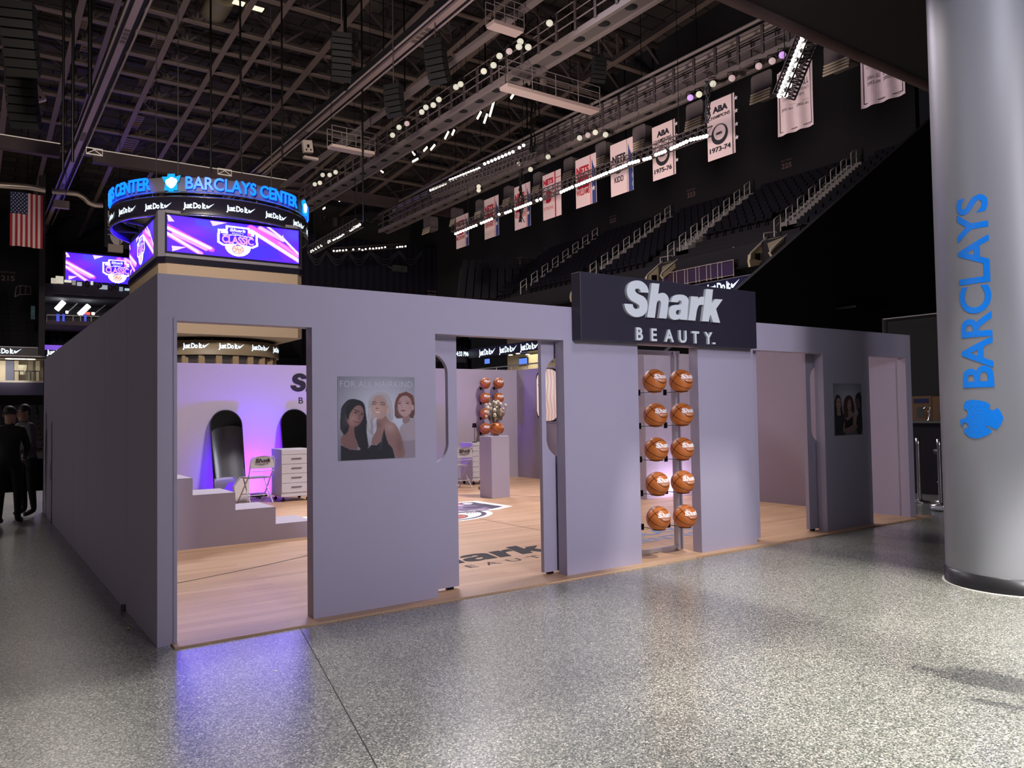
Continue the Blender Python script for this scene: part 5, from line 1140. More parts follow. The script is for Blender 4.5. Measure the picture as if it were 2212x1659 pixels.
# press row under the small screen
for k, (x, y, w_, h_, col) in enumerate(((117, 606, 10, 10, (.7, .62, .5)), (129, 604, 13, 14, (.8, .74, .6)), (147, 607, 12, 4, (1, .95, .8)), (160, 610, 6, 9, (.35, .3, .3)), (172, 613, 8, 7, (.5, .5, .6)), (199, 611, 4, 7, (.9, .9, 1)), (224, 620, 14, 8, (.45, .5, .6)), (262, 624, 6, 8, (.3, .4, .5)), (275, 625, 8, 4, (.6, .8, .9)))):
    c = S(x, y, SYY-1.7); m_ = mat('press_lit_%d' % k, (.02, .02, .02), .5, emit=col, es=.75); o = MB().box(c.x-w_*.022, c.x+w_*.022, c.y, c.y+.28, c.z-h_*.022, c.z+h_*.022).build('lit_window', m_); tag(o, 'small lit window under the far video screen, %s from the left' % nth(k+1), 'window', 'lit windows under the far screen', 'thing')
for k, (x, y) in enumerate(((188, 612), (215, 616), (238, 619), (252, 618))): c = S(x, y, SYY-1.9); o = MB().sphere(c, .22, 10, 8, (1, .8, 1.2)).build('spectator_head', M_BLK); tag(o, 'dark head silhouette under the far video screen, %s from the left' % nth(k+1), 'person', 'silhouettes under the far screen')
struct(MB().box(S(110, 612).x, S(340, 612).x, SYY-1.4, SYY-1.2, S(150, 640).z, S(150, 616).z).build('wall_press', mat('press_front', (.02, .016, .04), .8)))
c0, c1 = S(85, 500, SYY-2), S(97, 700, SYY-2); struct(MB().box(c0.x, c1.x, SYY-2, SYY-1.4, 7, 26).build('pillar', mat('dark_column', (.035, .03, .04), .8)))
c = S(45, 628, 79); e = tag(MB().tube([S(32, 641, 79), S(35, 620, 79), S(44, 617, 79), S(66, 619, 79), S(66, 636, 79), S(42, 636, 79), S(32, 641, 79)], .05, 6).tube([S(44, 617, 79), S(43, 636, 79)], .04, 5).tube([S(55, 618, 79), S(55, 636, 79)], .04, 5).build('safety_railing', mat('dim_rail', (.16, .13, .15), .5)), 'dim framed guard rail high in the far left stand', 'railing')
o = MB().box(S(71, 0, 77).x, S(80, 0, 77).x, 77, 77.1, S(75, 690, 77).z, S(75, 661, 77).z).build('wall_mural', mat('mural_teal', (.03, .09, .12), .6, var=.8, vscale=2)); tag(o, 'narrow teal and white painted figure at the edge of the far left stand', 'mural')
# black drape box in the far corner
a, b_, c_ = P(655, 640, 1, 66), P(1008, 640, 1, 66), P(1008, 545, 1, 66)
M_DRAPE = mat('black_drape', (.016, .015, .026), .95, spec=.1)
b = MB(); n = 120
for k in range(n):
    x0, x1 = a.x+(b_.x-a.x)*k/n, a.x+(b_.x-a.x)*(k+1)/n; y0, y1 = 66+.05*math.sin(k*1.3), 66+.05*math.sin((k+1)*1.3)
    b.add([(x0, y0, -2), (x1, y1, -2), (x1, y1, c_.z), (x0, y0, c_.z)], [(0, 1, 2, 3)])
b.box(a.x, b_.x, 66.2, 66.5, -2, c_.z); tag(b.build('stage_drape', M_DRAPE), 'wide black drape closing the far corner behind the scoreboard', 'drape')
sw = MB()
for x0, x1 in ((664, 705), (705, 752), (752, 800), (800, 862), (862, 912)):
    for dd in (0, 3, 6):
        pp = [P(x0+(x1-x0)*t, 541+dd+(22+dd)*math.sin(PI*t)**1.2*.9, 1, 65.9) for t in np.linspace(0, 1, 12)]; sw.tube(pp, .05, 5)
tag(sw.build('swag_folds', mat('drape_fold', (.05, .048, .06), .9)), 'soft hanging swags along the top of the black drape', 'drape swag')
o = tag(MB().tube([P(1009, 545, 1, 65.9), P(1008, 640, 1, 65.9)], .06, 6).build('drape_pole', mat('pole_grey', (.3, .3, .3), .4)), 'pale upright pole at the right end of the black drape', 'pole')
a, b_ = P(850, 572, 1, 65.6), P(880, 588, 1, 65.6); o = MB().box(a.x, b_.x, 65.6, 65.99, b_.z, a.z).tube([P(838, 575, 1, 65.4), P(852, 583, 1, 65.4), P(866, 584, 1, 65.4), P(872, 574, 1, 65.4)], .07, 6).build('projector', mat('proj_grey', (.08, .08, .09), .6)); tag(o, 'small grey projector box with a drooping cable on the black drape', 'projector')
# ================================================================== CENTRE-HUNG SCOREBOARD
SCX, SCY, SR = 10.2, 39.4, 5.12
sb = empty('scoreboard', (SCX, SCY, 4.6), 'centre-hung scoreboard with violet screens, slogan rings and blue ring lettering', 'scoreboard')
M_CAS = mat('score_casing', (.17, .16, .20), .6); M_TAN2 = mat('score_tan', (.33, .25, .185), .7); M_LEDB = mat('blue_neon', (.0, .02, .1), .4, emit=(.002, .08, 1.0), es=4.6); M_BEZ = mat('bezel', (.008, .007, .018), .3)
x0, x1, y0, y1, ch = 6.60, 13.82, 35.0, 43.8, .33
oc = lambda g: [(x0+ch-g, y0-g), (x1-ch+g, y0-g), (x1+g, y0+ch-g), (x1+g, y1-ch+g), (x1-ch+g, y1+g), (x0+ch-g, y1+g), (x0-g, y1-ch+g), (x0-g, y0+ch-g)]
xy = lambda u, v, w_: (u, v, w_)
zT, zB, zK = 11.62, 9.32, 9.02
MB().prism(oc(0), xy, zB, zT).build('screen_housing', M_CAS, sb, bevel=.01)
MB().prism(oc(.06), xy, zK, zB-.001).build('bezel_band', M_BEZ, sb)
MB().prism(oc(-.02), xy, 5.60, zK-.001).build('lower_skirt', M_TAN2, sb)
def big_art(nx, ny, W_=1000, H_=340):
    p = Pic(W_, H_, nx, ny, srgb(74, 30, 190)); sx = W_/2035.
    T = lambda L: [((x-75)*sx, (y-100-(x-75)*.1195)/555*H_) for x, y in L]
    p.glow(480*W_/1000, 120, 160*W_/1000, 120, (62, 58, 120), .9); p.glow(330*W_/1000, 60, 130, 60, (66, 70, 140), .8); p.glow(640*W_/1000, 300, 120, 90, (52, 40, 110), .9)
    p.glow(180*W_/1000, 130, 120, 60, (110, 40, 255), .7); p.glow(920*W_/1000, 260, 120, 90, (96, 34, 236), .8); p.glow(960*W_/1000, 50, 90, 70, (70, 70, 150), .8)
    p.poly(T([(1400, 560), (1700, 590), (1840, 830), (1500, 780), (1300, 720)]), (52, 40, 92), 2, 0, .8); p.poly(T([(470, 160), (700, 190), (640, 260), (490, 260)]), (58, 66, 120), 1, 0, .7)
    for L, w_, c in (([(60, 270), (720, 640)], 62, (190, 80, 255)), ([(60, 290), (700, 620)], 34, (255, 236, 255)), ([(60, 380), (560, 700)], 46, (255, 150, 255)), ([(60, 370), (520, 680)], 20, (255, 240, 255)), ([(160, 390), (640, 640)], 30, (255, 160, 230)),
                     ([(1330, 300), (2110, 760)], 80, (200, 90, 255)), ([(1340, 350), (2110, 850)], 40, (255, 235, 255)), ([(1480, 300), (1850, 500)], 46, (255, 180, 240)), ([(1600, 280), (1860, 480), (2110, 740)], 20, (255, 245, 255)), ([(1780, 540), (2100, 780)], 22, (255, 140, 240))):
        p.line(T(L), w_*sx*1.5, c, 3, .9)
    for L in ([(75, 95), (110, 110), (180, 205), (90, 200)], [(700, 185), (960, 215), (740, 270)], [(140, 575), (350, 600), (150, 660)], [(1850, 410), (1870, 520), (1800, 500)]): p.poly(T(L), (255, 190, 245), 0)
    return p
def badge(W_, H_, ny):                                            # the shield badge, drawn once
    return None
def paint_badge(p, cx, cy_, sx, sy):
    T = lambda L: [(cx+(x-160)*sx, cy_+(y-150)*sy) for x, y in L]
    m = (((p.X-cx)/(100*sx))**2+((p.Y-cy_-55*sy)/(95*sy))**2) < 1
    p.blend(m.astype(float), srgb(255, 255, 255))
    p.poly(T([(4, 46), (64, 40), (66, 2), (254, 2), (256, 40), (316, 46), (320, 178), (276, 208), (44, 208), (0, 178)]), (255, 255, 255), 0)
    p.poly(T([(22, 62), (80, 56), (84, 18), (236, 18), (240, 56), (298, 62), (302, 168), (268, 190), (52, 190), (18, 168)]), (56, 24, 130), 0)
    for k, x in enumerate((44, 72, 248, 276)): p.poly(T([(x-13, 58), (x+13, 58), (x+13, 84), (x-13, 84)]), (255, 255, 255) if k != 2 else (255, 90, 150), 0)
    p.line(T([(46, 98), (160, 88), (274, 98)]), 8*sy, (210, 220, 255), 0); p.line(T([(70, 190), (160, 178), (250, 190)]), 8*sy, (225, 225, 255), 0)
    p.ell(cx, cy_+82*sy, 46*sx, 44*sy, (80, 30, 30), 0); p.ell(cx, cy_+82*sy, 42*sx, 40*sy, (255, 196, 70), 0)
    for L in ([(118, 222), (202, 240)], [(150, 192), (172, 272)], [(128, 200), (150, 232), (132, 262)], [(196, 206), (176, 232), (190, 262)]): p.line(T(L), 3.5*sx, (90, 40, 30), 0)
M_PRT = attr_mat('screen_glow', 1.25, .3, (1.6, 1.3, 10.)); M_CLT = mat('badge_pink', (.02, .01, .02), .4, emit=(1, .45, .85), es=1.0); M_CLW = mat('badge_white', (.02, .01, .02), .4, emit=(1, 1, 1), es=1.0)
def video(mp, nx, ny, W_, name, parent, cx=.515, cyf=.5, bs=1.0):
    H_ = 340; p = big_art(nx, ny, W_, H_); cx = W_*cx; cy_ = H_*cyf+8; s = .98*bs; paint_badge(p, cx, cy_, s, s)
    o = p.build(name, M_PRT, mp, parent)
    f = lambda x, y, w_: mp(x/W_, 1-y/H_, w_)
    g = lambda u, v, w_: f(u, -v, w_)
    def t3(mp_): return mp_
    b = MB(); lay(b, txt('CLASSIC', .035, .95), g, 72*s, cx-124*s, -(cy_+24*s), .02, 0, fit=248*s); b.build('badge_title', M_CLT, o)
    b = MB(); shark(b, g, 32*s, cx-SHARK_W*16*s, -(cy_-92*s), .02); lay(b, txt('BEAUTY', .02, 1.3), g, 14*s, cx-45*s, -(cy_-70*s), .02, 0, fit=90*s); b.build('badge_name', M_CLW, o)
    return o
c = [P(x, y, 1, y0-.012) for x, y in ((361, 464), (645.5, 498.5), (644.5, 570), (361, 542))]
xa, xb, za, zb_ = (c[0].x+c[3].x)/2, (c[1].x+c[2].x)/2, (c[0].z+c[1].z)/2, (c[3].z+c[2].z)/2
def fm(xa, xb, za, zb_, yy): return lambda u, v, w_: (xa+(xb-xa)*u, yy-w_, zb_+(za-zb_)*v)
video(fm(xa, xb, za, zb_, y0-.012), 284, 96, 1000, 'video_screen', sb)
MB().prism([[(xa-.10, zb_-.10), (xb+.10, zb_-.10), (xb+.10, za+.10), (xa-.10, za+.10)], [(xa, zb_), (xb, zb_), (xb, za), (xa, za)]], lambda u, v, w_: (u, y0-w_, v), 0, .02).build('screen_frame', M_BEZ, sb)
video(lambda u, v, w_: (x0-.012-w_, 43.3-(43.3-36.4)*u, zb_+(za-zb_)*v), 120, 96, 1000, 'video_screen', sb)
def cylmap(R, a0, zc): return lambda u, v, w_: (SCX+(R+w_)*math.cos(a0+u/R), SCY+(R+w_)*math.sin(a0+u/R), zc+v)
def ringang(px, py=440, R=SR, z=12.):
    best = None
    for k in range(720):
        a = -PI+2*PI*k/720; q = Vector((SCX+R*math.cos(a), SCY+R*math.sin(a), z))-CAM
        if q.x*math.cos(a)+q.y*math.sin(a) > 0: continue
        xx = 1106+CF*q.dot(_r2)/q.dot(_fw)
        if best is None or abs(xx-px) < best[0]: best = (abs(xx-px), a)
    return best[1]
def zring(px, py, R=SR):
    a = ringang(px, py, R); q = (SCX+R*math.cos(a)-CAM.x); d = ray(px, py); dy = SCY+R*math.sin(a)-CAM.y
    t = (q*d.x+dy*d.y)/(d.x**2+d.y**2); return CAM.z+d.z*t
z1t, z1b = zring(455, 428), zring(455, 464)
def ring(R, zb_, zt_, name, m, th=.12):
    return MB().lathe([(R, zb_), (R, zt_), (R-th, zt_), (R-th, zb_), (R, zb_)], (SCX, SCY, 0), 96).build(name, m, sb)
ring(SR, z1b, z1t, 'slogan_ring', M_RIB); ring(SR+.03, z1t-.0, z1t+.06, 'ring_edge', mat('ring_chrome', (.5, .48, .55), .2, .9), .08); ring(SR+.03, z1b-.08, z1b-.001, 'ring_edge', MATS['ring_chrome'], .1)
N = 16; aa0 = ringang(455)
hj = (z1t-z1b)*.34
for k in range(N): b = MB(); jdi(b, cylmap(SR+.012, aa0+k*2*PI/N-.11, (z1t+z1b)/2-hj*.45), hj).build('ring_slogan', M_TXT, sb)
z2b, z2t = zring(371, 413), zring(371, 376)
ring(SR-.12, z2b+.02, z2t-.12, 'name_ring', mat('ring_grey', (.13, .12, .13), .5)); ring(SR-.05, z2b-.06, z2b+.019, 'ring_edge', MATS['ring_chrome'], .12)
aE = ringang(371); aE2 = ringang(657)
b = MB(); aL, aR = ringang(402), ringang(640); lay(b, txt('BARCLAYS CENTER', .018, 1.0), cylmap(SR, aL, 0), (z2t-z2b)*.74, 0, z2b+.12, .02, .05, fit=(aR-aL)*SR)
wd = (aR-aL)*SR; step = aE2-aE
b.build('ring_lettering', M_LEDB, sb)
for k in (-1, 1, 2): b = MB(); lay(b, txt('BARCLAYS CENTER', .018, 1.0), cylmap(SR, aL+k*step, 0), (z2t-z2b)*.74, 0, z2b+.12, .02, .05, fit=wd).build('ring_lettering', M_LEDB, sb)
M_CY = mat('cyan_neon', (.0, .05, .1), .4, emit=(.0, .40, 1.0), es=1.1)
EG = [((q[1]-1455)/235., -(q[0]-335)/235.) for q in EAGLE]; EG = [(x, -y*-1) for x, y in EG]
hE = (z2t-z2b)
CR = [(-.22, 1.0), (.17, 1.0), (.17, .80), (.50, .92), (.42, .62), (.30, .45), (.34, .05), (.10, .05), (.10, -.02), (-.18, -.02), (-.18, .05), (-.42, .05), (-.36, .45), (-.46, .62), (-.56, .84), (-.24, .84)]
HT = [(0, .12), (.22, .32), (.32, .52), (.30, .68), (.16, .72), (.05, .80), (-.08, .76), (-.12, .70), (-.28, .66), (-.34, .52), (-.24, .30)]
M_EG = mat('eagle_glow', (.02, .02, .02), .4, emit=(.85, .97, 1), es=2.2)
for k in range(4):
    bc, bw = MB(), MB(); f = cylmap(SR, aE+k*step, z2b); bc.prism([(x*hE, y*hE) for x, y in CR], f, .0, .06); bw.prism(smoothp([(x*hE, y*hE) for x, y in HT], 1), f, .061, .10); bc.build('emblem_cross', M_CY, sb, fixn=True); bw.build('emblem_eagle', M_EG, sb, fixn=True)
z3t, z3b = zring(480, 735, 3.5), zring(480, 766, 3.5)
ring(3.5, z3b, z3t, 'lower_ring', mat('ring_olive', (.20, .16, .11), .5), .2)
aa0 = ringang(423, 748, 3.5, 5.)
for k in range(-3, 8): b = MB(); jdi(b, cylmap(3.512, aa0+k*.50, (z3t+z3b)/2-.04), .26).build('lower_slogan', M_TXT, sb)
for k in range(24):
    a = k*2*PI/24; r_ = 3.2; b = MB(); b.bar((SCX+r_*math.cos(a), SCY+r_*math.sin(a), z3t), (SCX+2.8*math.cos(a), SCY+2.8*math.sin(a), 5.59), .08, .08).build('frame_strut', mat('warm_frame', (.24, .17, .11), .5), sb)
    a += .1; MB().box(SCX+r_*math.cos(a)-.15, SCX+r_*math.cos(a)+.15, SCY+r_*math.sin(a)-.15, SCY+r_*math.sin(a)+.15, z3b-.55, z3b-.02).build('lower_unit', MATS['warm_frame'], sb)
MB().lathe([(0, z3b-.12), (3.3, z3b-.12), (3.3, z3b-.02)], (SCX, SCY, 0), 48).build('lower_deck', M_BLK, sb)
b = MB()
for k in range(12):
    a = k*2*PI/12+.2; b.tube([(SCX+(SR-.2)*math.cos(a), SCY+(SR-.2)*math.sin(a), z1b+.1), (SCX+(SR-.2)*math.cos(a), SCY+(SR-.2)*math.sin(a), z2t-.1)], .04, 6); b.bar((SCX+(SR-.2)*math.cos(a), SCY+(SR-.2)*math.sin(a), z1b+.1), (SCX+2.5*math.cos(a), SCY+2.5*math.sin(a), z1b+.0), .09, .09)
for sx_, sy_ in ((-1, -1), (1, -1), (1, 1), (-1, 1)): b.tube([(SCX+sx_*2.4, SCY+sy_*2.8, zT), (SCX+sx_*2.4, SCY+sy_*2.8, 24)], .025, 6)
b.build('hanger_frame', mat('frame_grey', (.05, .045, .055), .6), sb)
# small far video screen
c = [P(x, y, 1, 73.) for x, y in ((142, 545), (300, 551), (300, 612), (140, 604))]
o = MB().box(c[0].x-.15, c[1].x+.15, 73.02, 73.3, c[3].z-.4, c[0].z+.15).build('far_video_screen', M_BEZ); tag(o, 'smaller violet video screen on the far wall left of the scoreboard', 'screen')
video(fm(c[0].x, c[0].x+6.9, c[0].z, c[3].z, 73.0), 150, 60, 900, 'display', o, .595, .52, 1.02)

# ================================================================== FLAG AND BANNERS
c0, c1 = P(22, 413, 1, 58), P(92, 537, 1, 58)
p = Pic(130, 190, 104, 152, srgb(214, 200, 196))
for k in range(13): p.poly([(k*10, 0), (k*10+10, 0), (k*10+10, 190), (k*10, 190)], (178, 44, 52) if k % 2 == 0 else (224, 208, 204), 0)
p.poly([(0, 0), (70, 0), (70, 76), (0, 76)], (36, 42, 76), 0)
for r_ in range(11):
    for q in range(9):
        if (r_+q) % 2 == 0: p.ell(5+q*7.4, 5+r_*6.6, 1.9, 1.9, (225, 220, 225), 0)
o = p.build('national_flag', attr_mat('flag_cloth', 0, .8), lambda u, v, w_: (c0.x+(c1.x-c0.x)*u, 58+.07*math.sin(u*19)*(1.1-v)+.02*math.sin(v*9+u*7), c1.z+(c0.z-c1.z)*v+.03*math.sin(u*5)))
tag(o, 'striped flag with starred blue field hanging upright at the far left', 'flag')
a, b_ = P(226, 430, 1, 60), P(345, 545, 1, 60)
o = MB().box(a.x, b_.x, 60, 60.03, b_.z, a.z).build('hanging_banner', mat('banner_black', (.010, .010, .016), .8)); tag(o, 'black banner with white lettering half hidden behind the scoreboard', 'banner')
b = MB(); m_ = mat('banner_white', (.62, .55, .55), .7)
def wr(sv, x, y, hpx, sx=1., bold=.02): q = P(x, y, 1, 59.98); lay(b, txt(sv, bold, 1.0, sx), face_my(q.x, 59.98, q.z), hpx/1687*65.)
wr('NYC', 233, 469, 13, 1.1, .03); wr('Essential', 233, 482.5, 6.5, 1.05); wr('Workers', 233, 491.5, 6.5, 1.1); wr('2020', 250, 504, 3)
for y in (473.5, 495, 506): q = P(233, y, 1, 59.98); b.box(q.x, b_.x-.2, 59.975, 59.985, q.z-.03, q.z+.03)
q = P(253, 517, 1, 59.98); b.flat([smoothp([(-.5, .3), (-.25, .36), (0, .42), (.25, .36), (.5, .3), (.42, -.1), (.2, -.42), (-.2, -.42), (-.42, -.1)], 1)], face_my(q.x, 59.975, q.z)); b.build('print', m_, o)
a, b_ = P(640, 440, 1, 70), P(672, 562, 1, 70); o = MB().box(a.x, b_.x, 70, 70.03, b_.z, a.z).build('hanging_banner', MATS['banner_black']); tag(o, 'sliver of another black banner right of the scoreboard', 'banner')
b = MB(); q = P(661, 529, 1, 69.97); lay(b, txt('Z', .02), face_my(q.x, 69.97, q.z), .3); q = P(656, 562, 1, 69.97); b.box(q.x, q.x+.65, 69.96, 69.98, q.z, q.z+.55); b.build('print', m_, o)

# retired-number and title banners along the right-hand catwalk; they face -X
BXX = 25.6; X2 = 26.6; Z2 = (P(1620, 155, 0, X2).z+P(1150, 350, 0, X2).z)/2
M_BR = mat('banner_red', (.50, .012, .035), .75); M_BK2 = mat('banner_ink', (.012, .012, .02), .75); M_BL = mat('banner_navy', (.035, .06, .22), .75); M_BW = mat('banner_cloth', (.80, .62, .60), .8); M_BST = mat('banner_star', (.75, .7, .7), .8); M_SLV = mat('banner_silver', (.42, .45, .52), .7)
def star(cx, cy_, r): return [(cx+(r if k % 2 == 0 else r*.4)*math.sin(k*PI/5), cy_+(r if k % 2 == 0 else r*.4)*math.cos(k*PI/5)) for k in range(10)]
def banner(corn, kind, lab, texts=(), wav=0.):
    TL, TR, BR_, BL = [P(x, y, 0, BXX) for x, y in corn]
    yl, yr = (TL.y+BL.y)/2, (TR.y+BR_.y)/2; zt_ = (TL.z+TR.z)/2; zb_ = (BL.z+BR_.z)/2; W_ = yl-yr; Hh = zt_-zb_
    wv = lambda y, z: wav*math.sin(y*17+z*1.5)*min(1, max(.0, (zt_-z)/Hh*1.2))
    mp = lambda u, v, w_: (BXX-w_+wv(u, v), yl-u*W_, zb_+v*Hh)
    b = MB(); n = 24
    for k in range(n):
        for r_ in range(6): b.add([mp(k/n, r_/6, 0), mp((k+1)/n, r_/6, 0), mp((k+1)/n, (r_+1)/6, 0), mp(k/n, (r_+1)/6, 0)], [(0, 1, 2, 3)], True)
    o = b.build('hanging_banner', M_BW); tag(o, lab, 'banner', 'banners hung along the right catwalk')
    hb2 = MB().tube([mp(0, 1, 0), mp(1, 1, 0)], .02, 6)
    for u in (.06, .94): q = mp(u, 1, 0); hb2.tube([q, (X2-.45, max(q[1], 6.1), Z2-.0)], .008, 4)
    hb2.build('hanging_bar', M_MBLK, o)
    e_ = .02
    def sub(name, m_, fn): q = MB(); fn(q); q.build(name, m_, o)
    g = lambda u, v, w_: mp(u, v, w_+.012)
    if kind in 'NW':
        sub('side_panel', M_BL, lambda q: q.flat([[(.80, 0), (.985, 0), (.985, .66), (.92, .70), (.86, .78), (.80, .90)]], g))
        if kind == 'N':
            sub('stripe', M_BR, lambda q: q.flat([[(.72, 0), (.745, 0), (.745, .98), (.72, .98)]], g))
            sub('stars', M_BST, lambda q: [q.flat([[(x, y*W_/Hh) for x, y in star(.87, yy*Hh/W_, .10)]], lambda u, v, w_: mp(u, v, .02)) for yy in (.30, .48)])
        else:
            sub('stripe', M_BK2, lambda q: q.flat([[(.74, 0), (.75, 0), (.75, .98), (.74, .98)]], g))
            sub('trim_line', M_SLV, lambda q: q.tube([mp(.985+.02*math.sin(t*40), t, .02) for t in np.linspace(0.02, .68, 40)], .018, 5))
    if kind == 'P':
        sub('stripe', M_BR, lambda q: (q.flat([[(.66, 0), (.72, 0), (.72, 1), (.66, 1)]], g), q.flat([[(.72, .83), (1, .83), (1, .845), (.72, .845)]], g)))
    if kind == 'A':
        sub('stripe', M_BK2, lambda q: (q.flat([[(.90, 0), (.925, 0), (.925, 1), (.90, 1)]], g), q.flat([[(.945, 0), (.955, 0), (.955, 1), (.945, 1)]], g)))
        sub('stars', M_BST, lambda q: [q.flat([[(x, y*W_/Hh) for x, y in star(1.06, yy*Hh/W_, .075)]], g) for yy in (.24, .46, .68, .89)])
        rr = .30; ar = W_/Hh
        sub('round_emblem', M_BK2, lambda q: q.flat([[(.45+rr*math.cos(t), .40+rr*ar*math.sin(t)) for t in np.linspace(0, 2*PI, 33)[:-1]], [(.45+rr*.74*math.cos(t), .43+rr*.74*ar*math.sin(t)) for t in np.linspace(0, 2*PI, 25)[:-1]]], g))
        sub('emblem_script', M_BK2, lambda q: (lay(q, txt('nets', .02, .9, 1, .2), lambda u, v, w_: mp(u, v, .016), 1, 0, 0) if 0 else None, [q.add([mp(.32+a*.26/2.6, .40+b_*.26/2.6*ar, .016) for a, b_, _ in tv_[0]], tv_[1]) for tv_ in [txt('nets', .03, .95, 1, .15)]]))
    if kind == 'C':
        sub('border', M_BK2, lambda q: q.flat([[(.05, .05), (.95, .05), (.95, .97), (.05, .97)], [(.065, .06), (.935, .06), (.935, .96), (.065, .96)]], g)); sub('rule', M_BK2, lambda q: q.flat([[(.12, .43), (.88, .43), (.88, .433), (.12, .433)]], g))
    for sv, u0, u1, v0, v1, m_, bd in texts:
        tv_, fs_ = txt(sv, bd); xm = tv_[:, 0].max(); q = MB()
        q.add([mp(u0+(u1-u0)*a/xm, v0+(v1-v0)*b_, .018) for a, b_, _ in tv_], fs_); q.build('lettering', m_, o)
    return o
R_, K_ = M_BR, M_BK2
banner([(985, 469), (1012, 459), (1013, 527), (986, 541)], 'N', 'red number banner, the farthest one at left of the row', [('NETS', .05, .66, .68, .84, R_, .05), ('25', .12, .62, .42, .60, R_, .09), ('MELCHIONNI', .03, .68, .26, .37, R_, .02)])
banner([(1046, 432), (1077, 420), (1078, 506), (1047, 520)], 'N', 'number banner reading ERVING', [('NETS', .05, .66, .66, .82, R_, .05), ('32', .10, .64, .42, .62, R_, .09), ('ERVING', .10, .62, .28, .38, R_, .02)])
banner([(1111, 405), (1145.5, 391.5), (1147, 486), (1112, 499.5)], 'N', 'number banner reading WILLIAMSON', [('NETS', .05, .66, .66, .82, R_, .05), ('23', .10, .64, .42, .62, R_, .09), ('WILLIAMSON', .03, .68, .26, .38, R_, .01)])
banner([(1172, 380), (1211.5, 363.5), (1213, 463), (1173.5, 478)], 'P', 'number banner with one red stripe reading PETROVIC', [('NETS', .05, .60, .76, .88, R_, .06), ('3', .18, .48, .38, .60, R_, .09), ('PETROVIC', .05, .60, .20, .28, R_, -.01)])
banner([(1243, 345), (1287, 330), (1289.5, 437), (1244.5, 451)], 'N', 'number banner reading WILLIAMS', [('NETS', .05, .66, .66, .82, R_, .05), ('52', .08, .66, .40, .62, R_, .09), ('WILLIAMS', .04, .68, .24, .36, R_, .02)])
banner([(1318, 313), (1367, 295), (1368.5, 411), (1320, 425.5)], 'W', 'white and navy number banner reading KIDD', [('NETS', .10, .68, .62, .76, K_, .04), ('5', .25, .50, .42, .56, K_, .08), ('KIDD', .18, .58, .24, .35, K_, .02)])
banner([(1409, 275), (1458, 256), (1460, 376), (1410, 392)], 'A', 'title banner dated 1975-76 with black round emblem', [('ABA', .22, .76, .78, .88, K_, .05), ('CHAMPIONS', .06, .84, .68, .735, K_, .01), ('1975-76', .08, .84, .12, .20, K_, .03)])
banner([(1527.5, 220), (1586, 202), (1589, 330), (1528.5, 350)], 'A', 'title banner dated 1973-74 with black round emblem', [('ABA', .22, .76, .78, .88, K_, .05), ('CHAMPIONS', .06, .84, .68, .735, K_, .01), ('1973-74', .08, .84, .12, .20, K_, .03)])
banner([(1677, 158), (1756, 127), (1758, 268), (1680, 298)], 'C', 'large conference title banner behind the bright lamp tower', [('NETS', .14, .68, .80, .90, K_, -.01), ('BASKETBALL', .08, .88, .67, .77, K_, -.01), ('EASTERN CONFERENCE', .08, .88, .59, .64, K_, -.02), ('CHAMPIONSHIPS', .18, .74, .51, .56, K_, -.02), ('2001-02', .12, .42, .36, .40, K_, -.01), ('2002-03', .55, .85, .36, .40, K_, -.01)], .05)
banner([(1857, 85), (1954, 45), (1955, 202), (1859, 237)], 'C', 'division title banner cut by the black ceiling edge at right', [('NETS', .14, .68, .80, .90, K_, -.01), ('BASKETBALL', .08, .88, .69, .78, K_, -.01), ('ATLANTIC DIVISION', .10, .88, .60, .65, K_, -.02), ('CHAMPIONSHIPS', .16, .80, .53, .58, K_, -.02), ('2001-02', .16, .44, .37, .42, K_, -.01), ('2002-03', .52, .84, .37, .42, K_, -.01), ('2003-04', .16, .44, .29, .34, K_, -.01), ('2005-06', .52, .84, .29, .34, K_, -.01)], .05)
# ================================================================== ROOF STEEL
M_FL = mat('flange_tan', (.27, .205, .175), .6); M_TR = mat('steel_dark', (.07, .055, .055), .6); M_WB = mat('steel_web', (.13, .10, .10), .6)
def deck_mat():
    m = mat('roof_deck', (.085, .072, .070), .8); nt = m.node_tree; b = nt.nodes['Principled BSDF']; L = nt.links.new
    tc = nt.nodes.new('ShaderNodeTexCoord'); br = nt.nodes.new('ShaderNodeTexBrick'); br.inputs['Scale'].default_value = 1; br.inputs['Brick Width'].default_value = 2.6; br.inputs['Row Height'].default_value = 1.25
    br.inputs['Color1'].default_value = (.060, .050, .052, 1); br.inputs['Color2'].default_value = (.125, .105, .095, 1); br.inputs['Mortar'].default_value = (.008, .008, .008, 1); br.inputs['Mortar Size'].default_value = .05
    L(tc.outputs['Object'], br.inputs['Vector']); L(br.outputs['Color'], b.inputs['Base Color']); return m
RZ, RS = 25.5, .070
def rz(y): return RZ-RS*(y-30)
def RQ(px, py): return RP(px, py, RZ, RS, 30.)
b = MB(); b.add([(-30, 6, rz(6)+2.6), (52, 6, rz(6)+2.6), (52, 93, rz(93)+2.6), (-30, 93, rz(93)+2.6)], [(0, 3, 2, 1)]); struct(b.build('ceiling_roof', deck_mat()))
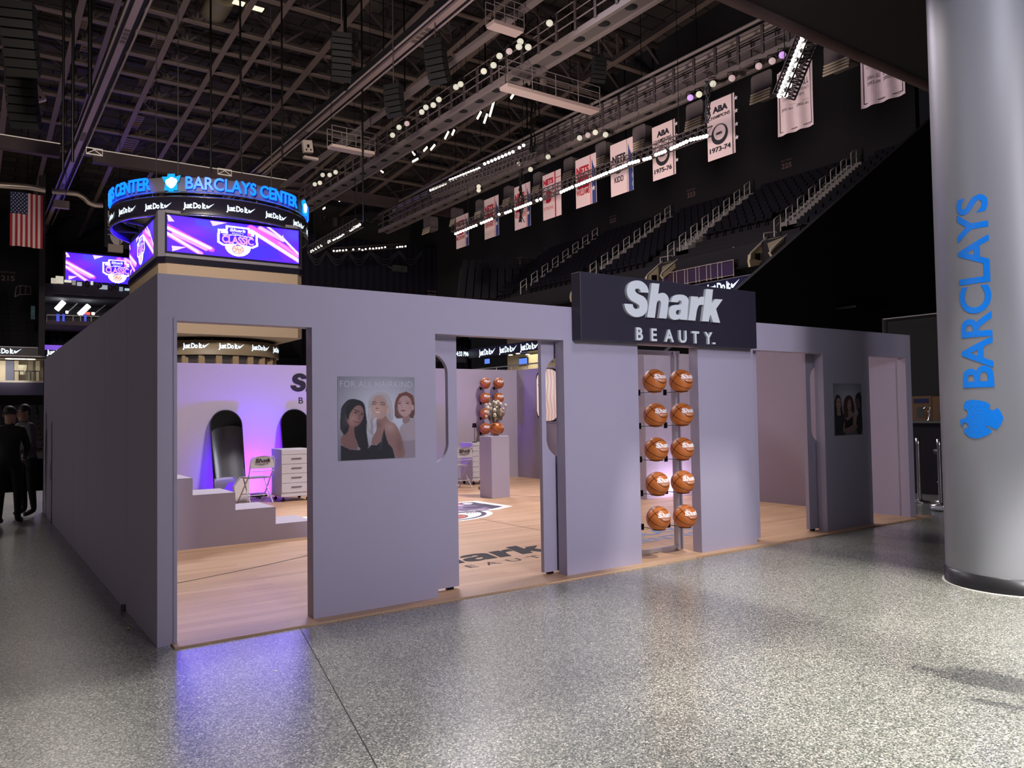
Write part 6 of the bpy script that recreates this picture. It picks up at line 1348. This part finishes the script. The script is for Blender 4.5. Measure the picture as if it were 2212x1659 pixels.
# crosswise trusses
tY = [RQ(x, y).y for x, y in ((388, 40), (373, 87), (357, 133), (343, 174), (330, 213), (319, 244), (302, 297))]
tY = sorted(tY); ext = [tY[0]-4.2, tY[0]-8.4]+tY+[tY[-1]+5.5]
for ti, y in enumerate(ext):
    LBT = 'steel roof truss running crosswise under the arena roof, %s from the camera' % nth(ti+1)
    z = rz(y); e = empty('roof_truss', (10, y, z), LBT, 'roof truss', 'crosswise roof trusses')
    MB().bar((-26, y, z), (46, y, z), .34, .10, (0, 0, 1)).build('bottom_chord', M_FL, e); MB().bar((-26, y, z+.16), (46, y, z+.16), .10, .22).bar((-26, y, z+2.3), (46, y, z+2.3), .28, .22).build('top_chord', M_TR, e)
    w_ = MB()
    for k in range(15):
        xx = -26+k*5.14; w_.bar((xx, y, z+.1), (xx, y, z+2.3), .16, .16); w_.bar((xx, y, z+.1), (xx+2.57, y, z+2.3), .12, .12); w_.bar((xx+5.14, y, z+.1), (xx+2.57, y, z+2.3), .12, .12)
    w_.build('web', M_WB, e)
# lengthwise beams
for k, (x, y, w_) in enumerate(((178, 0, .34), (254, 6, .30), (402, 0, .34), (535, 20, .34), (601, 41, .34), (783, 6, .40), (849, 86, .36), (22, 113, .36), (960, 120, .34), (1120, 30, .34), (1250, 90, .40), (1440, 60, .36))):
    q = RQ(x, y); e = empty('roof_beam', (q.x, 40, rz(40)), 'tan lengthwise roof beam, %s' % ['third from the left', 'fourth from the left', 'fifth from the left, beside the slatted panels', 'sixth from the left', 'seventh from the left, left of the strip lights', 'eighth from the left', 'ninth from the left', 'leftmost of all', 'third right of the right pale track', 'above the middle catwalk', 'right of the middle catwalk', 'rightmost of all'][k], 'roof beam', 'lengthwise roof beams')
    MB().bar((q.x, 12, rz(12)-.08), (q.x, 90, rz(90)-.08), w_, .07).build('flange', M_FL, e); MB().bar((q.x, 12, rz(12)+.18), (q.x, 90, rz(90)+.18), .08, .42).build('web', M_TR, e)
random.seed(11); dg = MB()
for k in range(len(ext)-1):
    for j in range(11):
        xx = -20+j*6.2; y0_, y1_ = ext[k]+.2, ext[k+1]-.2; s = 1 if k % 2 else -1
        if random.random() < .62:
            o = MB().bar((xx-s*1.6, y0_, rz(y0_)+.9), (xx+s*1.6, y1_, rz(y1_)+.9), .09, .09).build('wind_brace', M_WB); tag(o, 'thin diagonal roof brace in the %s truss bay, %s from the left' % (nth(k+1), nth(j+1)), 'brace', 'diagonal roof braces')
# slatted vent panels left of one beam
for k, (x, y, w_, h_) in enumerate(((335, 95, 32, 30), (322, 143, 32, 24), (306, 182, 32, 24), (293, 219, 30, 22), (281, 262, 32, 34), (270, 312, 32, 34), (180, 100, 22, 34), (172, 60, 20, 22))):
    q = RQ(x, y); q2 = RQ(x+w_, y+h_*.15); q3 = RQ(x-6, y+h_); zz = rz(q.y)+.5; wx = abs(q2.x-q.x); ly_ = abs(q3.y-q.y)
    e = empty('vent_panel', (q.x, q.y, zz), 'pale slatted vent panel, %s' % ['top one of the slanting row left of the beam', 'second of the slanting row', 'third of the slanting row', 'fourth of the slanting row', 'fifth of the slanting row', 'lowest of the slanting row', 'lower of the two left of the left pale track', 'upper of the two left of the left pale track'][k], 'vent panel', 'slatted vent panels'); b = MB(); n = 6
    b.box(q.x, q.x+.08, q.y, q.y+ly_, zz, zz+.1).box(q.x+wx-.08, q.x+wx, q.y, q.y+ly_, zz, zz+.1); b.build('side_rails', M_FL, e)
    for j in range(n): MB().box(q.x+.08, q.x+wx-.08, q.y+ly_*j/n, q.y+ly_*(j+.62)/n, zz+.02, zz+.06).build('slat', mat('slat_tan', (.30, .22, .20), .6), e)
# two long pale tracks with side rails
ZT = 19.5
for k, (xc, xl, xr, lab) in enumerate(((302, 279, 328, 'left of the two long pale ceiling tracks, running above the blue ring letters'), (1000, 975, 1022, 'right of the two long pale ceiling tracks, crossing the top centre of the roof'))):
    q, ql, qr = P(xc, 0, 2, ZT), P(xl, 0, 2, ZT), P(xr, 0, 2, ZT); e = empty('ceiling_track', (q.x, 40, ZT), lab, 'ceiling track')
    wt = abs(P(xc+9, 0, 2, ZT).x-P(xc-9, 0, 2, ZT).x); y0_, y1_ = q.y-8, 78
    MB().box(q.x-wt/2, q.x+wt/2, y0_, y1_, ZT, ZT+.12).build('soffit_panel', mat('track_pink', (.42, .31, .28), .5), e); MB().box(q.x-wt*1.25, q.x+wt*1.25, y0_, y1_, ZT+.13, ZT+.5).build('dark_channel', mat('track_channel', (.010, .009, .012), .7), e)
    for xx in (ql.x, qr.x): MB().tube([(xx, y0_, ZT+.02), (xx, y1_, ZT+.02)], .055, 8).build('side_rail', mat('track_rail', (.50, .40, .36), .35, .3), e)
    for yy in (y0_+11, y0_+27, y0_+40): b = MB(); [b.box(q.x-wt*.4, q.x+wt*.4, yy+j*.45, yy+j*.45+.3, ZT-.03, ZT-.001) for j in range(4)]; b.build('grille', mat('track_grille', (.13, .10, .09), .6), e)
# long dark crosswise duct with a bright top edge
DY = 52; qa, qb = P(0, 312, 1, DY), P(985, 455, 1, DY); zz = P(500, 378, 1, DY).z
e = empty('cross_duct', (qa.x, DY, zz), 'long dark crosswise truss box with thin lit top edge, passing behind the blue ring letters', 'duct')
c1_, c2_ = P(130, 322, 1, DY).x, P(186, 322, 1, DY).x
MB().box(-26, c1_, DY, DY+.6, zz-.55, zz+.25).box(c2_+.4, P(1003, 450, 1, DY).x, DY, DY+.6, zz-.55, zz+.25).build('duct_body', mat('duct_plum', (.070, .045, .050), .6), e)
M_EDGE = mat('painted_rim_shine', (.1, .1, .1), .4, emit=(.75, .62, .52), es=.55); MB().box(-26, c1_, DY-.02, DY+.02, zz+.26, zz+.31).box(c2_+.4, P(630, 395, 1, DY).x, DY-.02, DY+.02, zz+.26, zz+.31).build('lit_edge', M_EDGE, e)  # emission stands in for light reflected by the metal rim and end frames
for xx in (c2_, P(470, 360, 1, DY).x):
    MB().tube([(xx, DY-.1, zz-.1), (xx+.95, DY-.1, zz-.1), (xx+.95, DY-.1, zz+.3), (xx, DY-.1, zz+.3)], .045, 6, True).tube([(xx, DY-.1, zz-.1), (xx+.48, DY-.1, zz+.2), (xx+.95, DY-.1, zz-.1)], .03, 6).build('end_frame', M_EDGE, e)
# spiral duct far left
M_DUCT = mat('galvanised', (.50, .42, .36), .3, .7)
pp = [P(x, y, 1, 60) for x, y in ((-30, 398), (60, 404), (98, 411))]; o = MB().tube(pp, .22, 12).build('air_duct', M_DUCT); MB().tube([pp[1]+Vector((0, 0, .1)), pp[1]+Vector((0, 0, 9))], .03, 6).build('hanger', M_MBLK, o); tag(o, 'straight shiny air duct above the flag', 'duct')
pp = [P(x, y, 1, 60) for x, y in ((112, 413), (145, 416), (168, 419), (182, 428), (192, 438), (206, 443), (222, 444))]; o = MB().tube(pp, .20, 12).build('air_duct', M_DUCT); MB().tube([pp[2]+Vector((0, 0, .1)), pp[2]+Vector((0, 0, 9))], .03, 6).build('hanger', M_MBLK, o); tag(o, 'bent shiny air duct right of the flag', 'duct')
for px_, py_ in ((133, 440), (250, 535)):
    q = P(px_, py_, 1, 59); o = MB().box(q.x-.5, q.x+.5, 59, 59.4, q.z-.3, q.z+.25).build('junction_unit', mat('unit_tan', (.35, .29, .25), .6)); tag(o, 'small tan unit hanging near the flag' if px_ < 200 else 'small tan unit under the banner with white lettering', 'unit')
    MB().tube([(q.x+.3, 59.2, q.z+.2), (q.x+.3, 59.2, rz(59)+2.58)], .02, 5).build('hanger', M_MBLK, o)
# bright roof lights and drum
for k, (x, y, w_) in enumerate(((516, 17, 24), (555, 28, 30))):
    q, q2 = RQ(x-w_/2, y-2), RQ(x+w_/2, y+4); o = MB().box(q.x, q2.x, q.y-.2, q.y+.25, rz(q.y)+.3, rz(q.y)+.36).build('roof_light', mat('roof_light_glow', (.1, .1, .1), .4, emit=(1, .78, .58), es=1.3)); tag(o, 'short bright strip light high in the roof, %s of the pair' % ['left', 'right'][k], 'light', 'bright roof strip lights')
q = RQ(500, 46); o = MB().tube([(q.x-.7, q.y-1.0, rz(q.y)+1.0), (q.x-.7, q.y+1.3, rz(q.y)+.9)], .75, 20).build('fan_drum', mat('drum_olive', (.30, .26, .18), .5)); tag(o, 'olive fan drum beside the bright roof strip lights', 'fan')

# ------------------------------------------------------------------ catwalks
M_CWD = mat('catwalk_grey', (.12, .10, .095), .6); M_CWL = mat('catwalk_light', (.20, .165, .155), .5)
def catwalk(name, xc, z, y0_, y1_, w_, lab, holes=True, bright=False, postdir=1):
    e = empty(name, (xc, (y0_+y1_)/2, z), lab, 'catwalk')
    MB().box(xc-w_/2, xc+w_/2, y0_, y1_, z, z+.08).build('deck', M_CWD, e)
    for s in (-1, 1): MB().box(xc+s*w_/2-.09, xc+s*w_/2+.09, y0_, y1_, z-.10, z+.16).build('side_channel', M_CWL, e)
    b = MB(); y = y0_+.8
    if holes:
        while y < y1_: b.lathe([(0, z-.004), (.26, z-.004), (.26, z-.001)], (xc-.05, y, 0), 14); y += 1.55
        b.build('deck_openings', mat('hole_black', (.004, .004, .004), .9), e)['kind'] = 'stuff'
    pb = MB(); y = y0_+.4; n = 0
    while y < y1_ and n < 60: pb.bar((xc-w_/2-.1, y, z+.1), (xc-w_/2-.1, y, z+1.35), .07, .14, (0, 1, 0)); pb.tube([(xc+w_/2+.1, y, z+.1), (xc+w_/2+.1, y, z+1.35)], .03, 6); y += 1.25; n += 1
    pb.build('posts', M_TR, e)['kind'] = 'stuff'
    r = MB()
    for s in (-1, 1):
        for hz_ in (.55, .95, 1.35): r.tube([(xc+s*(w_/2+.1), y0_, z+hz_), (xc+s*(w_/2+.1), y1_, z+hz_)], .025, 6)
    r.build('handrails', M_CWL, e)
    if bright:
        t = MB()
        for dx, dz, r_ in ((.9, 1.9, .10), (1.3, 2.3, .06), (.5, 1.5, .05), (1.5, 2.75, .09)): t.tube([(xc+dx, y0_, z+dz), (xc+dx, y1_, z+dz)], r_, 8)
        t.build('pipes', mat('pipe_bright', (.52, .45, .40), .35, .4), e); MB().box(xc+.6, xc+1.5, y0_, y1_, z+1.0, z+1.35).build('cable_tray', mat('tray_grey', (.20, .17, .18), .5), e)
    else: MB().box(xc-w_/2-1.3, xc-w_/2-.95, y0_+1, y1_, z+1.55, z+1.75).build('upper_beam', M_CWL, e)
    return e
Z1 = 17.0; qa = P(1350, 30, 2, Z1); qb = P(1000, 238, 2, Z1); X1 = (qa.x+qb.x)/2
catwalk('lighting_catwalk', X1, Z1, 12, 51.8, .85, 'long catwalk with round deck openings crossing the top centre toward the scoreboard')
X2 = 26.6; qa, qb = P(1620, 155, 0, X2), P(1150, 350, 0, X2); Z2 = (qa.z+qb.z)/2
catwalk('lighting_catwalk', X2, Z2, 5.5, 51.8, .7, 'catwalk with bright pipes above the row of white banners', True, True)
# short crosswise platforms with railings
M_PLT = mat('platform_pink', (.55, .43, .39), .5)
def platform(pa, pb, z, lab):
    A, B = P(pa[0], pa[1], 2, z), P(pb[0], pb[1], 2, z); y = (A.y+B.y)/2; e = empty('service_platform', (A.x, y, z), lab, 'platform', 'short crosswise platforms')
    x0_, x1_ = min(A.x, B.x), max(A.x, B.x)
    if z > 16.5 and x0_ < X1-.75: x1_ = min(x1_, X1-1.85)
    for xx in (x0_+.1, x1_-.1): MB().tube([(xx, y, z+.1), (xx, y, rz(y)+2.55)], .015, 4).build('hanger', M_MBLK, e)
    MB().box(x0_, x1_, y-.30, y+.30, z, z+.16).build('deck', M_PLT, e)
    r = MB()
    for yy in (y-.34, y+.34):
        for hz_ in (.5, .85, 1.15): r.tube([(x0_, yy, z+hz_), (x1_, yy, z+hz_)], .022, 5)
        n = max(3, int((x1_-x0_)/1.1))
        for k in range(n+1): xx = x0_+(x1_-x0_)*k/n; r.tube([(xx, yy, z+.1), (xx, yy, z+1.15)], .022, 5)
    r.build('railing', mat('rail_dim2', (.20, .17, .17), .5), e)
platform((1057, 57), (1173, 90), 17.4, 'short pale platform with railing at the top centre, left of the catwalk')
platform((1090, 190), (1284, 246), 15.6, 'long pale crosswise platform right of the catwalk')
platform((714, 318), (803, 338), 16.0, 'short pale platform with railing at the far end of the catwalk')

# ------------------------------------------------------------------ lamp trusses (strings of bright lamps)
M_LMP = mat('lamp_glow', (.1, .1, .1), .3, emit=(1, .93, .80), es=9.0); M_LMPD = mat('lamp_glow_dim', (.1, .1, .1), .3, emit=(.9, .86, .76), es=1.6)
def lamp(p, lab, grp, glow=M_LMP, r=.078):
    e = empty('par_lamp', p, lab, 'lamp', grp); p = Vector(p); f = (CAM-p).normalized(); f = Vector((-.35, -.55, -.45)).normalized()
    u = f.cross(Vector((0, 0, 1))).normalized(); v = u.cross(f)
    MB().lathe([(r, 0), (r*.9, r*.25), (r*.55, r*.5), (0, r*.6)], p, 12, axes=(u, v, f)).build('lens', glow, e)
    MB().lathe([(r*1.02, -.001), (r*1.05, -r*.6), (r*.7, -r*2.2), (0, -r*2.3)], p, 12, axes=(u, v, f)).build('can', M_MBLK, e); return e
proto = None; protod = None
def lamps(pts, lab, grp, glow=True, lf=None):
    global proto, protod
    for k, q in enumerate(pts):
        L_ = '%s, %s from its left end' % (lab, nth(k+1)) if 'tower' not in lab else '%s, %s from below' % (lab, nth(k+1))
        if glow:
            if proto is None: proto = lamp(q, L_, grp)
            else: copy_tree(proto, Vector(q)-proto.location, L_, grp)
        else:
            if protod is None: protod = lamp(q, L_, grp, M_LMPD)
            else: copy_tree(protod, Vector(q)-protod.location, L_, grp)
def truss_box(A, B, lab, w_=.45, seg=14):
    A, B = Vector(A), Vector(B); e = empty('lamp_truss', (A+B)/2, lab, 'truss'); d = (B-A).normalized(); sd = d.cross(Vector((0, 0, 1)))
    if sd.length < .1: sd = Vector((0, 1, 0))
    sd = sd.normalized()*w_/2; up = sd.cross(d).normalized()*w_/2; co = [sd+up, sd-up, -sd-up, -sd+up]; b = MB()
    for c in co: b.tube([A+c, B+c], .03, 6)
    b.build('chords', M_TR, e); b = MB()
    for k in range(seg):
        p0, p1 = A.lerp(B, k/seg), A.lerp(B, (k+1)/seg)
        for j in range(4): a_, b2 = co[j], co[(j+1) % 4]; b.tube([p0+a_, p1+b2], .014, 4); b.tube([p0+a_, p0+b2], .014, 4)
    b.build('bracing', M_TR, e)
    for t_ in (.08, .92): p_ = A.lerp(B, t_); MB().tube([p_, (p_.x, p_.y, rz(p_.y)+2.58)], .018, 4).build('hanger', M_MBLK, e)
    return e
def onx(pts, X_): return [P(x, y, 0, X_) for x, y in pts]
def seq(a, b_, n, skip=()): return [(a[0]+(b_[0]-a[0])*k/(n-1), a[1]+(b_[1]-a[1])*k/(n-1)) for k in range(n) if k not in skip]
XL = 23.2
L2 = seq((984, 505), (1062, 473), 15, (9,))+[(1078, 463)]+seq((1092, 460), (1146, 439), 11, (3,))+seq((1160, 433), (1168, 430), 2)+seq((1212, 415), (1236, 404), 5)+seq((1245, 401), (1310, 374), 12)+seq((1318, 371), (1352, 357), 7)+seq((1360, 353), (1404, 341), 8, (4,))+seq((1417, 334), (1436, 327), 4)+seq((1450, 321), (1483, 306), 6)+seq((1492, 302), (1526, 294), 6)
lamps(onx(L2, XL), 'bright lamp of the long string before the banners', 'lamps of the long string')
A, B = P(980, 500, 0, XL+.25), P(1530, 288, 0, XL+.25); truss_box((XL+.3, A.y, A.z+.15), (XL+.3, B.y, (B.z+A.z)/2+.15) if 0 else (XL+.3, B.y, B.z+.15), 'black truss carrying the long lamp string before the white banners', .4, 50)
XL1 = 21.5
L1 = seq((967, 391), (1035, 364), 13, (0,))+seq((1047, 354), (1108, 328), 9)+[(1122, 319), (1131, 314)]
lamps(onx(L1, XL1), 'bright lamp of the short string left of the banners', 'lamps of the short string')
A, B = P(940, 420, 0, XL1), P(1150, 342, 0, XL1); truss_box((XL1, A.y, A.z+.1), (XL1, B.y, B.z+.1), 'black lattice truss under the short lamp string left of the banners', .5, 26)
LD = seq((930, 411), (962, 397), 9); lamps(onx(LD, XL1), 'dim lamp of the short lamp string', 'dim lamps of the short string', False)
q = onx([(672, 543), (676, 541), (682, 538), (688, 534), (694, 531), (709, 523), (712, 521), (720, 518), (723, 516), (729, 514), (732, 512), (735, 510), (738, 508), (741, 506), (757, 498), (761, 495), (765, 492), (769, 490), (773, 488), (777, 485)], 19.5)
lamps(q, 'bright lamp of the rising string right of the scoreboard', 'lamps right of the scoreboard'); truss_box(q[0]+Vector((0, 0, .1)), q[-1]+Vector((0, 0, .1)), 'small truss of the rising lamp string right of the scoreboard', .5, 16)
q = [P(x, y, 1, 60) for x, y in [(721, 542), (728, 542), (734, 541), (741, 541), (748, 540), (763, 539), (776, 538), (783, 540), (790, 538), (799, 537), (806, 537), (813, 536), (819, 536), (825, 535), (832, 534), (858, 534), (864, 533), (869, 533), (876, 532)]]
lamps(q, 'bright lamp of the level string over the black drape', 'lamps over the drape'); truss_box(q[0]+Vector((0, .3, .1)), q[-1]+Vector((0, .3, .1)), 'slim truss of the level lamp string over the black drape', .4, 16)
# steep lamp tower at right
XT = 18.5; tw = seq((1684, 206), (1738, 72), 15); tw2 = seq((1697, 205), (1745, 78), 13)
q = onx(tw, XT); lamps(q, 'bright lamp in the left row of the steep lamp tower', 'lamps of the steep tower'); q2 = onx(tw2, XT); lamps(q2[::2], 'bright lamp in the right row of the steep lamp tower', 'lamps of the steep tower')
truss_box(q[0]+Vector((.2, 0, 0)), q[-1]+Vector((.2, 0, 0)), 'steep black truss studded with lamps before the large conference banner', .45, 16)

# ------------------------------------------------------------------ stage lights along the catwalks
def stage_light(p, tgt, lab, grp, col, es, r=.17):
    p = Vector(p); f = (Vector(tgt)-p).normalized(); u = f.cross(Vector((0, 0, 1))).normalized(); v = u.cross(f)
    e = empty('stage_light', p, lab, 'stage light', grp); m = mat('lens_%d_%d_%d' % tuple(int(c*9) for c in col), (.2, .2, .2), .2, emit=col, es=es)
    MB().lathe([(r, 0), (r*.8, r*.3), (0, r*.45)], p, 14, axes=(u, v, f)).build('lens', m, e)
    MB().lathe([(r*1.05, -.002), (r*1.08, -r*1.2), (r*.7, -r*2.6), (0, -r*2.8)], p, 14, axes=(u, v, f)).build('body', M_MBLK, e)
    MB().tube([p+Vector((0, 0, r*1.7))-f*r, (p.x+.32, p.y-f.y*r, p.z+r*1.7)], .02, 4).build('clamp', M_MBLK, e)
    MB().tube([p-u*r*1.3-f*r, p-u*r*1.3+Vector((0, 0, r*1.7))-f*r, p+u*r*1.3+Vector((0, 0, r*1.7))-f*r, p+u*r*1.3-f*r], .02, 5).build('yoke', M_MBLK, e)
WH, PK, MG, CRM = (.75, .70, .55), (.75, .50, .50), (.62, .30, .85), (.9, .8, .6)
XA = X1-.85; sk = 0
for x, y, c in sorted(((1187, 50, WH), (1141, 102, WH), (1121, 101, WH), (1100, 111, PK), (1079, 121, WH), (1045, 154, CRM), (1066, 141, WH), (936, 227, WH), (948, 215, WH), (920, 232, WH), (879, 267, PK), (862, 275, WH), (911, 242, WH), (985, 188, WH), (995, 182, WH), (1124, 90, WH), (848, 292, WH), (725, 372, WH), (712, 378, WH), (697, 378, WH), (691, 395, CRM), (680, 398, WH)), key=lambda t: -t[0]):
    sk += 1; stage_light(P(x, y, 0, XA), (8, 10, 0), 'round stage light of the middle catwalk counted from the top edge: the %s' % nth(sk), 'stage lights of the middle catwalk', c, .8 if c is not PK else .6, .15)
XB = X2-.6
for sk, (x, y, c) in enumerate(sorted(((1690, 119, MG), (1668, 132, PK), (1639, 143, PK), (1581, 169, PK), (1540, 181, WH), (1510, 204, CRM), (1491, 211, MG), (1270, 292, PK), (1286, 286, CRM), (1308, 291, WH), (1184, 339, WH), (1034, 411, CRM), (1034, 403, CRM), (1121, 354, CRM), (1146, 366, WH), (1252, 298, WH)), key=lambda t: t[0])):
    stage_light(P(x, y, 0, XB), (6, 4, 0), {MG: 'violet glowing stage light', PK: 'pinkish glowing stage light', CRM: 'cream glowing stage light', WH: 'pale stage light'}[c]+' on the catwalk above the banners, %s from the left' % nth(sk+1), 'stage lights above the banners', c, 1.0, .145)
# strip floodlights hanging in the roof
for k, (x, y, a_, L_) in enumerate(((1109, 204, .5, .6), (1035, 249, .6, .55), (1049, 256, .9, .6), (1062, 236, 1.0, .9), (965, 292, .6, .6), (979, 286, .7, .4), (919, 322, .25, .5), (935, 318, .3, .6), (893, 330, -.8, .6), (847, 335, -.5, .7), (957, 263, -1.2, .6), (994, 182, .1, .4), (984, 190, -.2, .3), (911, 242, .1, .4), (824, 369, -.6, .7), (897, 346, .0, .8), (737, 431, .05, .9), (700, 450, .05, .5))):
    q = P(x, y, 0, 24.5); d_ = Vector((0, -math.cos(a_)*L_/2, math.sin(a_)*L_/2)); e = empty('strip_floodlight', q, 'short glowing strip floodlight hanging below the roof, %s of the %s group' % (nth(k+1 if k < 11 else k-10), 'upper' if k < 11 else 'lower'), 'floodlight', 'strip floodlights')
    MB().bar(q-d_, q+d_, .08, .13).build('tube', mat('flood_glow', (.1, .1, .1), .4, emit=(1, .9, .76), es=1.4), e); MB().bar(q-d_+Vector((.08, .03, .1)), q+d_+Vector((.08, .03, .1)), .2, .14).build('housing', M_MBLK, e); MB().tube([q+Vector((.08, 0, .1)), Vector((q.x+.08, q.y, rz(q.y)+.1))], .015, 4).build('hanger', M_MBLK, e)
# line-array loudspeakers
def line_array(px, py, z, yaw, lab, n=9, s=1.):
    q = P(px, py, 2, z); e = empty('line_array', q, lab, 'loudspeaker', 'curved black loudspeaker arrays'); x, y, zz, a = 0., 0., 0., 0.
    for k in range(n):
        c, sn = math.cos(yaw), math.sin(yaw); R_f = Vector((c, sn, 0)); Sx = Vector((-sn, c, 0)); f = R_f*math.cos(a)-Vector((0, 0, 1))*math.sin(a); u = R_f*math.sin(a)+Vector((0, 0, 1))*math.cos(a)
        ce = q+R_f*x+Vector((0, 0, zz)); MB().obox(ce, (Sx, f, u), (.62*s, .38*s, .17*s)).build('cabinet', mat('speaker_black', (.003, .003, .004), .8), e, bevel=.02)
        x -= .36*s*math.sin(a); zz -= .36*s*math.cos(a); a += .11
    MB().tube([q+Vector((0, 0, .1)), Vector((q.x, q.y, rz(q.y)+2.58))], .03, 6).build('hanging_bar', M_TR, e)
line_array(40, 18, 19, -1.9, 'black curved loudspeaker array at the top left corner', 8, 1.0); line_array(45, 150, 18.5, -1.9, 'black curved loudspeaker array below the one in the top left corner', 8, 1.0)
line_array(940, 95, 18.5, -2.6, 'black curved loudspeaker array between the right pale track and the catwalk', 7, .75); line_array(850, 190, 17.5, -2.6, 'black curved loudspeaker array farther down beside the right pale track', 6, .7)
line_array(738, 80, 18.5, -1.9, 'slim black loudspeaker array left of the right pale track', 8, .7); line_array(1294, 130, 17.5, -1.9, 'slim black loudspeaker column right of the middle catwalk', 6, .5)
# small white boxes
M_WBX = mat('white_speaker', (.60, .50, .45), .5)
for x, y, w_, h_, r_, lab in ((75, 205, .75, .8, .5, 'tilted pale loudspeaker box at the upper left'), (52, 233, 1.0, .25, .2, 'flat pale underside of a box at the upper left'), (664, 317, .60, .75, .12, 'pale loudspeaker box right of the blue ring letters'), (671, 342, .9, .15, .0, 'flat pale ledge under the loudspeaker box right of the ring'), (1300, 77, .75, .42, .0, 'bright pale square panel right of the middle catwalk'),
        (1173, 158, .34, .34, .0, 'upper pale cube speaker of the right pair'), (1173, 177, .34, .34, .0, 'lower pale cube speaker of the right pair'), (1145, 177, .28, .36, .5, 'upper pale diamond speaker of the left pair'), (1145, 196, .28, .36, .5, 'lower pale diamond speaker of the left pair'), (1388, 36, .2, .22, .3, 'tiny pale spot near the top edge right of the catwalk'), (1271, 107, .22, .36, -.6, 'small pale canister light right of the catwalk')):
    q = P(x, y, 1, 36 if x > 900 else 40); b = MB(); c, s = math.cos(r_), math.sin(r_); X_, Z_ = Vector((c, 0, s)), Vector((-s, 0, c)); b.obox(q, (X_, Vector((0, 1, 0)), Z_), (w_/2, .15, h_/2))
    if x in (75, 664):
        o = b.build('wall_speaker', M_WBX, bevel=.03); hb_ = MB(); [hb_.obox(q+X_*dx+Z_*dz-Vector((0, .155, 0)), (X_, Vector((0, 1, 0)), Z_), (rr_, .004, rr_*1.3)) for dx, dz, rr_ in ((.0, .0, .07), (-.14, -.22, .04), (.14, -.22, .04))]; hb_.build('port', M_MBLK, o)
    else: o = b.build('wall_speaker', M_WBX, bevel=.02)
    tag(o, lab, 'speaker')
# louvred boxes between and behind the banners
M_LV = mat('louvre_cream', (.66, .56, .42), .5); M_LB = mat('louvre_body', (.17, .145, .15), .6)
pos = [(1815, 133, 48), (1651, 198, 42), (1506, 258, 38), (1386, 306, 32), (1303, 340, 28), (1233, 372, 26), (1165, 402, 22), (1100, 430, 20), (1038, 458, 18), (984, 474, 16), (927, 492, 26)]
for k, (x, y, w_) in enumerate(pos):
    q = P(x, y, 0, 29.2); e = empty('louvred_unit', q, 'cream louvred unit hanging behind the banner row, %s from the right' % ['first', 'second', 'third', 'fourth', 'fifth', 'sixth', 'seventh', 'eighth', 'ninth', 'tenth', 'last'][k], 'louvred unit', 'louvred units behind the banners')
    sc = w_/1687*((q-CAM).length)*.72; hw = sc*.5/max(.45, .62)
    MB().rbox(q.x-.2, q.x+.5, q.y-hw, q.y+hw, q.z-.25, q.z+.85, .15, 3, 0).build('body', M_LB, e)
    MB().tube([(q.x+.1, q.y, q.z+.8), (q.x+.1, q.y, rz(q.y)+2.58)], .02, 6).build('hanger', M_MBLK, e)
    for j in range(4): MB().tube([(q.x-.25-.03*j, q.y-hw*.95, q.z-.06-.14*j), (q.x-.25-.03*j, q.y+hw*.95, q.z-.06-.14*j)], .055, 6).build('louvre', M_LV, e)
# far mechanical wall between the scoreboard and the drape
b = MB(); random.seed(5)
struct(MB().box(P(675, 500, 1, 72).x, P(985, 500, 1, 72).x, 72, 72.3, P(830, 540, 1, 72).z, P(830, 425, 1, 72).z).build('wall_plant', mat('plant_dark', (.035, .03, .034), .8)))
pw_ = empty('pipe_bank', P(830, 480, 1, 71.8), 'bank of dim vertical pipes and ducts on the far wall right of the scoreboard', 'pipes')
for k in range(26):
    x = 690+k*8.4+random.uniform(-2, 2); y0_ = random.uniform(432, 455)+(x-700)*.05; y1_ = random.uniform(468, 492)+(x-700)*.04; q0, q1 = P(x, y0_, 1, 71.8), P(x, y1_, 1, 71.8)
    b = MB(); w_ = random.choice((.05, .05, .09, .2)); b.box(q0.x-w_, q0.x+w_, 71.6, 71.999, q1.z, min(q0.z, rz(71.7)-.4)); o = b.build('plant_pipe', mat('pipe_%d' % (k % 3), [(.10, .08, .085), (.16, .13, .13), (.06, .05, .055)][k % 3], .5), pw_)
# hanging rods and cables
for k, (x, y0_, y1_, r_) in enumerate(sorted(((455, -20, 372, .05), (609, 170, 345, .05), (519, 90, 340, .05), (745, -20, 195, .09), (158, 88, 350, .07), (195, -20, 205, .10), (828, 25, 112, .03), (1046, -20, 160, .04), (1160, -20, 245, .03), (1350, 200, 330, .05), (1236, 20, 110, .09), (1410, 145, 250, .04), (784, 385, 480, .05), (1137, 160, 330, .04), (1569, 60, 180, .06), (1486, 165, 235, .03), (136, 335, 372, .06), (874, 145, 290, .04)))):
    q0 = P(x, y0_, 1, 34); q1 = P(x, y1_, 1, 34); o = MB().tube([(q0.x, 34, rz(34)+2.58), (q0.x, 34, q1.z)], r_, 6).build('hanging_rod', M_MBLK); tag(o, '%s dark rod hanging from the roof, %s rod from the left' % ('thick' if r_ > .06 else 'thin', nth(k+1)), 'rod', 'hanging rods')
# cable bundles at the ends of lamp trusses
for x, y0_, y1_, lab in ((1126, 340, 480, 'tangled black cables hanging beside the fourth banner'), (1528, 175, 265, 'tangled black cables hanging at the right end of the long lamp string'), (1150, 120, 335, 'black cable bundle hanging under the middle catwalk platform')):
    b = MB()
    for k in range(7):
        q = [P(x+random.uniform(-7, 7), y0_+(y1_-y0_)*t, 0, 23.5) for t in np.linspace(0, 1, 7)]; b.tube(q, .03, 4)
    tag(b.build('cable_bundle', M_MBLK), lab, 'cables')
